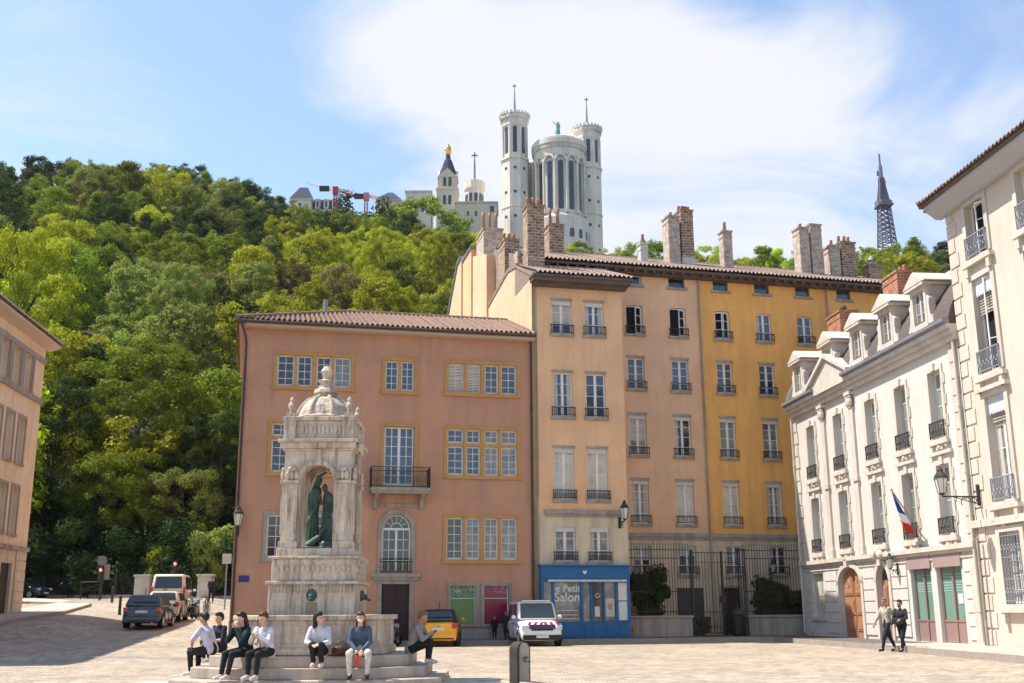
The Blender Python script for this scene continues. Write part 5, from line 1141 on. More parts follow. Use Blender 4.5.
# small white turret with cross
def simple(name, label, cat, pxc, y):
    x = atY(pxc, 210, y)[0]; e = empty(name, (x, y, hz(x, y)), 0, label, cat); L = lambda px, py: (atY(px, py, y)[0]-x, atY(px, py, y)[2]-e.location.z); return e, L
tu, L = simple('turret', 'small round white turret topped by a dark cross, between chapel and basilica', 'tower', 474.5, BY+10)
r = abs(L(485, 200)[0]); zt = L(474, 183)[1]; zc = L(474, 152)[1]
MB().lathe([(r*.85, -8), (r*.85, zt-4), (r, zt-3), (r, zt)], (0, 0, 0), 10).build('wall', M['basil'], tu); w_ = MB()
for k in range(10): q = MB().box(-.6, .6, -r*.87, -r*.7, zt-8.5, zt-5.2).xf(Matrix.Rotation(k*math.pi/5+.2, 4, 'Z')); w_.add(q.v, q.f)
w_.build('window', M['glassd'], tu); MB().lathe([(.9, zt), (1.1, zt+1), (.45, zt+1.6), (.35, zc-4)], (0, 0, 0), 8).box(-.22, .22, -.2, .2, zc-4, zc).box(-1.2, 1.2, -.2, .2, zc-1.7, zc-1.2).build('cross', M['zinc'], tu)
def block(label, px0, px1, py_top, y, D=14, m='chapel', roof=None, wins=(), name='hill_building', cat='building', depth_roof=2):
    e, L = simple(name, label, cat, (px0+px1)/2, y); x0 = L(px0, py_top)[0]; x1 = L(px1, py_top)[0]; zt = L((px0+px1)/2, py_top)[1]
    MB().box(x0, x1, 0, D, -10, zt).box(x0-.4, x1+.4, -.4, D, zt, zt+.5).build('wall', M[m], e)
    if roof:
        zr_ = L((px0+px1)/2, roof[0])[1]; k = roof[1]; MB().fru((x0-.5, x1+.5, -.5, D+.5, zt+.5), (x0+(x1-x0)*k, x1-(x1-x0)*k, D*k, D*(1-k), zr_)).build('roof', M[roof[2]], e)
    for wx, wy, ww, wh_ in wins:
        a = L(wx-ww/2, wy); c = L(wx+ww/2, wy-wh_); MB().box(a[0], c[0], -.12, .02, a[1], c[1]).build('window', M['glassd'], e)
    return e, L
block('plain cream block with a flat roof left of the chapel tower', 406, 431, 192, 372, wins=[(415, 210, 2, 5)], m='basil')
block('tan stone wing with a small arched window below the turret', 456, 497, 203, 366, wins=[(468, 216, 2, 5), (492, 212, 4, 6), (476, 216, 2, 5)])
e, L = block('long slate roofed mansion wing with white dormer windows', 312, 341, 211, 365, roof=(199, .06, 'slateb'), m='basil', wins=[(318, 217, 3, 4), (326, 217, 3, 4), (334, 217, 3, 4)])
for px in (318, 326.5, 335):
    a = L(px-2.6, 208); c = L(px+2.6, 201); MB().box(a[0], c[0], -.8, 1.6, a[1]-.5, c[1]).box(a[0]-.2, c[0]+.2, -1, 2, c[1], c[1]+.4).build('dormer', M['basil'], e); MB().box(a[0]+.5, c[0]-.5, -.9, -.79, a[1], c[1]-.4).build('dormer_window', M['glassd'], e)
block('slate pavilion with a steep truncated roof at the left of the mansion', 291, 311, 200, 362, roof=(183, .3, 'slateb'), m='basil', wins=[(300, 208, 3, 5)])
block('slate pavilion with a pointed steep roof at the right of the mansion', 377, 400, 201, 362, roof=(187, .38, 'slateb'), m='chapel', wins=[(388, 208, 3, 5)])
# cranes
def crane(label, px, py, pl, pyl, pr, pyr, y, mast_top, mk):
    e, L = simple('tower_crane', label, 'crane', px, y); b = MB(); z = L(px, py)[1]; b2 = MB()
    for s in (-.5, .5): 
        for t in (-.5, .5): b2.bar((s, t, -5), (s, t, z), .14, n=4)
    for k in range(int((z+5)/1.2)): zz0 = -5+k*1.2; b2.bar((-.5, -.5, zz0), (.5, -.5, zz0+1.2), .1, n=4); b2.bar((.5, -.5, zz0), (-.5, -.5, zz0+1.2), .1, n=4)
    b2.build('mast', M[mk], e); xl, zl = L(pl, pyl); xr, zr_ = L(pr, pyr)
    for (xa, za) in ((xl, zl), (xr, zr_)):
        b = MB(); n = 12
        b.bar((0, -.4, z), (xa, -.4, za), .09, n=4).bar((0, .4, z), (xa, .4, za), .09, n=4).bar((0, 0, z+1.1), (xa, 0, za+.6), .09, n=4)
        for k in range(n): b.bar((xa*k/n, -.4, z+(za-z)*k/n), (xa*(k+.5)/n, 0, z+(za-z)*k/n+1.0), .08, n=4).bar((xa*(k+.5)/n, 0, z+(za-z)*k/n+1.0), (xa*(k+1)/n, -.4, z+(za-z)*(k+1)/n), .08, n=4)
        b.build('jib', M[mk] if xa > 0 else M['crane_white'], e)
    MB().box(-.9, .9, -.7, .7, z-1.2, z+1.4).build('cab', M[mk], e); MB().box(xl*.35-2, xl*.35+1.2, -.7, .7, z-.9+(zl-z)*.35, z+.6+(zl-z)*.35).build('counterweight', M['iron'], e)
    return e
M['crane_pale'] = mat('crane_pale', (.60, .25, .22), .5); M['crane_red'] = mat('crane_red', (.55, .045, .05), .5); M['crane_white'] = mat('crane_white', (.70, .62, .60), .5)
crane('red tower crane whose jib reaches left over the slate mansion', 335, 191, 307, 183, 352, 194, 345, 0, 'crane_red')
crane('smaller pale red tower crane beside the pointed slate pavilion', 366, 197, 349, 194, 378, 199, 352, 0, 'crane_pale')
# lattice television tower
tv, L = simple('lattice_tower', 'dark metal lattice television tower rising above the trees on the right', 'tower', 884, 420)
z0, za, zb_, zc, zd = [L(884, p)[1] for p in (245, 207, 200, 178, 154)]; r0 = abs(L(893, 240)[0]-L(875, 240)[0])/2*.8; b = MB(); c4 = [(-1, -1), (1, -1), (1, 1), (-1, 1)]
lev = [(-6, r0*1.25), (z0, r0), ((z0+za)/2, r0*.82), (za, r0*.68), (zb_, r0*.6), ((zb_+zc)/2, r0*.4), (zc, r0*.26)]
for (p, rp), (q, rq) in zip(lev[:-1], lev[1:]):
    for i in range(4):
        a, c = c4[i], c4[(i+1) % 4]; A = (a[0]*rp, a[1]*rp, p); B = (a[0]*rq, a[1]*rq, q); C = (c[0]*rp, c[1]*rp, p); D = (c[0]*rq, c[1]*rq, q)
        m0 = 4; b.bar(A, B, .3, n=4); b.bar(B, D, .18, n=4)
        for j in range(m0):
            f0, f1 = j/m0, (j+1)/m0; P_ = lambda s, e_, f: tuple(s[k]+(e_[k]-s[k])*f for k in range(3))
            b.bar(P_(A, B, f0), P_(C, D, f1), .17, n=4).bar(P_(C, D, f0), P_(A, B, f1), .17, n=4).bar(P_(A, B, f1), P_(C, D, f1), .14, n=4)
M['tvm'] = mat('hazed_steel', (.19, .17, .20), .7)  # distance haze is mixed into the steel colour as a paler grey
b.build('lattice', M['tvm'], tv); MB().box(-r0*1.05, r0*1.05, -r0*1.05, r0*1.05, za, za+.8).lathe([(r0*1.15, za+.8), (r0*1.2, za+2.2)], (0, 0, 0), 12).build('platform', M['tvm'], tv)
MB().lathe([(r0*.26, zb_), (r0*.24, zc), (.9, zc), (.8, (zc+zd)/2), (.45, (zc+zd)/2), (.4, zd)], (0, 0, 0), 8).box(-1.6, -1.0, -.3, .3, zc+1, zc+3).box(1.0, 1.6, -.3, .3, zc-3, zc-1).box(-r0*.4, r0*.4, -.4, .4, zc-.5, zc).build('mast', M['tvm'], tv)
# ================================================================ FOUNTAIN
FX, FY = -4.3, 25.0
fo = empty('fountain', (FX, FY, 0), 0, 'weathered limestone fountain with a domed arched canopy over a basin on stepped octagonal plinth', 'fountain')
def fz(py, y=24.15): return atY(315, py, y)[2]
def octo(hx, hy, c=.42): # chamfered rectangle
    a, b_ = hx*(1-c), hy*(1-c); return [(-a, -hy), (a, -hy), (hx, -b_), (hx, b_), (a, hy), (-a, hy), (-hx, b_), (-hx, -b_)]
def ring(name, hx, hy, z0, z1, m='step', c=.42, bevel=.02):
    return MB().prism(octo(hx, hy, c), 'z', z0, z1).build(name, M[m], fo, bevel=bevel)
ring('plinth_slab', 3.05, 2.34, -.05, .12, c=.36, bevel=.03); ring('step', 2.66, 2.04, .12, .34); ring('step', 2.28, 1.86, .34, .57)
# basin: walls round a pool of water
bz1 = 1.38
def shell(name, a, t, z0, z1, m):
    o_ = octo(a, a, .42); i_ = octo(a-t, a-t, .42); b = MB(); n = 8
    v = [(p[0], p[1], z) for z in (z0, z1) for p in o_]+[(p[0], p[1], z) for z in (z0, z1) for p in i_]
    f = [(k, (k+1) % n, n+(k+1) % n, n+k) for k in range(n)]+[(2*n+k, 3*n+k, 3*n+(k+1) % n, 2*n+(k+1) % n) for k in range(n)]+[(n+k, n+(k+1) % n, 3*n+(k+1) % n, 3*n+k) for k in range(n)]+[(k, 2*n+k, 2*n+(k+1) % n, (k+1) % n) for k in range(n)]
    return b.add(v, f).build(name, m, fo, bevel=.015)
shell('basin_wall', 1.70, .2, .58, bz1-.1, M['fount']); shell('basin_rim', 1.79, .34, bz1-.1, bz1, M['fount']); shell('basin_foot', 1.76, .2, .58, .72, M['fount'])
b = MB()
for k in range(8):
    a = k*math.pi/4; q = MB()
    for (x0, x1) in ((-.85, -.1), (.1, .85)) if k % 2 == 0 else ((-.42, .42),): q.box(x0, x1, -1.7*(1 if k % 2 == 0 else 1.115)-.018, -1.7*(1 if k % 2 == 0 else 1.115)+.05, .82, bz1-.2)
    q.xf(Matrix.Rotation(a, 4, 'Z')); b.add(q.v, q.f)
b.build('basin_panels', M['fount'], fo, bevel=.012)
MB().prism(octo(1.5, 1.5), 'z', 1.1, 1.16).build('water', mat('fountain_water', (.10, .12, .09), .05, spec=.8, bump=.15, bscale=9), fo)
z0 = fz(612); z1 = fz(581); z2 = fz(556); z3 = fz(548)
hb = 1.0
MB().box(-hb-.02, hb-.0, -hb, hb, .6, z1-.05).build('pedestal', M['fount'], fo, bevel=.03)
MB().box(-hb-.09, hb+.07, -hb-.07, hb+.07, z1-.07, z1).box(-.97, .97, -.97, .97, z1, z2-.06).box(-1.04, 1.04, -1.04, 1.04, z2-.06, z2).box(-.9, .9, -.9, .9, z2, z3).build('frieze_block', M['fount'], fo, bevel=.02)
b = MB()
for k in range(15): b.ell((-.84+k*.12, -.975, (z1+z2)/2-.02+.03*(k % 2)), (.055, .03, .09), 7, 5)
b.build('carved_frieze', M['fount'], fo, smooth=True); b = MB()
for k in range(15): b.ell((.975, -.84+k*.12, (z1+z2)/2-.02), (.03, .055, .09), 7, 5)
b.build('carved_frieze', M['fount'], fo, smooth=True); b = MB()
for k in range(26): b.box(-.95+k*.076, -.91+k*.076, -1.02, -1.0, z1-.24, z1-.09)
b.build('carved_frieze', M['fount'], fo, smooth=True)
for s, rz_ in ((0, 0), (1, 90)):
    mk = MB().ell((0, -1.02, z1-.3), (.1, .08, .12), 12, 8).ell((0, -1.12, z1-.33), (.06, .06, .06), 8, 6).torus((0, -1.02, z1-.3), .11, .02, 'y', 14, 5).bar((0, -1.1, z1-.36), (0, -1.24, z1-.40), .03, n=8); mk.xf(Matrix.Rotation(R(rz_), 4, 'Z')); mk.build('spout_mask', M['bronze'], fo, smooth=True)
MB().prism([(-.14, 1.2), (.14, 1.2), (.12, z1-.45), (-.12, z1-.45)], 'y', -1.03, -1.0).build('wet_stain', mat('wet_stone', (.27, .195, .145), .5), fo)
# open canopy: corner piers, four arches
w2 = .8; op = .4; zf = z3; zsp = fz(482); zar = zsp+op; zen = fz(450); zco = fz(442)
b = MB()
for sx_ in (-1, 1):
    for sy in (-1, 1):
        x0, x1 = sorted((sx_*op, sx_*w2)); y0, y1 = sorted((sy*op, sy*w2)); b.box(x0, x1, y0, y1, zf, zen)
        for c in (0, 1):
            q = MB().box(.46, .74, -w2-.05, -w2, zf+.15, zsp-.02).box(.42, .80, -w2-.08, -w2+.02, zf, zf+.15).box(.43, .8, -w2-.09, -w2, zsp-.02, zsp+.05).box(.49, .71, -w2-.075, -w2-.05, zf+.3, zsp-.3)
            for j in range(3): q.ell((.5+j*.1, -w2-.06, zsp+.16), (.06, .05, .1), 7, 5)
            q.ell((.6, -w2-.06, zsp+.3), (.12, .05, .06), 7, 5)
            if sx_ < 0: q.xf(Matrix.Scale(-1, 4, (1, 0, 0)))
            if sy > 0: q.xf(Matrix.Scale(-1, 4, (0, 1, 0)))
            if c: q.xf(Matrix.Rotation(R(90), 4, 'Z'))
            b.add(q.v, q.f)
b.build('pier', M['fount'], fo, bevel=.008)
b = MB()
for k in range(4):
    q = MB(); n = 12; 
    for j in range(n):
        t0, t1 = math.pi*j/n, math.pi*(j+1)/n; q.prism([(op*math.cos(t0), zsp+op*math.sin(t0)), (op*math.cos(t0), zen), (op*math.cos(t1), zen), (op*math.cos(t1), zsp+op*math.sin(t1))], 'y', -w2+.01, -w2+.3)
        q.prism([(r_*math.cos(t), zsp+r_*math.sin(t)) for r_, t in ((op, t0), (op+.1, t0), (op+.1, t1), (op, t1))], 'y', -w2-.04, -w2+.012)
    q.box(-.08, .08, -w2-.1, -w2, zar-.03, zen+.02); q.xf(Matrix.Rotation(R(90*k), 4, 'Z')); b.add(q.v, q.f)
b.build('arches', M['fount'], fo)
MB().box(-.85, .85, -.85, .85, zen, zen+.05).box(-.9, .9, -.9, .9, zen+.05, zco).box(-.96, .96, -.96, .96, zco, zco+.07).box(-.82, .82, -.82, .82, zco+.07, fz(420)).box(-.88, .88, -.88, .88, fz(420), fz(416)).build('entablature', M['fount'], fo, bevel=.012)
b = MB()
for k in range(4):
    q = MB()
    for j in range(11): q.ell((-.5+j*.1, -.83, (zco+fz(420))/2+.03+.03*(j % 2)), (.05, .03, .12), 7, 5)
    q.box(.56, .84, -.865, -.8, zco+.075, fz(416)-.05); q.box(-.84, -.56, -.865, -.8, zco+.075, fz(416)-.05); q.xf(Matrix.Rotation(R(90*k), 4, 'Z')); b.add(q.v, q.f)
b.build('attic_carving', M['fount'], fo, bevel=.01)
zt = fz(416)
for sx_ in (-1, 1):
    for sy in (-1, 1): MB().box(-.13, .13, -.13, .13, 0, .12).lathe([(.08, .12), (.05, .17), (.11, .26), (.12, .33), (.06, .42), (.075, .46), (.02, .56)], (0, 0, 0), 12).build('corner_finial', M['fount'], fo, loc=(sx_*.7, sy*.7, zt), smooth=False)
zd = fz(390); H = zd-zt
MB().lathe([(.64, 0), (.66, .06), (.58, .1), (.56, H*.3), (.5, H*.55), (.38, H*.82), (.2, H*1.0), (.2, H+.05), (.26, H+.08), (.24, H+.16), (.16, H+.2), (.13, H+.32), (.19, H+.36), (.08, H+.42), (.1, H+.5), (.13, H+.6), (.06, H+.72), (.015, fz(366)-zt)], (0, 0, 0), 8, math.pi/8).build('dome', M['fount'], fo, loc=(0, 0, zt))
b = MB()
for k in range(8):
    a = math.pi/8+k*math.pi/4; b.path([(r_*math.cos(a), r_*math.sin(a), z) for r_, z in ((.58, .1), (.57, H*.3), (.51, H*.55), (.39, H*.82), (.21, H))], .035, 6)
b.build('dome_ribs', M['fount'], fo, loc=(0, 0, zt))
for z, s in ((z2-.1, .2), (zen+.1, .12)): MB().ell((.98, -.6, z), (.12, .1, .1), 8, 6).bar((.95, -.6, z), (1.02+s, -.66, z-.05), .05, .03).build('side_carving', M['fount'], fo, smooth=True)

for o_c in fo.children:
    if o_c.name.split('.')[0] in ('dome', 'dome_ribs'): o_c.scale = (1.22, 1.22, 1)
    if o_c.name.startswith('corner_finial'): o_c.scale = (.8, .8, .85)
fo.scale = (.92, .94, 1)
# ---------------------------------------------------------------- remeshed organic figures
def cap_(b, p, q, r0, r1, n=10):
    p = Vector(p); q = Vector(q); b.bar(p, q, r0, r1, n); b.ell(p, (r0, r0, r0), n, 6); b.ell(q, (r1, r1, r1), n, 6)
def organic(name, b, m, parent, vox=.012, smooth=3, loc=None):
    me = b.mesh('tmp'); o = bpy.data.objects.new('tmp', me); COL.objects.link(o)
    r = o.modifiers.new('r', 'REMESH'); r.mode = 'VOXEL'; r.voxel_size = vox
    s = o.modifiers.new('s', 'SMOOTH'); s.iterations = smooth; s.factor = .5
    dg = bpy.context.evaluated_depsgraph_get(); nm = bpy.data.meshes.new_from_object(o.evaluated_get(dg)); bpy.data.objects.remove(o)
    nm.name = name; nm.shade_smooth(); nm.materials.clear(); nm.materials.append(m); q = bpy.data.objects.new(name, nm); COL.objects.link(q)
    if parent: q.parent = parent
    if loc is not None: q.location = loc
    return q
st = empty('statue_group', (FX, FY, z3), 0, 'green bronze group of two robed figures standing in the canopy of the fountain', 'statue')
hs = fz(472)-z3
b = MB().box(-.4, .36, -.3, .3, 0, .06); cap_(b, (-.3, -.1, .08), (-.05, -.15, .25), .1, .08); cap_(b, (.1, -.2, .1), (.3, 0, .12), .1, .1)
# left figure, arm raised
cap_(b, (-.24, 0, .1), (-.2, 0, hs*.5), .13, .1); cap_(b, (-.2, 0, hs*.5), (-.16, 0, hs*.8), .11, .13); cap_(b, (-.15, 0, hs*.8), (-.12, -.02, hs*.88), .06, .05); b.ell((-.1, -.03, hs*.93), (.075, .085, .1), 10, 8)
cap_(b, (-.22, 0, hs*.82), (-.12, -.08, hs*.98), .05, .045); cap_(b, (-.12, -.08, hs*.98), (.06, -.06, hs*1.05), .045, .03); cap_(b, (-.1, -.08, hs*.8), (.0, -.16, hs*.62), .05, .04); cap_(b, (-.32, .05, hs*.75), (-.34, .05, hs*.2), .05, .07)
# right figure, head bowed
cap_(b, (.13, 0, .1), (.12, 0, hs*.45), .13, .1); cap_(b, (.12, 0, hs*.45), (.13, 0, hs*.72), .11, .12); cap_(b, (.12, -.02, hs*.74), (.08, -.06, hs*.8), .055, .05); b.ell((.06, -.08, hs*.84), (.07, .08, .09), 10, 8)
cap_(b, (.24, 0, hs*.7), (.26, -.08, hs*.52), .05, .04); cap_(b, (.26, -.08, hs*.52), (.1, -.16, hs*.6), .04, .03); cap_(b, (.02, -.16, hs*.25), (.2, -.1, hs*.4), .07, .05)
for xc_, w_ in ((-.22, .13), (.12, .125)):
    for k_ in range(9):
        a_ = k_*.7; zt_ = hs*random.uniform(.45, .74); cap_(b, (xc_+w_*1.1*math.cos(a_), w_*1.1*math.sin(a_), .08), (xc_+w_*.8*math.cos(a_+.5), w_*.8*math.sin(a_+.5), zt_), .028, .018, 6)
cap_(b, (-.34, -.08, hs*.35), (-.1, -.17, hs*.6), .035, .03); b.ell((-.1, 0, hs*.95), (.09, .09, .08), 8, 6)
organic('figures', b, M['bronze'], st, .013, 1); st.scale = (.93, .93, 1)

# ================================================================ VEHICLES
def loft(st_, half_rings):
    """stations: list of y; half_rings: list of [(x,z),...] from centre top round to centre bottom; mirrored"""
    b = MB(); v = []; n = len(half_rings[0]); full = 2*n-2
    for y, rg in zip(st_, half_rings):
        v += [(x, y, z) for x, z in rg]+[(-x, y, z) for x, z in rg[-2:0:-1]]
    f = []
    for i in range(len(st_)-1):
        for k in range(full): f.append((i*full+k, i*full+(k+1) % full, (i+1)*full+(k+1) % full, (i+1)*full+k))
    f.append(tuple(range(full))); f.append(tuple((len(st_)-1)*full+k for k in range(full))[::-1]); return b.add(v, f)
def car(label, cat, loc, rz, W, L, Hh, belt, col, hood=.25, kind='hatch', front=True, group=None, name='parked_car', deco=None):
    """front at -y, rear at +y; origin on the ground in the middle"""
    r = empty(name, loc, rz, label, cat, group); w = W/2; g = .2; hl = hood*L; yf, yr = -L/2, L/2; zh = belt-.06
    def rg(ww, zt, zb=g): return [(0, zt), (ww*.6, zt), (ww*.88, zt-.035), (ww*.985, zt-.16), (ww, (zt+zb)/2), (ww*.97, zb+.12), (ww*.9, zb), (0, zb)]
    body = loft([yf, yf+.06, yf+.25, yf+hl, 0, yr-.3, yr-.06, yr], [rg(w*.78, zh*.72, .32), rg(w*.9, zh*.82, .24), rg(w*.975, zh*.92), rg(w, belt), rg(w, belt+.02), rg(w*.985, belt+.04), rg(w*.93, belt, .26), rg(w*.85, belt*.93, .34)]).build('body', M[col], r, smooth=True)
    sb = body.modifiers.new('s', 'SUBSURF'); sb.levels = 1; sb.render_levels = 1
    fs = yf+hl*(.9 if kind == 'van' else .95); rs = yr-(.05 if kind == 'van' else .12); tb = (fs+(.45 if kind == 'van' else .8)*(Hh-belt)/.6*.9, rs-(.12 if kind == 'van' else .38)*(Hh-belt)/.6); wb, wt = w*.94, w*(.84 if kind == 'van' else .74)
    gh = MB().fru((-wb, wb, fs, rs, belt-.02), (-wt, wt, tb[0], tb[1], Hh)).build('cabin', M[col if deco != 'black_roof' else 'blackp'], r, bevel=.11)
    for p_ in gh.data.polygons: p_.use_smooth = True
    hgt = Hh-belt+.02
    def face_pt(side, u, t): # u across, t up
        if side in ('front', 'rear'):
            yb, yt = (fs, tb[0]) if side == 'front' else (rs, tb[1]); xx = (wb+(wt-wb)*t)*u; return Vector((xx, yb+(yt-yb)*t, belt-.02+hgt*t))
        s = 1 if side == 'right' else -1; xb = s*(wb+(wt-wb)*t); ya = fs+(tb[0]-fs)*t; yb = rs+(tb[1]-rs)*t; return Vector((xb, ya+(yb-ya)*u, belt-.02+hgt*t))
    def panel(nm, side, u0, u1, t0, t1, m, off=.008):
        P_ = [face_pt(side, u0, t0), face_pt(side, u1, t0), face_pt(side, u1, t1), face_pt(side, u0, t1)]; nn = (P_[1]-P_[0]).cross(P_[3]-P_[0]).normalized()
        c = sum(P_, Vector())/4; cen = Vector((0, (fs+rs)/2, (belt+Hh)/2)); nn = nn if nn.dot(c-cen) > 0 else -nn
        return MB().add([p+nn*off for p in P_]+[p-nn*.03 for p in P_], [(0, 1, 2, 3), (7, 6, 5, 4), (0, 4, 5, 1), (1, 5, 6, 2), (2, 6, 7, 3), (3, 7, 4, 0)]).build(nm, m, r, bevel=.006)
    panel('windscreen', 'front', -.88, .88, .1, .9, M['cglass']); panel('rear_window', 'rear', -.82, .82, .18, .86, M['cglass'])
    for sd in ('left', 'right'):
        panel('side_window', sd, .1, .45, .12, .88, M['cglass'])
        if kind != 'vanp': panel('side_window', sd, .49, .86, .12, .86, M['cglass'])
    wr = .3
    for sy in (yf+.72, yr-.68):
        for sx_ in (-1, 1):
            a = MB().bar((sx_*(w-.23), sy, wr), (sx_*(w-.015), sy, wr), wr, n=22).build('wheel', M['tyre'], r); MB().bar((sx_*(w-.06), sy, wr), (sx_*(w+.0), sy, wr), wr*.62, n=16).build('rim', M['rim'], a)
            MB().torus((sx_*(w-.02), sy, wr+.02), wr+.05, .035, 'x', 18, 6, -.25, math.pi+.25).build('wheel_arch', M['blackp'], r)
    MB().box(-w*.9, w*.9, yr-.12, yr+.03, .26, .5).build('rear_bumper', M[col if kind != 'van' else 'blackp'], r, bevel=.03); MB().box(-w*.88, w*.88, yf-.03, yf+.12, .26, .46).build('front_bumper', M['blackp' if deco == 'chevrons' else col], r, bevel=.03)
    MB().box(-.26, .26, yr+.012, yr+.04, .66 if kind != 'van' else .56, .77 if kind != 'van' else .67).build('number_plate', M['plate'], r); MB().box(-.26, .26, yf-.05, yf-.02, .34, .45).build('number_plate', M['plate'], r)
    for s in (-1, 1):
        x0, x1 = sorted((s*w*.68, s*w*.93)); 
        if kind == 'van': MB().box(*sorted((s*w*.84, s*w*.955)), yr-.12, yr+.012, belt-.35, belt+.25).build('tail_lamp', M['lred'], r, bevel=.02)
        else: MB().box(x0, x1, yr-.14, yr+.015, belt-.24, belt-.02).build('tail_lamp', M['lred'], r, bevel=.03)
        MB().box(x0, x1, yf-.0, yf+.2, zh*.66, zh*.84).build('headlamp', M['lclear'], r, bevel=.03)
        MB().ell((s*(w+.09), fs+.28, belt+.1), (.1, .06, .085), 10, 8).build('wing_mirror', M[col if deco != 'chevrons' else 'cwhite'], r, smooth=True)
    MB().box(-w*.5, w*.5, yf-.025, yf+.05, zh*.62, zh*.76).build('grille', M['blackp'], r, bevel=.015)
    for s in (-1, 1):
        for yy in ([-.12] if kind == 'van' else [fs+.35, -.02+.0, rs-.75]): MB().box(*sorted((s*w*.955, s*(w+.004))), yy-.006, yy+.006, .34, belt-.1).build('door_seam', M['blackp'], r)
        for yy in (.22, -.75): MB().box(*sorted((s*w*.97, s*(w+.02))), yy-.09, yy+.09, belt-.2, belt-.17).build('door_handle', M['blackp' if kind == 'van' else col], r, bevel=.006)
        MB().box(*sorted((s*w*.93, s*(w*1.0))), yf+1.05, yr-1.0, .2, .3).build('sill_trim', M['blackp'], r, bevel=.02)
    MB().box(-w*.8, w*.8, yr+.015, yr+.034, .3, .36).build('bumper_strip', M['blackp'], r); MB().box(-.02, .3, rs-.01, rs+.012, belt+.07, belt+.09).build('rear_wiper', M['blackp'], r); MB().box(-w*.6, w*.6, rs-.02, rs+.04, Hh-.1, Hh-.06).build('roof_spoiler', M[col if deco != 'black_roof' else 'blackp'], r, bevel=.01) if kind == 'hatch' else None
    MB().bar((-w*.55, yr-.1, .24), (-w*.55, yr+.02, .24), .03, n=8).build('exhaust', M['rim'], r)
    MB().torus((0, yr+.01, belt-.12), .05, .012, 'y', 12, 5).build('badge', M['rim'], r)
    MB().box(-.015, .015, tb[1]-.2, tb[1]-.17, Hh, Hh+.3).build('aerial', M['blackp'], r) if kind == 'hatch' else None
    return r
def paint(n, c): M[n] = mat(n, c, .22, spec=.6, bump=.0)
paint('cblue', (.03, .052, .095)); paint('cyellow', (.80, .36, .006)); paint('csilver', (.55, .52, .47)); paint('cwhite', (.72, .71, .70)); paint('cvan', (.70, .64, .54)); paint('cdark', (.04, .05, .075))
def gp(x, y): return (x, y, gz(x, y))
def slope(o, ang=.045): o.rotation_euler = (0, -0.0, o.rotation_euler[2]); return o
car('yellow hatchback with a black roof parked rear outwards before the salmon house', 'car', (-3.12, 48.75, 0), R(180-3)+math.pi, 1.62, 3.2, 1.52, .98, 'cyellow', .2, deco='black_roof').rotation_euler.z = R(180)
# rear must face the camera (towards -y): rotate by 180 so that +y end looks at -y
vn = car('white van with red and blue markings parked nose out beside the blue shop', 'van', (.85, 49.1, 0), R(9), 1.82, 4.3, 1.82, 1.08, 'cwhite', .26, kind='van', deco='chevrons')
for k in range(6):
    s = -1 if k < 3 else 1; x = -.62+k*.25
    MB().prism([(x, .86), (x+.11, .86), (x+.11-s*.08, .98), (x-s*.08, .98)], 'y', -2.15, -2.04).build('red_chevron', mat('chevron_red', (.62, .06, .14), .4), vn)
MB().box(-.55, .55, -2.19, -2.1, .7, .88).build('grille_shield', mat('navy_grille', (.05, .05, .12), .4), vn, bevel=.02); MB().box(-.6, .6, -.7, -.5, 1.82, 1.87).build('roof_bar', M['cwhite'], vn, bevel=.02)
for s in (-1, 1): MB().box(*sorted((s*.915, s*.93)), -1.6, -1.0, .8, .92).build('blue_stripe', mat('stripe_blue', (.03, .09, .45), .4), vn)
car('dark blue hatchback parked nearest in the row by the street', 'car', gp(-16.75, 52.2), R(180+7), 1.72, 3.9, 1.46, .93, 'cblue', .22)
car('silver hatchback parked between the blue car and the white van', 'car', gp(-17.55, 57.4), R(180+9), 1.72, 3.9, 1.45, .93, 'csilver', .22)
car('cream white high van with dark rear windows, last in the parked row', 'van', gp(-19.2, 63.6), R(180+10), 1.92, 4.6, 2.02, 1.1, 'cvan', .18, kind='van')
car('dark car parked behind the railings beside the peach house', 'car', gp(*atY(20, 590, 79)[:2]), R(80), 1.7, 4.0, 1.45, .93, 'cdark', .22)

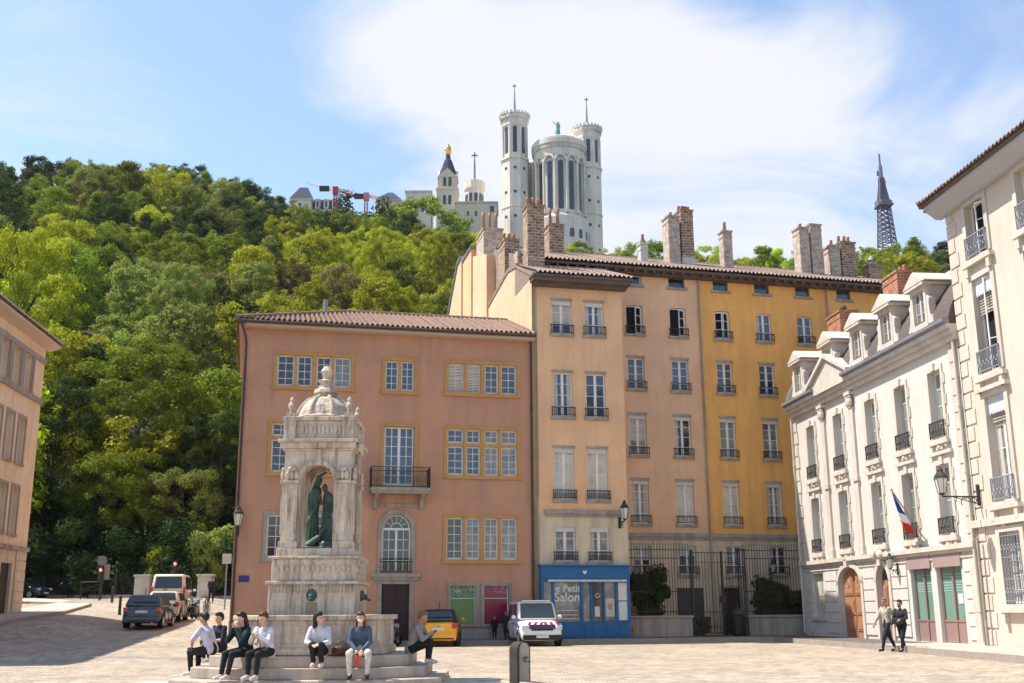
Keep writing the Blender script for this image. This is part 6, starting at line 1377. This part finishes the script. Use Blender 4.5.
def cycle(label, loc, rz, motor=False, name=None):
    r = empty('motorcycle' if motor else 'bicycle', loc, rz, label, 'motorcycle' if motor else 'bicycle'); wr = .3 if motor else .34; x = .68 if motor else .52; t = .06 if motor else .02
    for s in (-1, 1):
        wq = MB().torus((s*x, 0, wr), wr-t, t, 'y', 24, 6).build('wheel', M['tyre'], r); b = MB().bar((s*x, -.04, wr), (s*x, .04, wr), .05 if motor else .025, n=8)
        for k in range(10): a = k*math.pi/5; b.bar((s*x, 0, wr), (s*x+(wr-t)*math.cos(a), 0, wr+(wr-t)*math.sin(a)), .005 if not motor else .012, n=4)
        b.build('spokes', M['rim'], wq)
    if motor:
        MB().box(-.25, .25, -.13, .13, .25, .6).bar((-.3, -.16, .3), (-.8, -.2, .34), .05, n=8).build('engine', M['zinc'], r, bevel=.03); MB().ell((.12, 0, .78), (.26, .15, .13), 12, 8).build('fuel_tank', M['cdark'], r, smooth=True)
        MB().ell((-.35, 0, .76), (.36, .14, .07), 12, 8).build('saddle', M['blackp'], r, smooth=True); MB().bar((.68, .07, .3), (.45, .07, .95), .025).bar((.68, -.07, .3), (.45, -.07, .95), .025).build('fork', M['rim'], r)
        MB().bar((.42, -.34, 1.03), (.46, 0, .97), .016).bar((.46, 0, .97), (.42, .34, 1.03), .016).build('handlebar', M['blackp'], r); MB().ell((.58, 0, .85), (.09, .1, .1), 10, 8).build('headlamp', M['lclear'], r, smooth=True)
        MB().prism([(-.85, .55), (-.5, .66), (-.5, .7), (-.9, .62)], 'y', -.08, .08).build('mudguard', M['blackp'], r)
    else:
        b = MB(); P_ = dict(bb=(-.05, 0, .3), st=(-.18, 0, .78), ht=(.36, 0, .82), hb=(.4, 0, .62), rw=(-x, 0, wr), fw=(x, 0, wr))
        for a, c in (('bb', 'st'), ('st', 'ht'), ('bb', 'hb'), ('ht', 'hb'), ('bb', 'rw'), ('st', 'rw'), ('hb', 'fw')): b.bar(P_[a], P_[c], .016, n=6)
        b.build('frame', M['cdark'], r); MB().bar((.36, -.26, .95), (.36, .26, .95), .013).bar((.36, 0, .82), (.36, 0, .95), .013).build('handlebar', M['blackp'], r); MB().ell((-.2, 0, .86), (.14, .07, .035), 10, 6).bar((-.18, 0, .78), (-.2, 0, .86), .014).build('saddle', M['blackp'], r); MB().torus((-.05, .03, .3), .09, .012, 'y', 14, 4).bar((-.05, .08, .3), (.1, .08, .2), .012).build('crankset', M['rim'], r)
    return r
cycle('dark motorcycle parked beside the white van at the end of the row', gp(-17.3, 61.8), R(100), True); cycle('bicycle leaning in the row just beyond the motorcycle', gp(-17.5, 64.5), R(112)); cycle('second bicycle farther up the row, almost touching the first', gp(-17.9, 66.0), R(118)); cycle('motorcycle parked nearest in the group of two wheelers by the cars', gp(-16.8, 59.6), R(98), True)
cycle('black motorcycle parked before the dark door of the salmon house', (-5.2, 47.7, 0), R(65), True)

# ================================================================ STREET FURNITURE
def lantern(label, loc, rz, sc=1.0, arm=.9, name='wall_lantern'):
    r = empty(name, loc, rz, label, 'lantern'); s = sc      # wall behind at +y, lantern hangs out to -y
    b = MB().box(-.06*s, .06*s, -.02, .03, -.25*s, .35*s).bar((0, 0, 0), (0, -arm, 0), .022*s, n=8).torus((0, -arm*.35, -.16*s), .15*s, .014*s, 'x', 16, 5, math.pi*.1, math.pi*1.2).bar((0, 0, -.22*s), (0, -arm*.7, -.01), .014*s).torus((0, -arm*.12, -.1*s), .07*s, .014*s, 'x', 12, 5)
    b.build('bracket', M['iron'], r)
    z = .06*s; y = -arm
    MB().lathe([(.04*s, 0), (.06*s, .03*s), (.11*s, .07*s)], (0, y, z-.03*s), 6).build('holder', M['iron'], r); MB().lathe([(.2*s, .46*s), (.17*s, .54*s), (.08*s, .66*s), (.09*s, .69*s), (.02*s, .80*s)], (0, y, z), 6).build('cap', M['iron'], r)
    b = MB()
    for k in range(6): a = k*math.pi/3; b.bar((.11*s*math.cos(a), y+.11*s*math.sin(a), z+.04*s), (.185*s*math.cos(a), y+.185*s*math.sin(a), z+.46*s), .009*s, n=4)
    b.build('cage', M['iron'], r); MB().lathe([(.10*s, .04*s), (.175*s, .46*s)], (0, y, z), 6).build('glass', mat('lantern_glass', (.62, .60, .52), .25, spec=.7), r); return r
p = S.at(240, 516, .0); lantern('black lantern on a bracket at the left corner of the salmon house', S.w(-13.45, -.02, 5.0), R(S.deg), 1.15, .5)
lantern('black lantern on a scrolled bracket at the right corner of the narrow beige house', S.w(4.2, -.02, 5.5), R(S.deg), 1.15, .75)
x, z = RF.at(978, 498); lantern('large black lantern on a long arm projecting from the cream corner house', RF.w(17.75, -.08, 5.2), R(RF.deg), 1.2, 1.3)
lantern('small lantern on the ground floor of the white house beside the carved shell', RF.w(10.85, -.05, 2.95), R(RF.deg), .8, .3)
x, z = O.at(770, 570); lantern('small lantern on the orange house wall behind the fence', O.w(x, -.05, z-.2), R(O.deg), .9, .3)
# drinking fountain pillar
p = empty('water_bollard', (.12, 23.1, 0), R(-52), 'dark stone drinking post with a rounded top standing alone on the square', 'drinking post')
pts = [(-.17, 0), (.17, 0), (.17, .68)]+[(.17*math.cos(t), .68+.16*math.sin(t)) for t in [math.pi*k/10 for k in range(1, 10)]]+[(-.17, .68)]
MB().prism(pts, 'x', -.14, .14).build('pillar', mat('dark_stone', (.05, .043, .037), .8, (.03, .026, .022), 3, .3, 20), p, bevel=.02)
pts2 = [(a*.72, .06+b_*.9) for a, b_ in pts]
MB().prism(pts2, 'x', .141, .155).build('inset_panel', M['trimg'], p); MB().bar((.19, 0, .5), (.30, 0, .46), .03, n=8).ell((.2, 0, .5), (.05, .06, .06), 10, 6).build('tap', M['bronze'], p)
MB().prism([(.17, -.16), (.75, -.2), (.82, 0), (.75, .2), (.17, .16)], 'z', .0, .07).build('trough', M['step'], p, bevel=.015); MB().prism([(.3, -.1), (.68, -.12), (.7, .12), (.3, .1)], 'z', .071, .075).build('grate', M['iron'], p)
# bin by the gate, hydrant
q = O.w(O.at(739, 625, 3.9)[0], -3.9, .19)
bn = empty('litter_bin', q, 0, 'dark litter bin with a domed lid standing in front of the iron gate', 'bin'); MB().lathe([(.26, 0), (.33, .1), (.34, .9), (.3, 1.0)], (0, 0, 0), 14).build('bin_body', mat('dark_green_plastic', (.012, .02, .016), .5), bn); MB().lathe([(.36, .98), (.36, 1.06), (.28, 1.2), (.1, 1.28)], (0, 0, 0), 14).bar((0, 0, 1.2), (0, .25, 1.5), .03).build('lid', M['iron'], bn)
q = O.w(O.at(631, 632, 3.6)[0], -3.6, .19); hy = empty('hydrant', q, 0, 'small red hydrant at the right foot of the blue shopfront', 'hydrant'); MB().lathe([(.11, 0), (.11, .06), (.08, .08), (.08, .38), (.11, .4), (.09, .48), (.02, .52)], (0, 0, 0), 12).build('hydrant_body', mat('hydrant_red', (.32, .03, .02), .5), hy); MB().bar((-.14, 0, .3), (.14, 0, .3), .035, n=8).build('outlets', M['iron'], hy)
def traffic_light(label, px, y, ptop, sign=False):
    x = atY(px, 580, y)[0]; z = gz(x, y); r = empty('traffic_light', (x, y, z), 0, label, 'traffic light'); zt = atY(px, ptop, y)[2]-z
    MB().bar((0, 0, 0), (0, 0, zt), .06, n=8).build('pole', M['iron'], r); h = MB().box(-.17, .17, -.2, .06, zt-1.05, zt-.1).build('signal_head', M['blackp'], r, bevel=.02)
    for k, c in enumerate(((.75, .05, .03), (.06, .04, .01), (.01, .05, .02))):
        zz0 = zt-.26-k*.3; MB().lathe([(.105, 0), (.02, .02)], (0, 0, 0), 14).xf(Matrix.Rotation(R(90), 4, 'X')).build('lamp', mat('signal_%d' % k, c, .3, emit=((1, .12, .06), 2.2) if k == 0 else None), h, loc=(0, -.202, zz0)); MB().torus((0, -.24, zz0), .11, .02, 'y', 12, 4, 0, math.pi).build('visor', M['blackp'], h)
    if sign:
        MB().bar((0, -.09, zt+.35), (0, -.07, zt+.35), .33, n=22).build('round_sign', mat('sign_back_grey', (.16, .15, .14), .6), r); MB().bar((0, 0, zt), (0, 0, zt+.7), .05, n=8).build('sign_post', M['iron'], r); MB().box(.15, .55, -.05, 0, zt-.9, zt+.1).build('backing_board', mat('board_tan', (.25, .2, .15), .8), r)
traffic_light('traffic light showing red with a round sign above it, before the railings', 101, 75, 566, True)
traffic_light('traffic light showing red behind the white van, before the grey shelter', 175, 76, 560)
def post_(label, px, y, ptop, cat='post', name='sign_post'):
    x = atY(px, 590, y)[0]; z = gz(x, y); r = empty(name, (x, y, z), 0, label, cat); zt = atY(px, ptop, y)[2]-z; MB().bar((0, 0, 0), (0, 0, zt), .05, n=8).build('pole', M['zinc'], r); MB().box(-.28, .28, -.09, -.05, zt-.6, zt).build('sign_plate', M['valance'], r, bevel=.01); return r
post_('slim pole with a small pale sign at the left corner of the salmon house', 225.5, 70, 554)
# railings, stone pillars, shelter at the foot of the hill
def rail_fence(px0, px1, y, label):
    a = atY(px0, 590, y)[0]; c = atY(px1, 590, y)[0]; z = gz((a+c)/2, y); r = empty('iron_railings', (a, y, z), 0, label, 'railings'); L_ = c-a
    MB().box(0, L_, -.15, .15, -.3, .2).build('base_wall', M['trimg'], r); b = MB(); n = int(L_/.16)
    for k in range(n+1): b.box(L_*k/n-.014, L_*k/n+.014, -.014, .014, .2, 1.45)
    b.build('bars', M['iron'], r); MB().box(0, L_, -.025, .025, 1.3, 1.35).box(0, L_, -.025, .025, .32, .36).build('rails', M['iron'], r)
    for k in range(int(L_/2.6)+1): MB().box(k*2.6-.09, k*2.6+.09, -.09, .09, -.1, 1.6).build('post', M['iron'], r)
rail_fence(-30, 134, 80.5, 'long black railings under the trees between the peach house and the stone pillar'); rail_fence(213, 240, 80.5, 'short black railings between the right stone pillar and the salmon house')
for px, lab in ((142.5, 'left stone gate pillar at the end of the railings'), (205.5, 'right stone gate pillar with a notice, near the grey shelter')):
    x = atY(px, 590, 80)[0]; z = gz(x, 80); r = empty('gate_pillar', (x, 80, z), 0, lab, 'pillar'); MB().box(-.52, .52, -.3, .3, -.3, 1.45).build('shaft', M['trim'], r, bevel=.02); MB().box(-.6, .6, -.38, .38, 1.45, 1.6).build('coping', M['trim'], r, bevel=.02)
    if px > 200: MB().box(-.3, .3, -.33, -.305, .5, 1.1).build('notice', M['valance'], r)
x = atY(184, 590, 82)[0]; z = gz(x, 82); r = empty('shelter', (x, 82, z), 0, 'low grey shelter with a sloping metal roof between the stone pillars', 'shelter')
MB().box(-1.25, 1.25, 0, 2.4, -.3, 1.9).build('wall', mat('shelter_grey', (.10, .10, .11), .8), r); MB().prism([(-.4, 1.85), (2.6, 2.5), (2.6, 2.6), (-.4, 1.95)], 'x', -1.4, 1.4).build('roof', M['zinc'], r); MB().box(-.6, .6, -.02, .0, -.1, 1.6).build('door', M['iron'], r)
x = atY(91, 595, 76)[0]; z = gz(x, 76)+.14; r = empty('barrier', (x, 76, z), 0, 'dark metal pedestrian barrier beside the traffic light', 'barrier')
b = MB()
for s in (-.7, .7): b.bar((s, 0, -.1), (s, 0, 1.05), .035, n=6)
b.bar((-.75, 0, 1.05), (.75, 0, 1.05), .035, n=6).bar((-.7, 0, .5), (.7, 0, .5), .025, n=6).bar((-.7, 0, 1.0), (.7, 0, .5), .02, n=6).bar((.7, 0, 1.0), (-.7, 0, .5), .02, n=6); b.build('frame', M['iron'], r)
for k, (px, y) in enumerate(((112, 71), (120.5, 58))):
    x = atY(px, 600, y)[0]; r = empty('bollard', (x, y, gz(x, y)), 0, ('dark round bollard on the kerb tip near the traffic light', 'bollard standing just left of the blue car')[k], 'bollard'); MB().lathe([(.09, 0), (.08, .1), (.07, .8), (.09, .84), (.07, .95), (.01, 1.0)], (0, 0, 0), 12).build('shaft', M['iron'], r)
# ================================================================ PEOPLE
M['eye'] = mat('eye_dark', (.03, .02, .018), .3); M['lips'] = mat('lips', (.38, .12, .10), .5)
def person(label, loc, rz, J, top, legs, hair, sk='skin', shoes='sneaker', hairlen=0, mask=False, extras=None, sc=1.0, cap=None, vox=.0125, jacket=True, beard=False):
    """J: joint name -> point, facing -y.  keys pel,wai,che,nec,hea, shL,elL,wrL,haL (and R), hiL,knL,anL,toL (and R)"""
    J = {k: Vector(v) for k, v in J.items()}; r = empty('person', loc, rz, label, 'person'); r.scale = (sc, sc, sc)
    b = MB(); side = (J['shR']-J['shL']).normalized(); up = (J['nec']-J['pel']).normalized()
    def limb(b, ks, rs, add=0):
        for (a, c), (p, q) in zip(zip(ks[:-1], ks[1:]), zip(rs[:-1], rs[1:])): cap_(b, J[a], J[c], p+add, q+add)
    def torso(b, add=0, hem=0):
        for s in (-1, 1):
            o1, o2, o3 = side*.075*s, side*.06*s, side*.085*s
            cap_(b, J['pel']+o1-up*hem, J['wai']+o2, .092+add, .082+add); cap_(b, J['wai']+o2, J['che']+o3, .082+add, .092+add); cap_(b, J['che']+o3, J['sh'+('R' if s > 0 else 'L')]-side*s*.02-up*.02, .088+add, .05+add)
        cap_(b, J['che'], J['nec']-up*.05, .09+add, .055+add)
    torso(b); cap_(b, J['nec']-up*.06, J['hea']-(J['hea']-J['nec']).normalized()*.05, .052, .048)
    hd = J['hea']; look = (J.get('look', Vector((0, -1, 0)))).normalized(); hu = (J['hea']-J['nec']).normalized(); hs_ = look.cross(hu).normalized()
    b.ell(hd+hu*.02, (.076, .09, .098), 14, 10); b.ell(hd+look*.03-hu*.045, (.055, .055, .06), 12, 8); cap_(b, hd+look*.085+hu*.005, hd+look*.105-hu*.022, .011, .015, 8)
    for s in (-1, 1): b.ell(hd+hs_*s*.078-hu*.005, (.014, .02, .03), 8, 6); b.ell(hd+look*.074+hs_*s*.033+hu*.03, (.018, .014, .009), 8, 6)
    b.ell(hd+look*.083-hu*.052, (.024, .012, .009), 8, 6)
    for s in 'LR':
        limb(b, ['sh'+s, 'el'+s, 'wr'+s], [.05, .04, .027]); w_, h_ = J['wr'+s], J['ha'+s]; d = (h_-w_).normalized(); sd_ = d.cross(Vector((0, 0, 1)) if abs(d.z) < .9 else Vector((1, 0, 0))).normalized(); nr = d.cross(sd_)
        cap_(b, w_, w_+d*.05, .026, .034); 
        for k in range(4):
            o = sd_*(k-1.5)*.019; L_ = (.07, .08, .075, .06)[k]; k0 = w_+d*.075+o; k1 = k0+d*L_*.5+nr*.008; cap_(b, w_+d*.04+o, k0, .012, .0105, 6); cap_(b, k0, k1, .0095, .009, 6); cap_(b, k1, k1+d*L_*.4+nr*.025, .009, .008, 6)
        cap_(b, w_+d*.03-sd_*.03, w_+d*.07-sd_*.055+nr*.012, .013, .011, 6); cap_(b, w_+d*.07-sd_*.055+nr*.012, w_+d*.1-sd_*.05+nr*.02, .011, .009, 6)
        limb(b, ['hi'+s, 'kn'+s, 'an'+s], [.088, .06, .038]); cap_(b, J['an'+s], J['to'+s], .04, .032)
    organic('body', b, M[sk], r, min(vox, .0105))
    b = MB(); torso(b, .018, .03 if jacket else 0)
    for s in 'LR': limb(b, ['sh'+s, 'el'+s], [.058, .047], .008); (cap_(b, J['el'+s], J['wr'+s], .055, .038) if jacket else None)
    o = organic('jacket' if jacket else 'shirt', b, top, r, vox)
    b = MB()
    for s in 'LR': limb(b, ['hi'+s, 'kn'+s], [.095, .07], .008); cap_(b, J['kn'+s], J['an'+s]+(J['kn'+s]-J['an'+s]).normalized()*.04, .07, .05)
    cap_(b, J['hiL'], J['hiR'], .105, .105); cap_(b, J['pel'], J['pel']+up*.05, .13, .12); organic('trousers', b, legs, r, vox)
    for s in 'LR':
        b = MB(); a, t = J['an'+s], J['to'+s]; dn = Vector((0, 0, -.03)); cap_(b, a+dn*.6-(t-a).normalized()*.02, t+dn*.0, .048, .038); cap_(b, a, a+dn, .05, .05); organic('shoe', b, M[shoes] if shoes in M else shoes, r, vox, 2)
    b = MB(); b.ell(hd+hu*.03-look*.022, (.088, .094, .092), 14, 10); b.ell(hd+hu*.0-look*.05, (.082, .07, .09), 12, 8); b.ell(hd+hu*.065+look*.012, (.078, .088, .06), 12, 8)
    if hairlen: 
        for s in (-1, 0, 1): cap_(b, hd+hs_*s*.06-look*.05, hd+hs_*s*.075-look*.06-up*hairlen, .045, .035)
    else: b.ell(hd-look*.045-hu*.01, (.07, .07, .08), 12, 8)
    if cap == 'bun': b.ell(hd-look*.10+hu*.03, (.036, .036, .034), 10, 8)
    MB().ell(hd+look*.083+hs_*.032+hu*.018, (.013, .01, .008), 8, 6).build('eye', M['eye'], r); MB().ell(hd+look*.083-hs_*.032+hu*.018, (.013, .01, .008), 8, 6).build('eye', M['eye'], r)
    if not mask: MB().ell(hd+look*.09-hu*.052, (.024, .012, .008), 8, 6).build('lips', M['lips'], r)
    # keep the face clear: shift the cap back
    hb_ = organic('hair', b, hair, r, .012, 2); hb_.location = -look*.018+hu*.028
    if mask: b = MB(); b.ell(hd+look*.062-hu*.04, (.056, .05, .045), 12, 8); organic('face_mask', b, M['frame'], r, .01, 2)
    if beard: b = MB(); b.ell(hd+look*.045-hu*.07, (.056, .05, .04), 12, 8); organic('beard', b, hair, r, .01, 2)
    return r
def cl_(n, c, r=.85): return mat(n, c, r, tuple(v*.6 for v in c), 9, 1., 9)
C_ = dict(black=cl_('black_cloth', (.016, .016, .02)), white=cl_('white_cloth', (.68, .66, .70)), lilac=cl_('pale_lilac_cloth', (.60, .57, .68)), teal=cl_('dark_teal_cloth', (.012, .03, .032)), cream=cl_('cream_cloth', (.64, .60, .54)), denim=cl_('denim_cloth', (.085, .11, .16)),
          grey=cl_('grey_wool', (.30, .285, .27)), navy=cl_('navy_cloth', (.02, .022, .045)), beige=cl_('beige_cloth', (.46, .41, .34)), rose=cl_('rose_cloth', (.45, .2, .16)), char=cl_('charcoal_cloth', (.035, .035, .04)))
M['sneaker'] = cl_('white_sneaker', (.66, .62, .58)); M['dshoe'] = cl_('dark_shoe', (.02, .018, .018))
H_ = dict(dark=cl_('dark_brown_hair', (.022, .013, .010), .5), brown=cl_('brown_hair', (.10, .045, .022), .5), fair=cl_('fair_hair', (.19, .11, .055), .5), grey=cl_('short_grey_hair', (.25, .21, .18), .6))
def sit(seat, foot, reach=.42, spread=.1, lean=.08, head=(0, -.02), arms='lap', look=(0, -1, -.15), kz=None, shift=(0, 0), twist=0, footdx=(0, 0)):
    """hips on the seat (z = seat), feet on z = foot"""
    hz_ = seat+.10; J = {}
    J['pel'] = (0, 0, hz_); J['wai'] = (0, -lean*.35, hz_+.17); J['che'] = (0, -lean*.75, hz_+.33); J['nec'] = (0, -lean*1.05, hz_+.49); J['hea'] = (head[0], -lean*1.2+head[1], hz_+.63); J['look'] = look
    for s, n in ((-1, 'L'), (1, 'R')):
        J['sh'+n] = (s*.17, -lean, hz_+.42); J['hi'+n] = (s*.09, -.03, hz_-.005); kz_ = min(hz_+.12, foot+.50); J['kn'+n] = (s*spread+shift[0]*.5, -reach, kz_)
        fdx = footdx[0 if n == 'L' else 1]; J['an'+n] = (s*spread*.9+shift[0]+fdx, -reach-shift[1]+.03, foot+.09); J['to'+n] = (s*spread*.95+shift[0]+fdx, -reach-shift[1]-.13, foot+.045)
        if arms == 'lap': J['el'+n] = (s*.23, -lean-.1, hz_+.17); J['wr'+n] = (s*.07, -lean-.28, hz_+.14); J['ha'+n] = (s*.02, -lean-.36, hz_+.12)
        elif arms == 'face': J['el'+n] = (s*.2, -lean-.2, hz_+.2); J['wr'+n] = (s*.06, -lean-.2, hz_+.45); J['ha'+n] = (s*.03, -lean-.18, hz_+.53)
        elif arms == 'chest': J['el'+n] = (s*.22, -lean-.12, hz_+.18); J['wr'+n] = (s*.08, -lean-.26, hz_+.3); J['ha'+n] = (s*.03, -lean-.31, hz_+.36)
        elif arms == 'down': J['el'+n] = (s*.21, -lean-.1, hz_+.16); J['wr'+n] = (s*.06, -lean-.28, hz_+.02); J['ha'+n] = (s*.03, -lean-.34, hz_-.05)
        elif arms == 'knees': J['el'+n] = (s*.24, -lean-.14, hz_+.2); J['wr'+n] = (s*.16, -reach+.05, kz_+.1); J['ha'+n] = (s*.12, -reach-.06, kz_+.09)
    return J
SE = .58; ST = .35; SL = .13
fp = lambda px, y: atY(px, 640, y)[0]
# seen from behind: white T-shirt, on the left edge of the plinth, facing left-back
person('person in a white T-shirt seen from behind, seated leftmost on the fountain steps', (fp(212, 24.3), 24.3, 0), R(-112), sit(SE, .13, .44, .14, .18, arms='knees', look=(0, -1, -.3)), C_['lilac'], C_['black'], H_['dark'], 'skind', jacket=False)
person('short haired person in a dark T-shirt facing the one in the white T-shirt', (fp(221, 25.8), 25.8, 0), R(-35), sit(SE, ST, .42, .1, .06, arms='lap', look=(0, -1, 0)), C_['navy'], C_['black'], H_['dark'], 'skin', jacket=False)
person('long haired person in a dark green jacket eating with both hands, left foot forward', (fp(247, 23.25), 23.25, 0), R(-34), sit(SE, SL, .47, .1, .14, arms='face', look=(-.2, -1, -.2), shift=(0, .12)), C_['teal'], C_['black'], H_['dark'], 'skin', hairlen=.2)
person('person in a loose white jacket and black striped trousers holding a white wrap', (fp(268, 23.1), 23.1, 0), R(-24), sit(SE, SL, .46, .11, .15, arms='chest', look=(-.1, -1, -.45), shift=(0, .05)), C_['white'], C_['black'], H_['brown'], 'skin')
person('long haired person in a white top and black skirt looking to the right', (fp(320, 23.15), 23.15, 0), R(-4), sit(SE, ST, .36, .09, .07, arms='lap', look=(1, -.35, .02), shift=(.04, -.02)), C_['white'], C_['black'], H_['dark'], 'skin', hairlen=.18)
person('masked person in a denim jacket and white trousers holding a red flask', (fp(360.5, 23.25), 23.25, 0), R(4), sit(SE, SL, .44, .19, .1, arms='down', look=(0, -1, 0), shift=(0, -.02)), C_['denim'], C_['cream'], H_['brown'], 'skin', shoes='dshoe', hairlen=.3, mask=True)
person('person with a hair bun and grey jacket seated rightmost on the fountain steps', (fp(411, 24.5), 24.5, 0), R(78), sit(SE, ST, .42, .07, .2, arms='chest', look=(.1, -1, -.5)), C_['grey'], C_['black'], H_['fair'], 'skind', cap='bun')
# things held or set down
def held(name, label, cat, b, m, loc): o = b.build(name, m, None, loc=loc, bevel=.004); return tag(o, label, cat)
x6 = fp(360.5, 23.25)
fk = empty('flask', (x6-.0, 22.80, .36), 0, 'red drinking flask held between the knees of the masked person', 'flask'); MB().lathe([(.036, 0), (.038, .02), (.038, .2), (.02, .24)], (0, 0, 0), 14).build('flask_body', mat('flask_red', (.55, .03, .03), .35), fk); MB().lathe([(.024, .235), (.024, .27)], (0, 0, 0), 12).build('cap', M['blackp'], fk)
bg_ = empty('handbag', (fp(341, 23.2), 23.2, SE), R(10), 'soft dark brown handbag on the step between two seated people', 'bag'); b = MB(); b.ell((0, 0, .1), (.19, .1, .11), 14, 8); cap_(b, (-.12, 0, .05), (.14, 0, .06), .07, .07); organic('bag_body', b, cl_('brown_leather', (.07, .03, .025), .5), bg_, .014); MB().torus((0, 0, .18), .1, .012, 'y', 16, 5, .2, math.pi-.2).build('strap', mat('leather_strap', (.05, .02, .018), .5), bg_)
wp = MB(); wp.ell((0, 0, 0), (.05, .05, .07), 10, 8); o = organic('food_wrap', wp, M['frame'], None, .012, 1, loc=(fp(268, 23.1)-.16, 22.72, 1.05)); tag(o, 'white paper food wrap in the hands of the person in the white jacket', 'food wrap')
wp = MB(); wp.ell((0, 0, 0), (.045, .045, .06), 10, 8); o = organic('food_wrap', wp, cl_('pale_green_paper', (.5, .55, .45)), None, .012, 1, loc=(fp(247, 23.25)-.16, 22.98, 1.22)); tag(o, 'pale wrap held to the mouth by the person in the dark green jacket', 'food wrap')
cup = MB().lathe([(.03, 0), (.04, .11), (.043, .115), (.043, .13)], (0, 0, 0), 12).build('paper_cup', M['frame'], None, loc=(fp(232, 23.6), 23.6, SE)); tag(cup, 'white paper cup on the step beside the person in the dark green jacket', 'cup')
MBk = MB().box(-.07, .07, -.006, .006, -.04, .04); o = MBk.build('phone', M['blackp'], None, loc=(fp(411, 24.5)+.53, 24.42, 1.02), bevel=.004); o.rotation_euler = (R(50), 0, R(78)); tag(o, 'dark phone in the hands of the person in the grey jacket', 'phone')
# two walkers on the right, shapes for standing poses
def walk(stride=.3, arm=.12, look=(0, -1, 0), lean=.03, hold=None):
    J = dict(pel=(0, 0, .95), wai=(0, -lean*.4, 1.10), che=(0, -lean*.8, 1.27), nec=(0, -lean, 1.46), hea=(0, -lean-.02, 1.61), look=look)
    for s, n in ((-1, 'L'), (1, 'R')):
        f = s*stride; J['sh'+n] = (s*.18, -lean, 1.40); J['hi'+n] = (s*.09, 0, .92); J['kn'+n] = (s*.095, -f*.55-.05, .50); J['an'+n] = (s*.09, -f, .1 if s > 0 else .12); J['to'+n] = (s*.1, -f-.15, .05 if s > 0 else .04)
        J['el'+n] = (s*.24, f*arm*1.5-.0, 1.13); J['wr'+n] = (s*.24, f*arm*2.4-.1, .90); J['ha'+n] = (s*.235, f*arm*2.6-.13, .80)
        if hold == n: J['el'+n] = (s*.24, -.06, 1.14); J['wr'+n] = (s*.12, -.26, 1.08); J['ha'+n] = (s*.06, -.32, 1.06)
    return J
def stand_at(px, y): x = atY(px, 640, y)[0]; return (x, y, gz(x, y))
person('walker in a pale jacket over a blue shirt with dark trousers, left of the two', stand_at(888.5, 39.2), R(-68), walk(.34, .3, look=(.3, -1, .05)), C_['beige'], C_['navy'], H_['grey'], 'skind', 'dshoe', sc=1.03, vox=.016, hairlen=0)
person('bearded walker in a dark jacket and black trousers, right of the two', stand_at(903, 38.6), R(-48), walk(.26, .25, look=(0, -1, 0), hold='R'), C_['char'], C_['black'], H_['dark'], 'skind', 'dshoe', sc=.99, vox=.016, beard=True)
x, y, z = stand_at(899, 38.55)
bgc = empty('shoulder_bag', (x, y-.05, 1.02), R(-48), 'small dark shoulder bag at the hip of the bearded walker', 'bag'); MB().box(-.16, .16, -.06, .06, -.1, .1).build('pouch', M['blackp'], bgc, bevel=.02); MB().torus((0, 0, .2), .13, .01, 'y', 14, 4, 0, math.pi).build('strap', M['blackp'], bgc)
person('small figure in black standing before the pink poster window', (atY(494.5, 630, 50.6)[0], 50.6, .19), R(10), walk(.04, .1), C_['black'], C_['black'], H_['dark'], 'skind', 'dshoe', sc=.60, vox=.02)
person('small dark figure standing beside the white van in front of the salmon house', (atY(506, 630, 50.7)[0], 50.7, .19), R(-20), walk(.1, .1), C_['teal'], C_['char'], H_['dark'], 'skind', 'dshoe', sc=.72, vox=.02)
person('distant person in dark clothes standing by the right stone gate pillar', stand_at(208.5, 74), R(30), walk(.15, .2), C_['char'], C_['black'], H_['dark'], 'skind', 'dshoe', sc=.98, vox=.02)
# ================================================================ thin summer haze in the air
hm = bpy.data.materials.new('haze'); hm.use_nodes = True; t = hm.node_tree; t.nodes.clear(); v = t.nodes.new('ShaderNodeVolumePrincipled'); v.inputs['Color'].default_value = (.85, .9, 1, 1); v.inputs['Density'].default_value = .00006
o_ = t.nodes.new('ShaderNodeOutputMaterial'); t.links.new(v.outputs[0], o_.inputs['Volume'])
hb = MB().box(-3200, 3200, -3200, 3200, -2, 260).build('haze', hm); hb['kind'] = 'stuff'
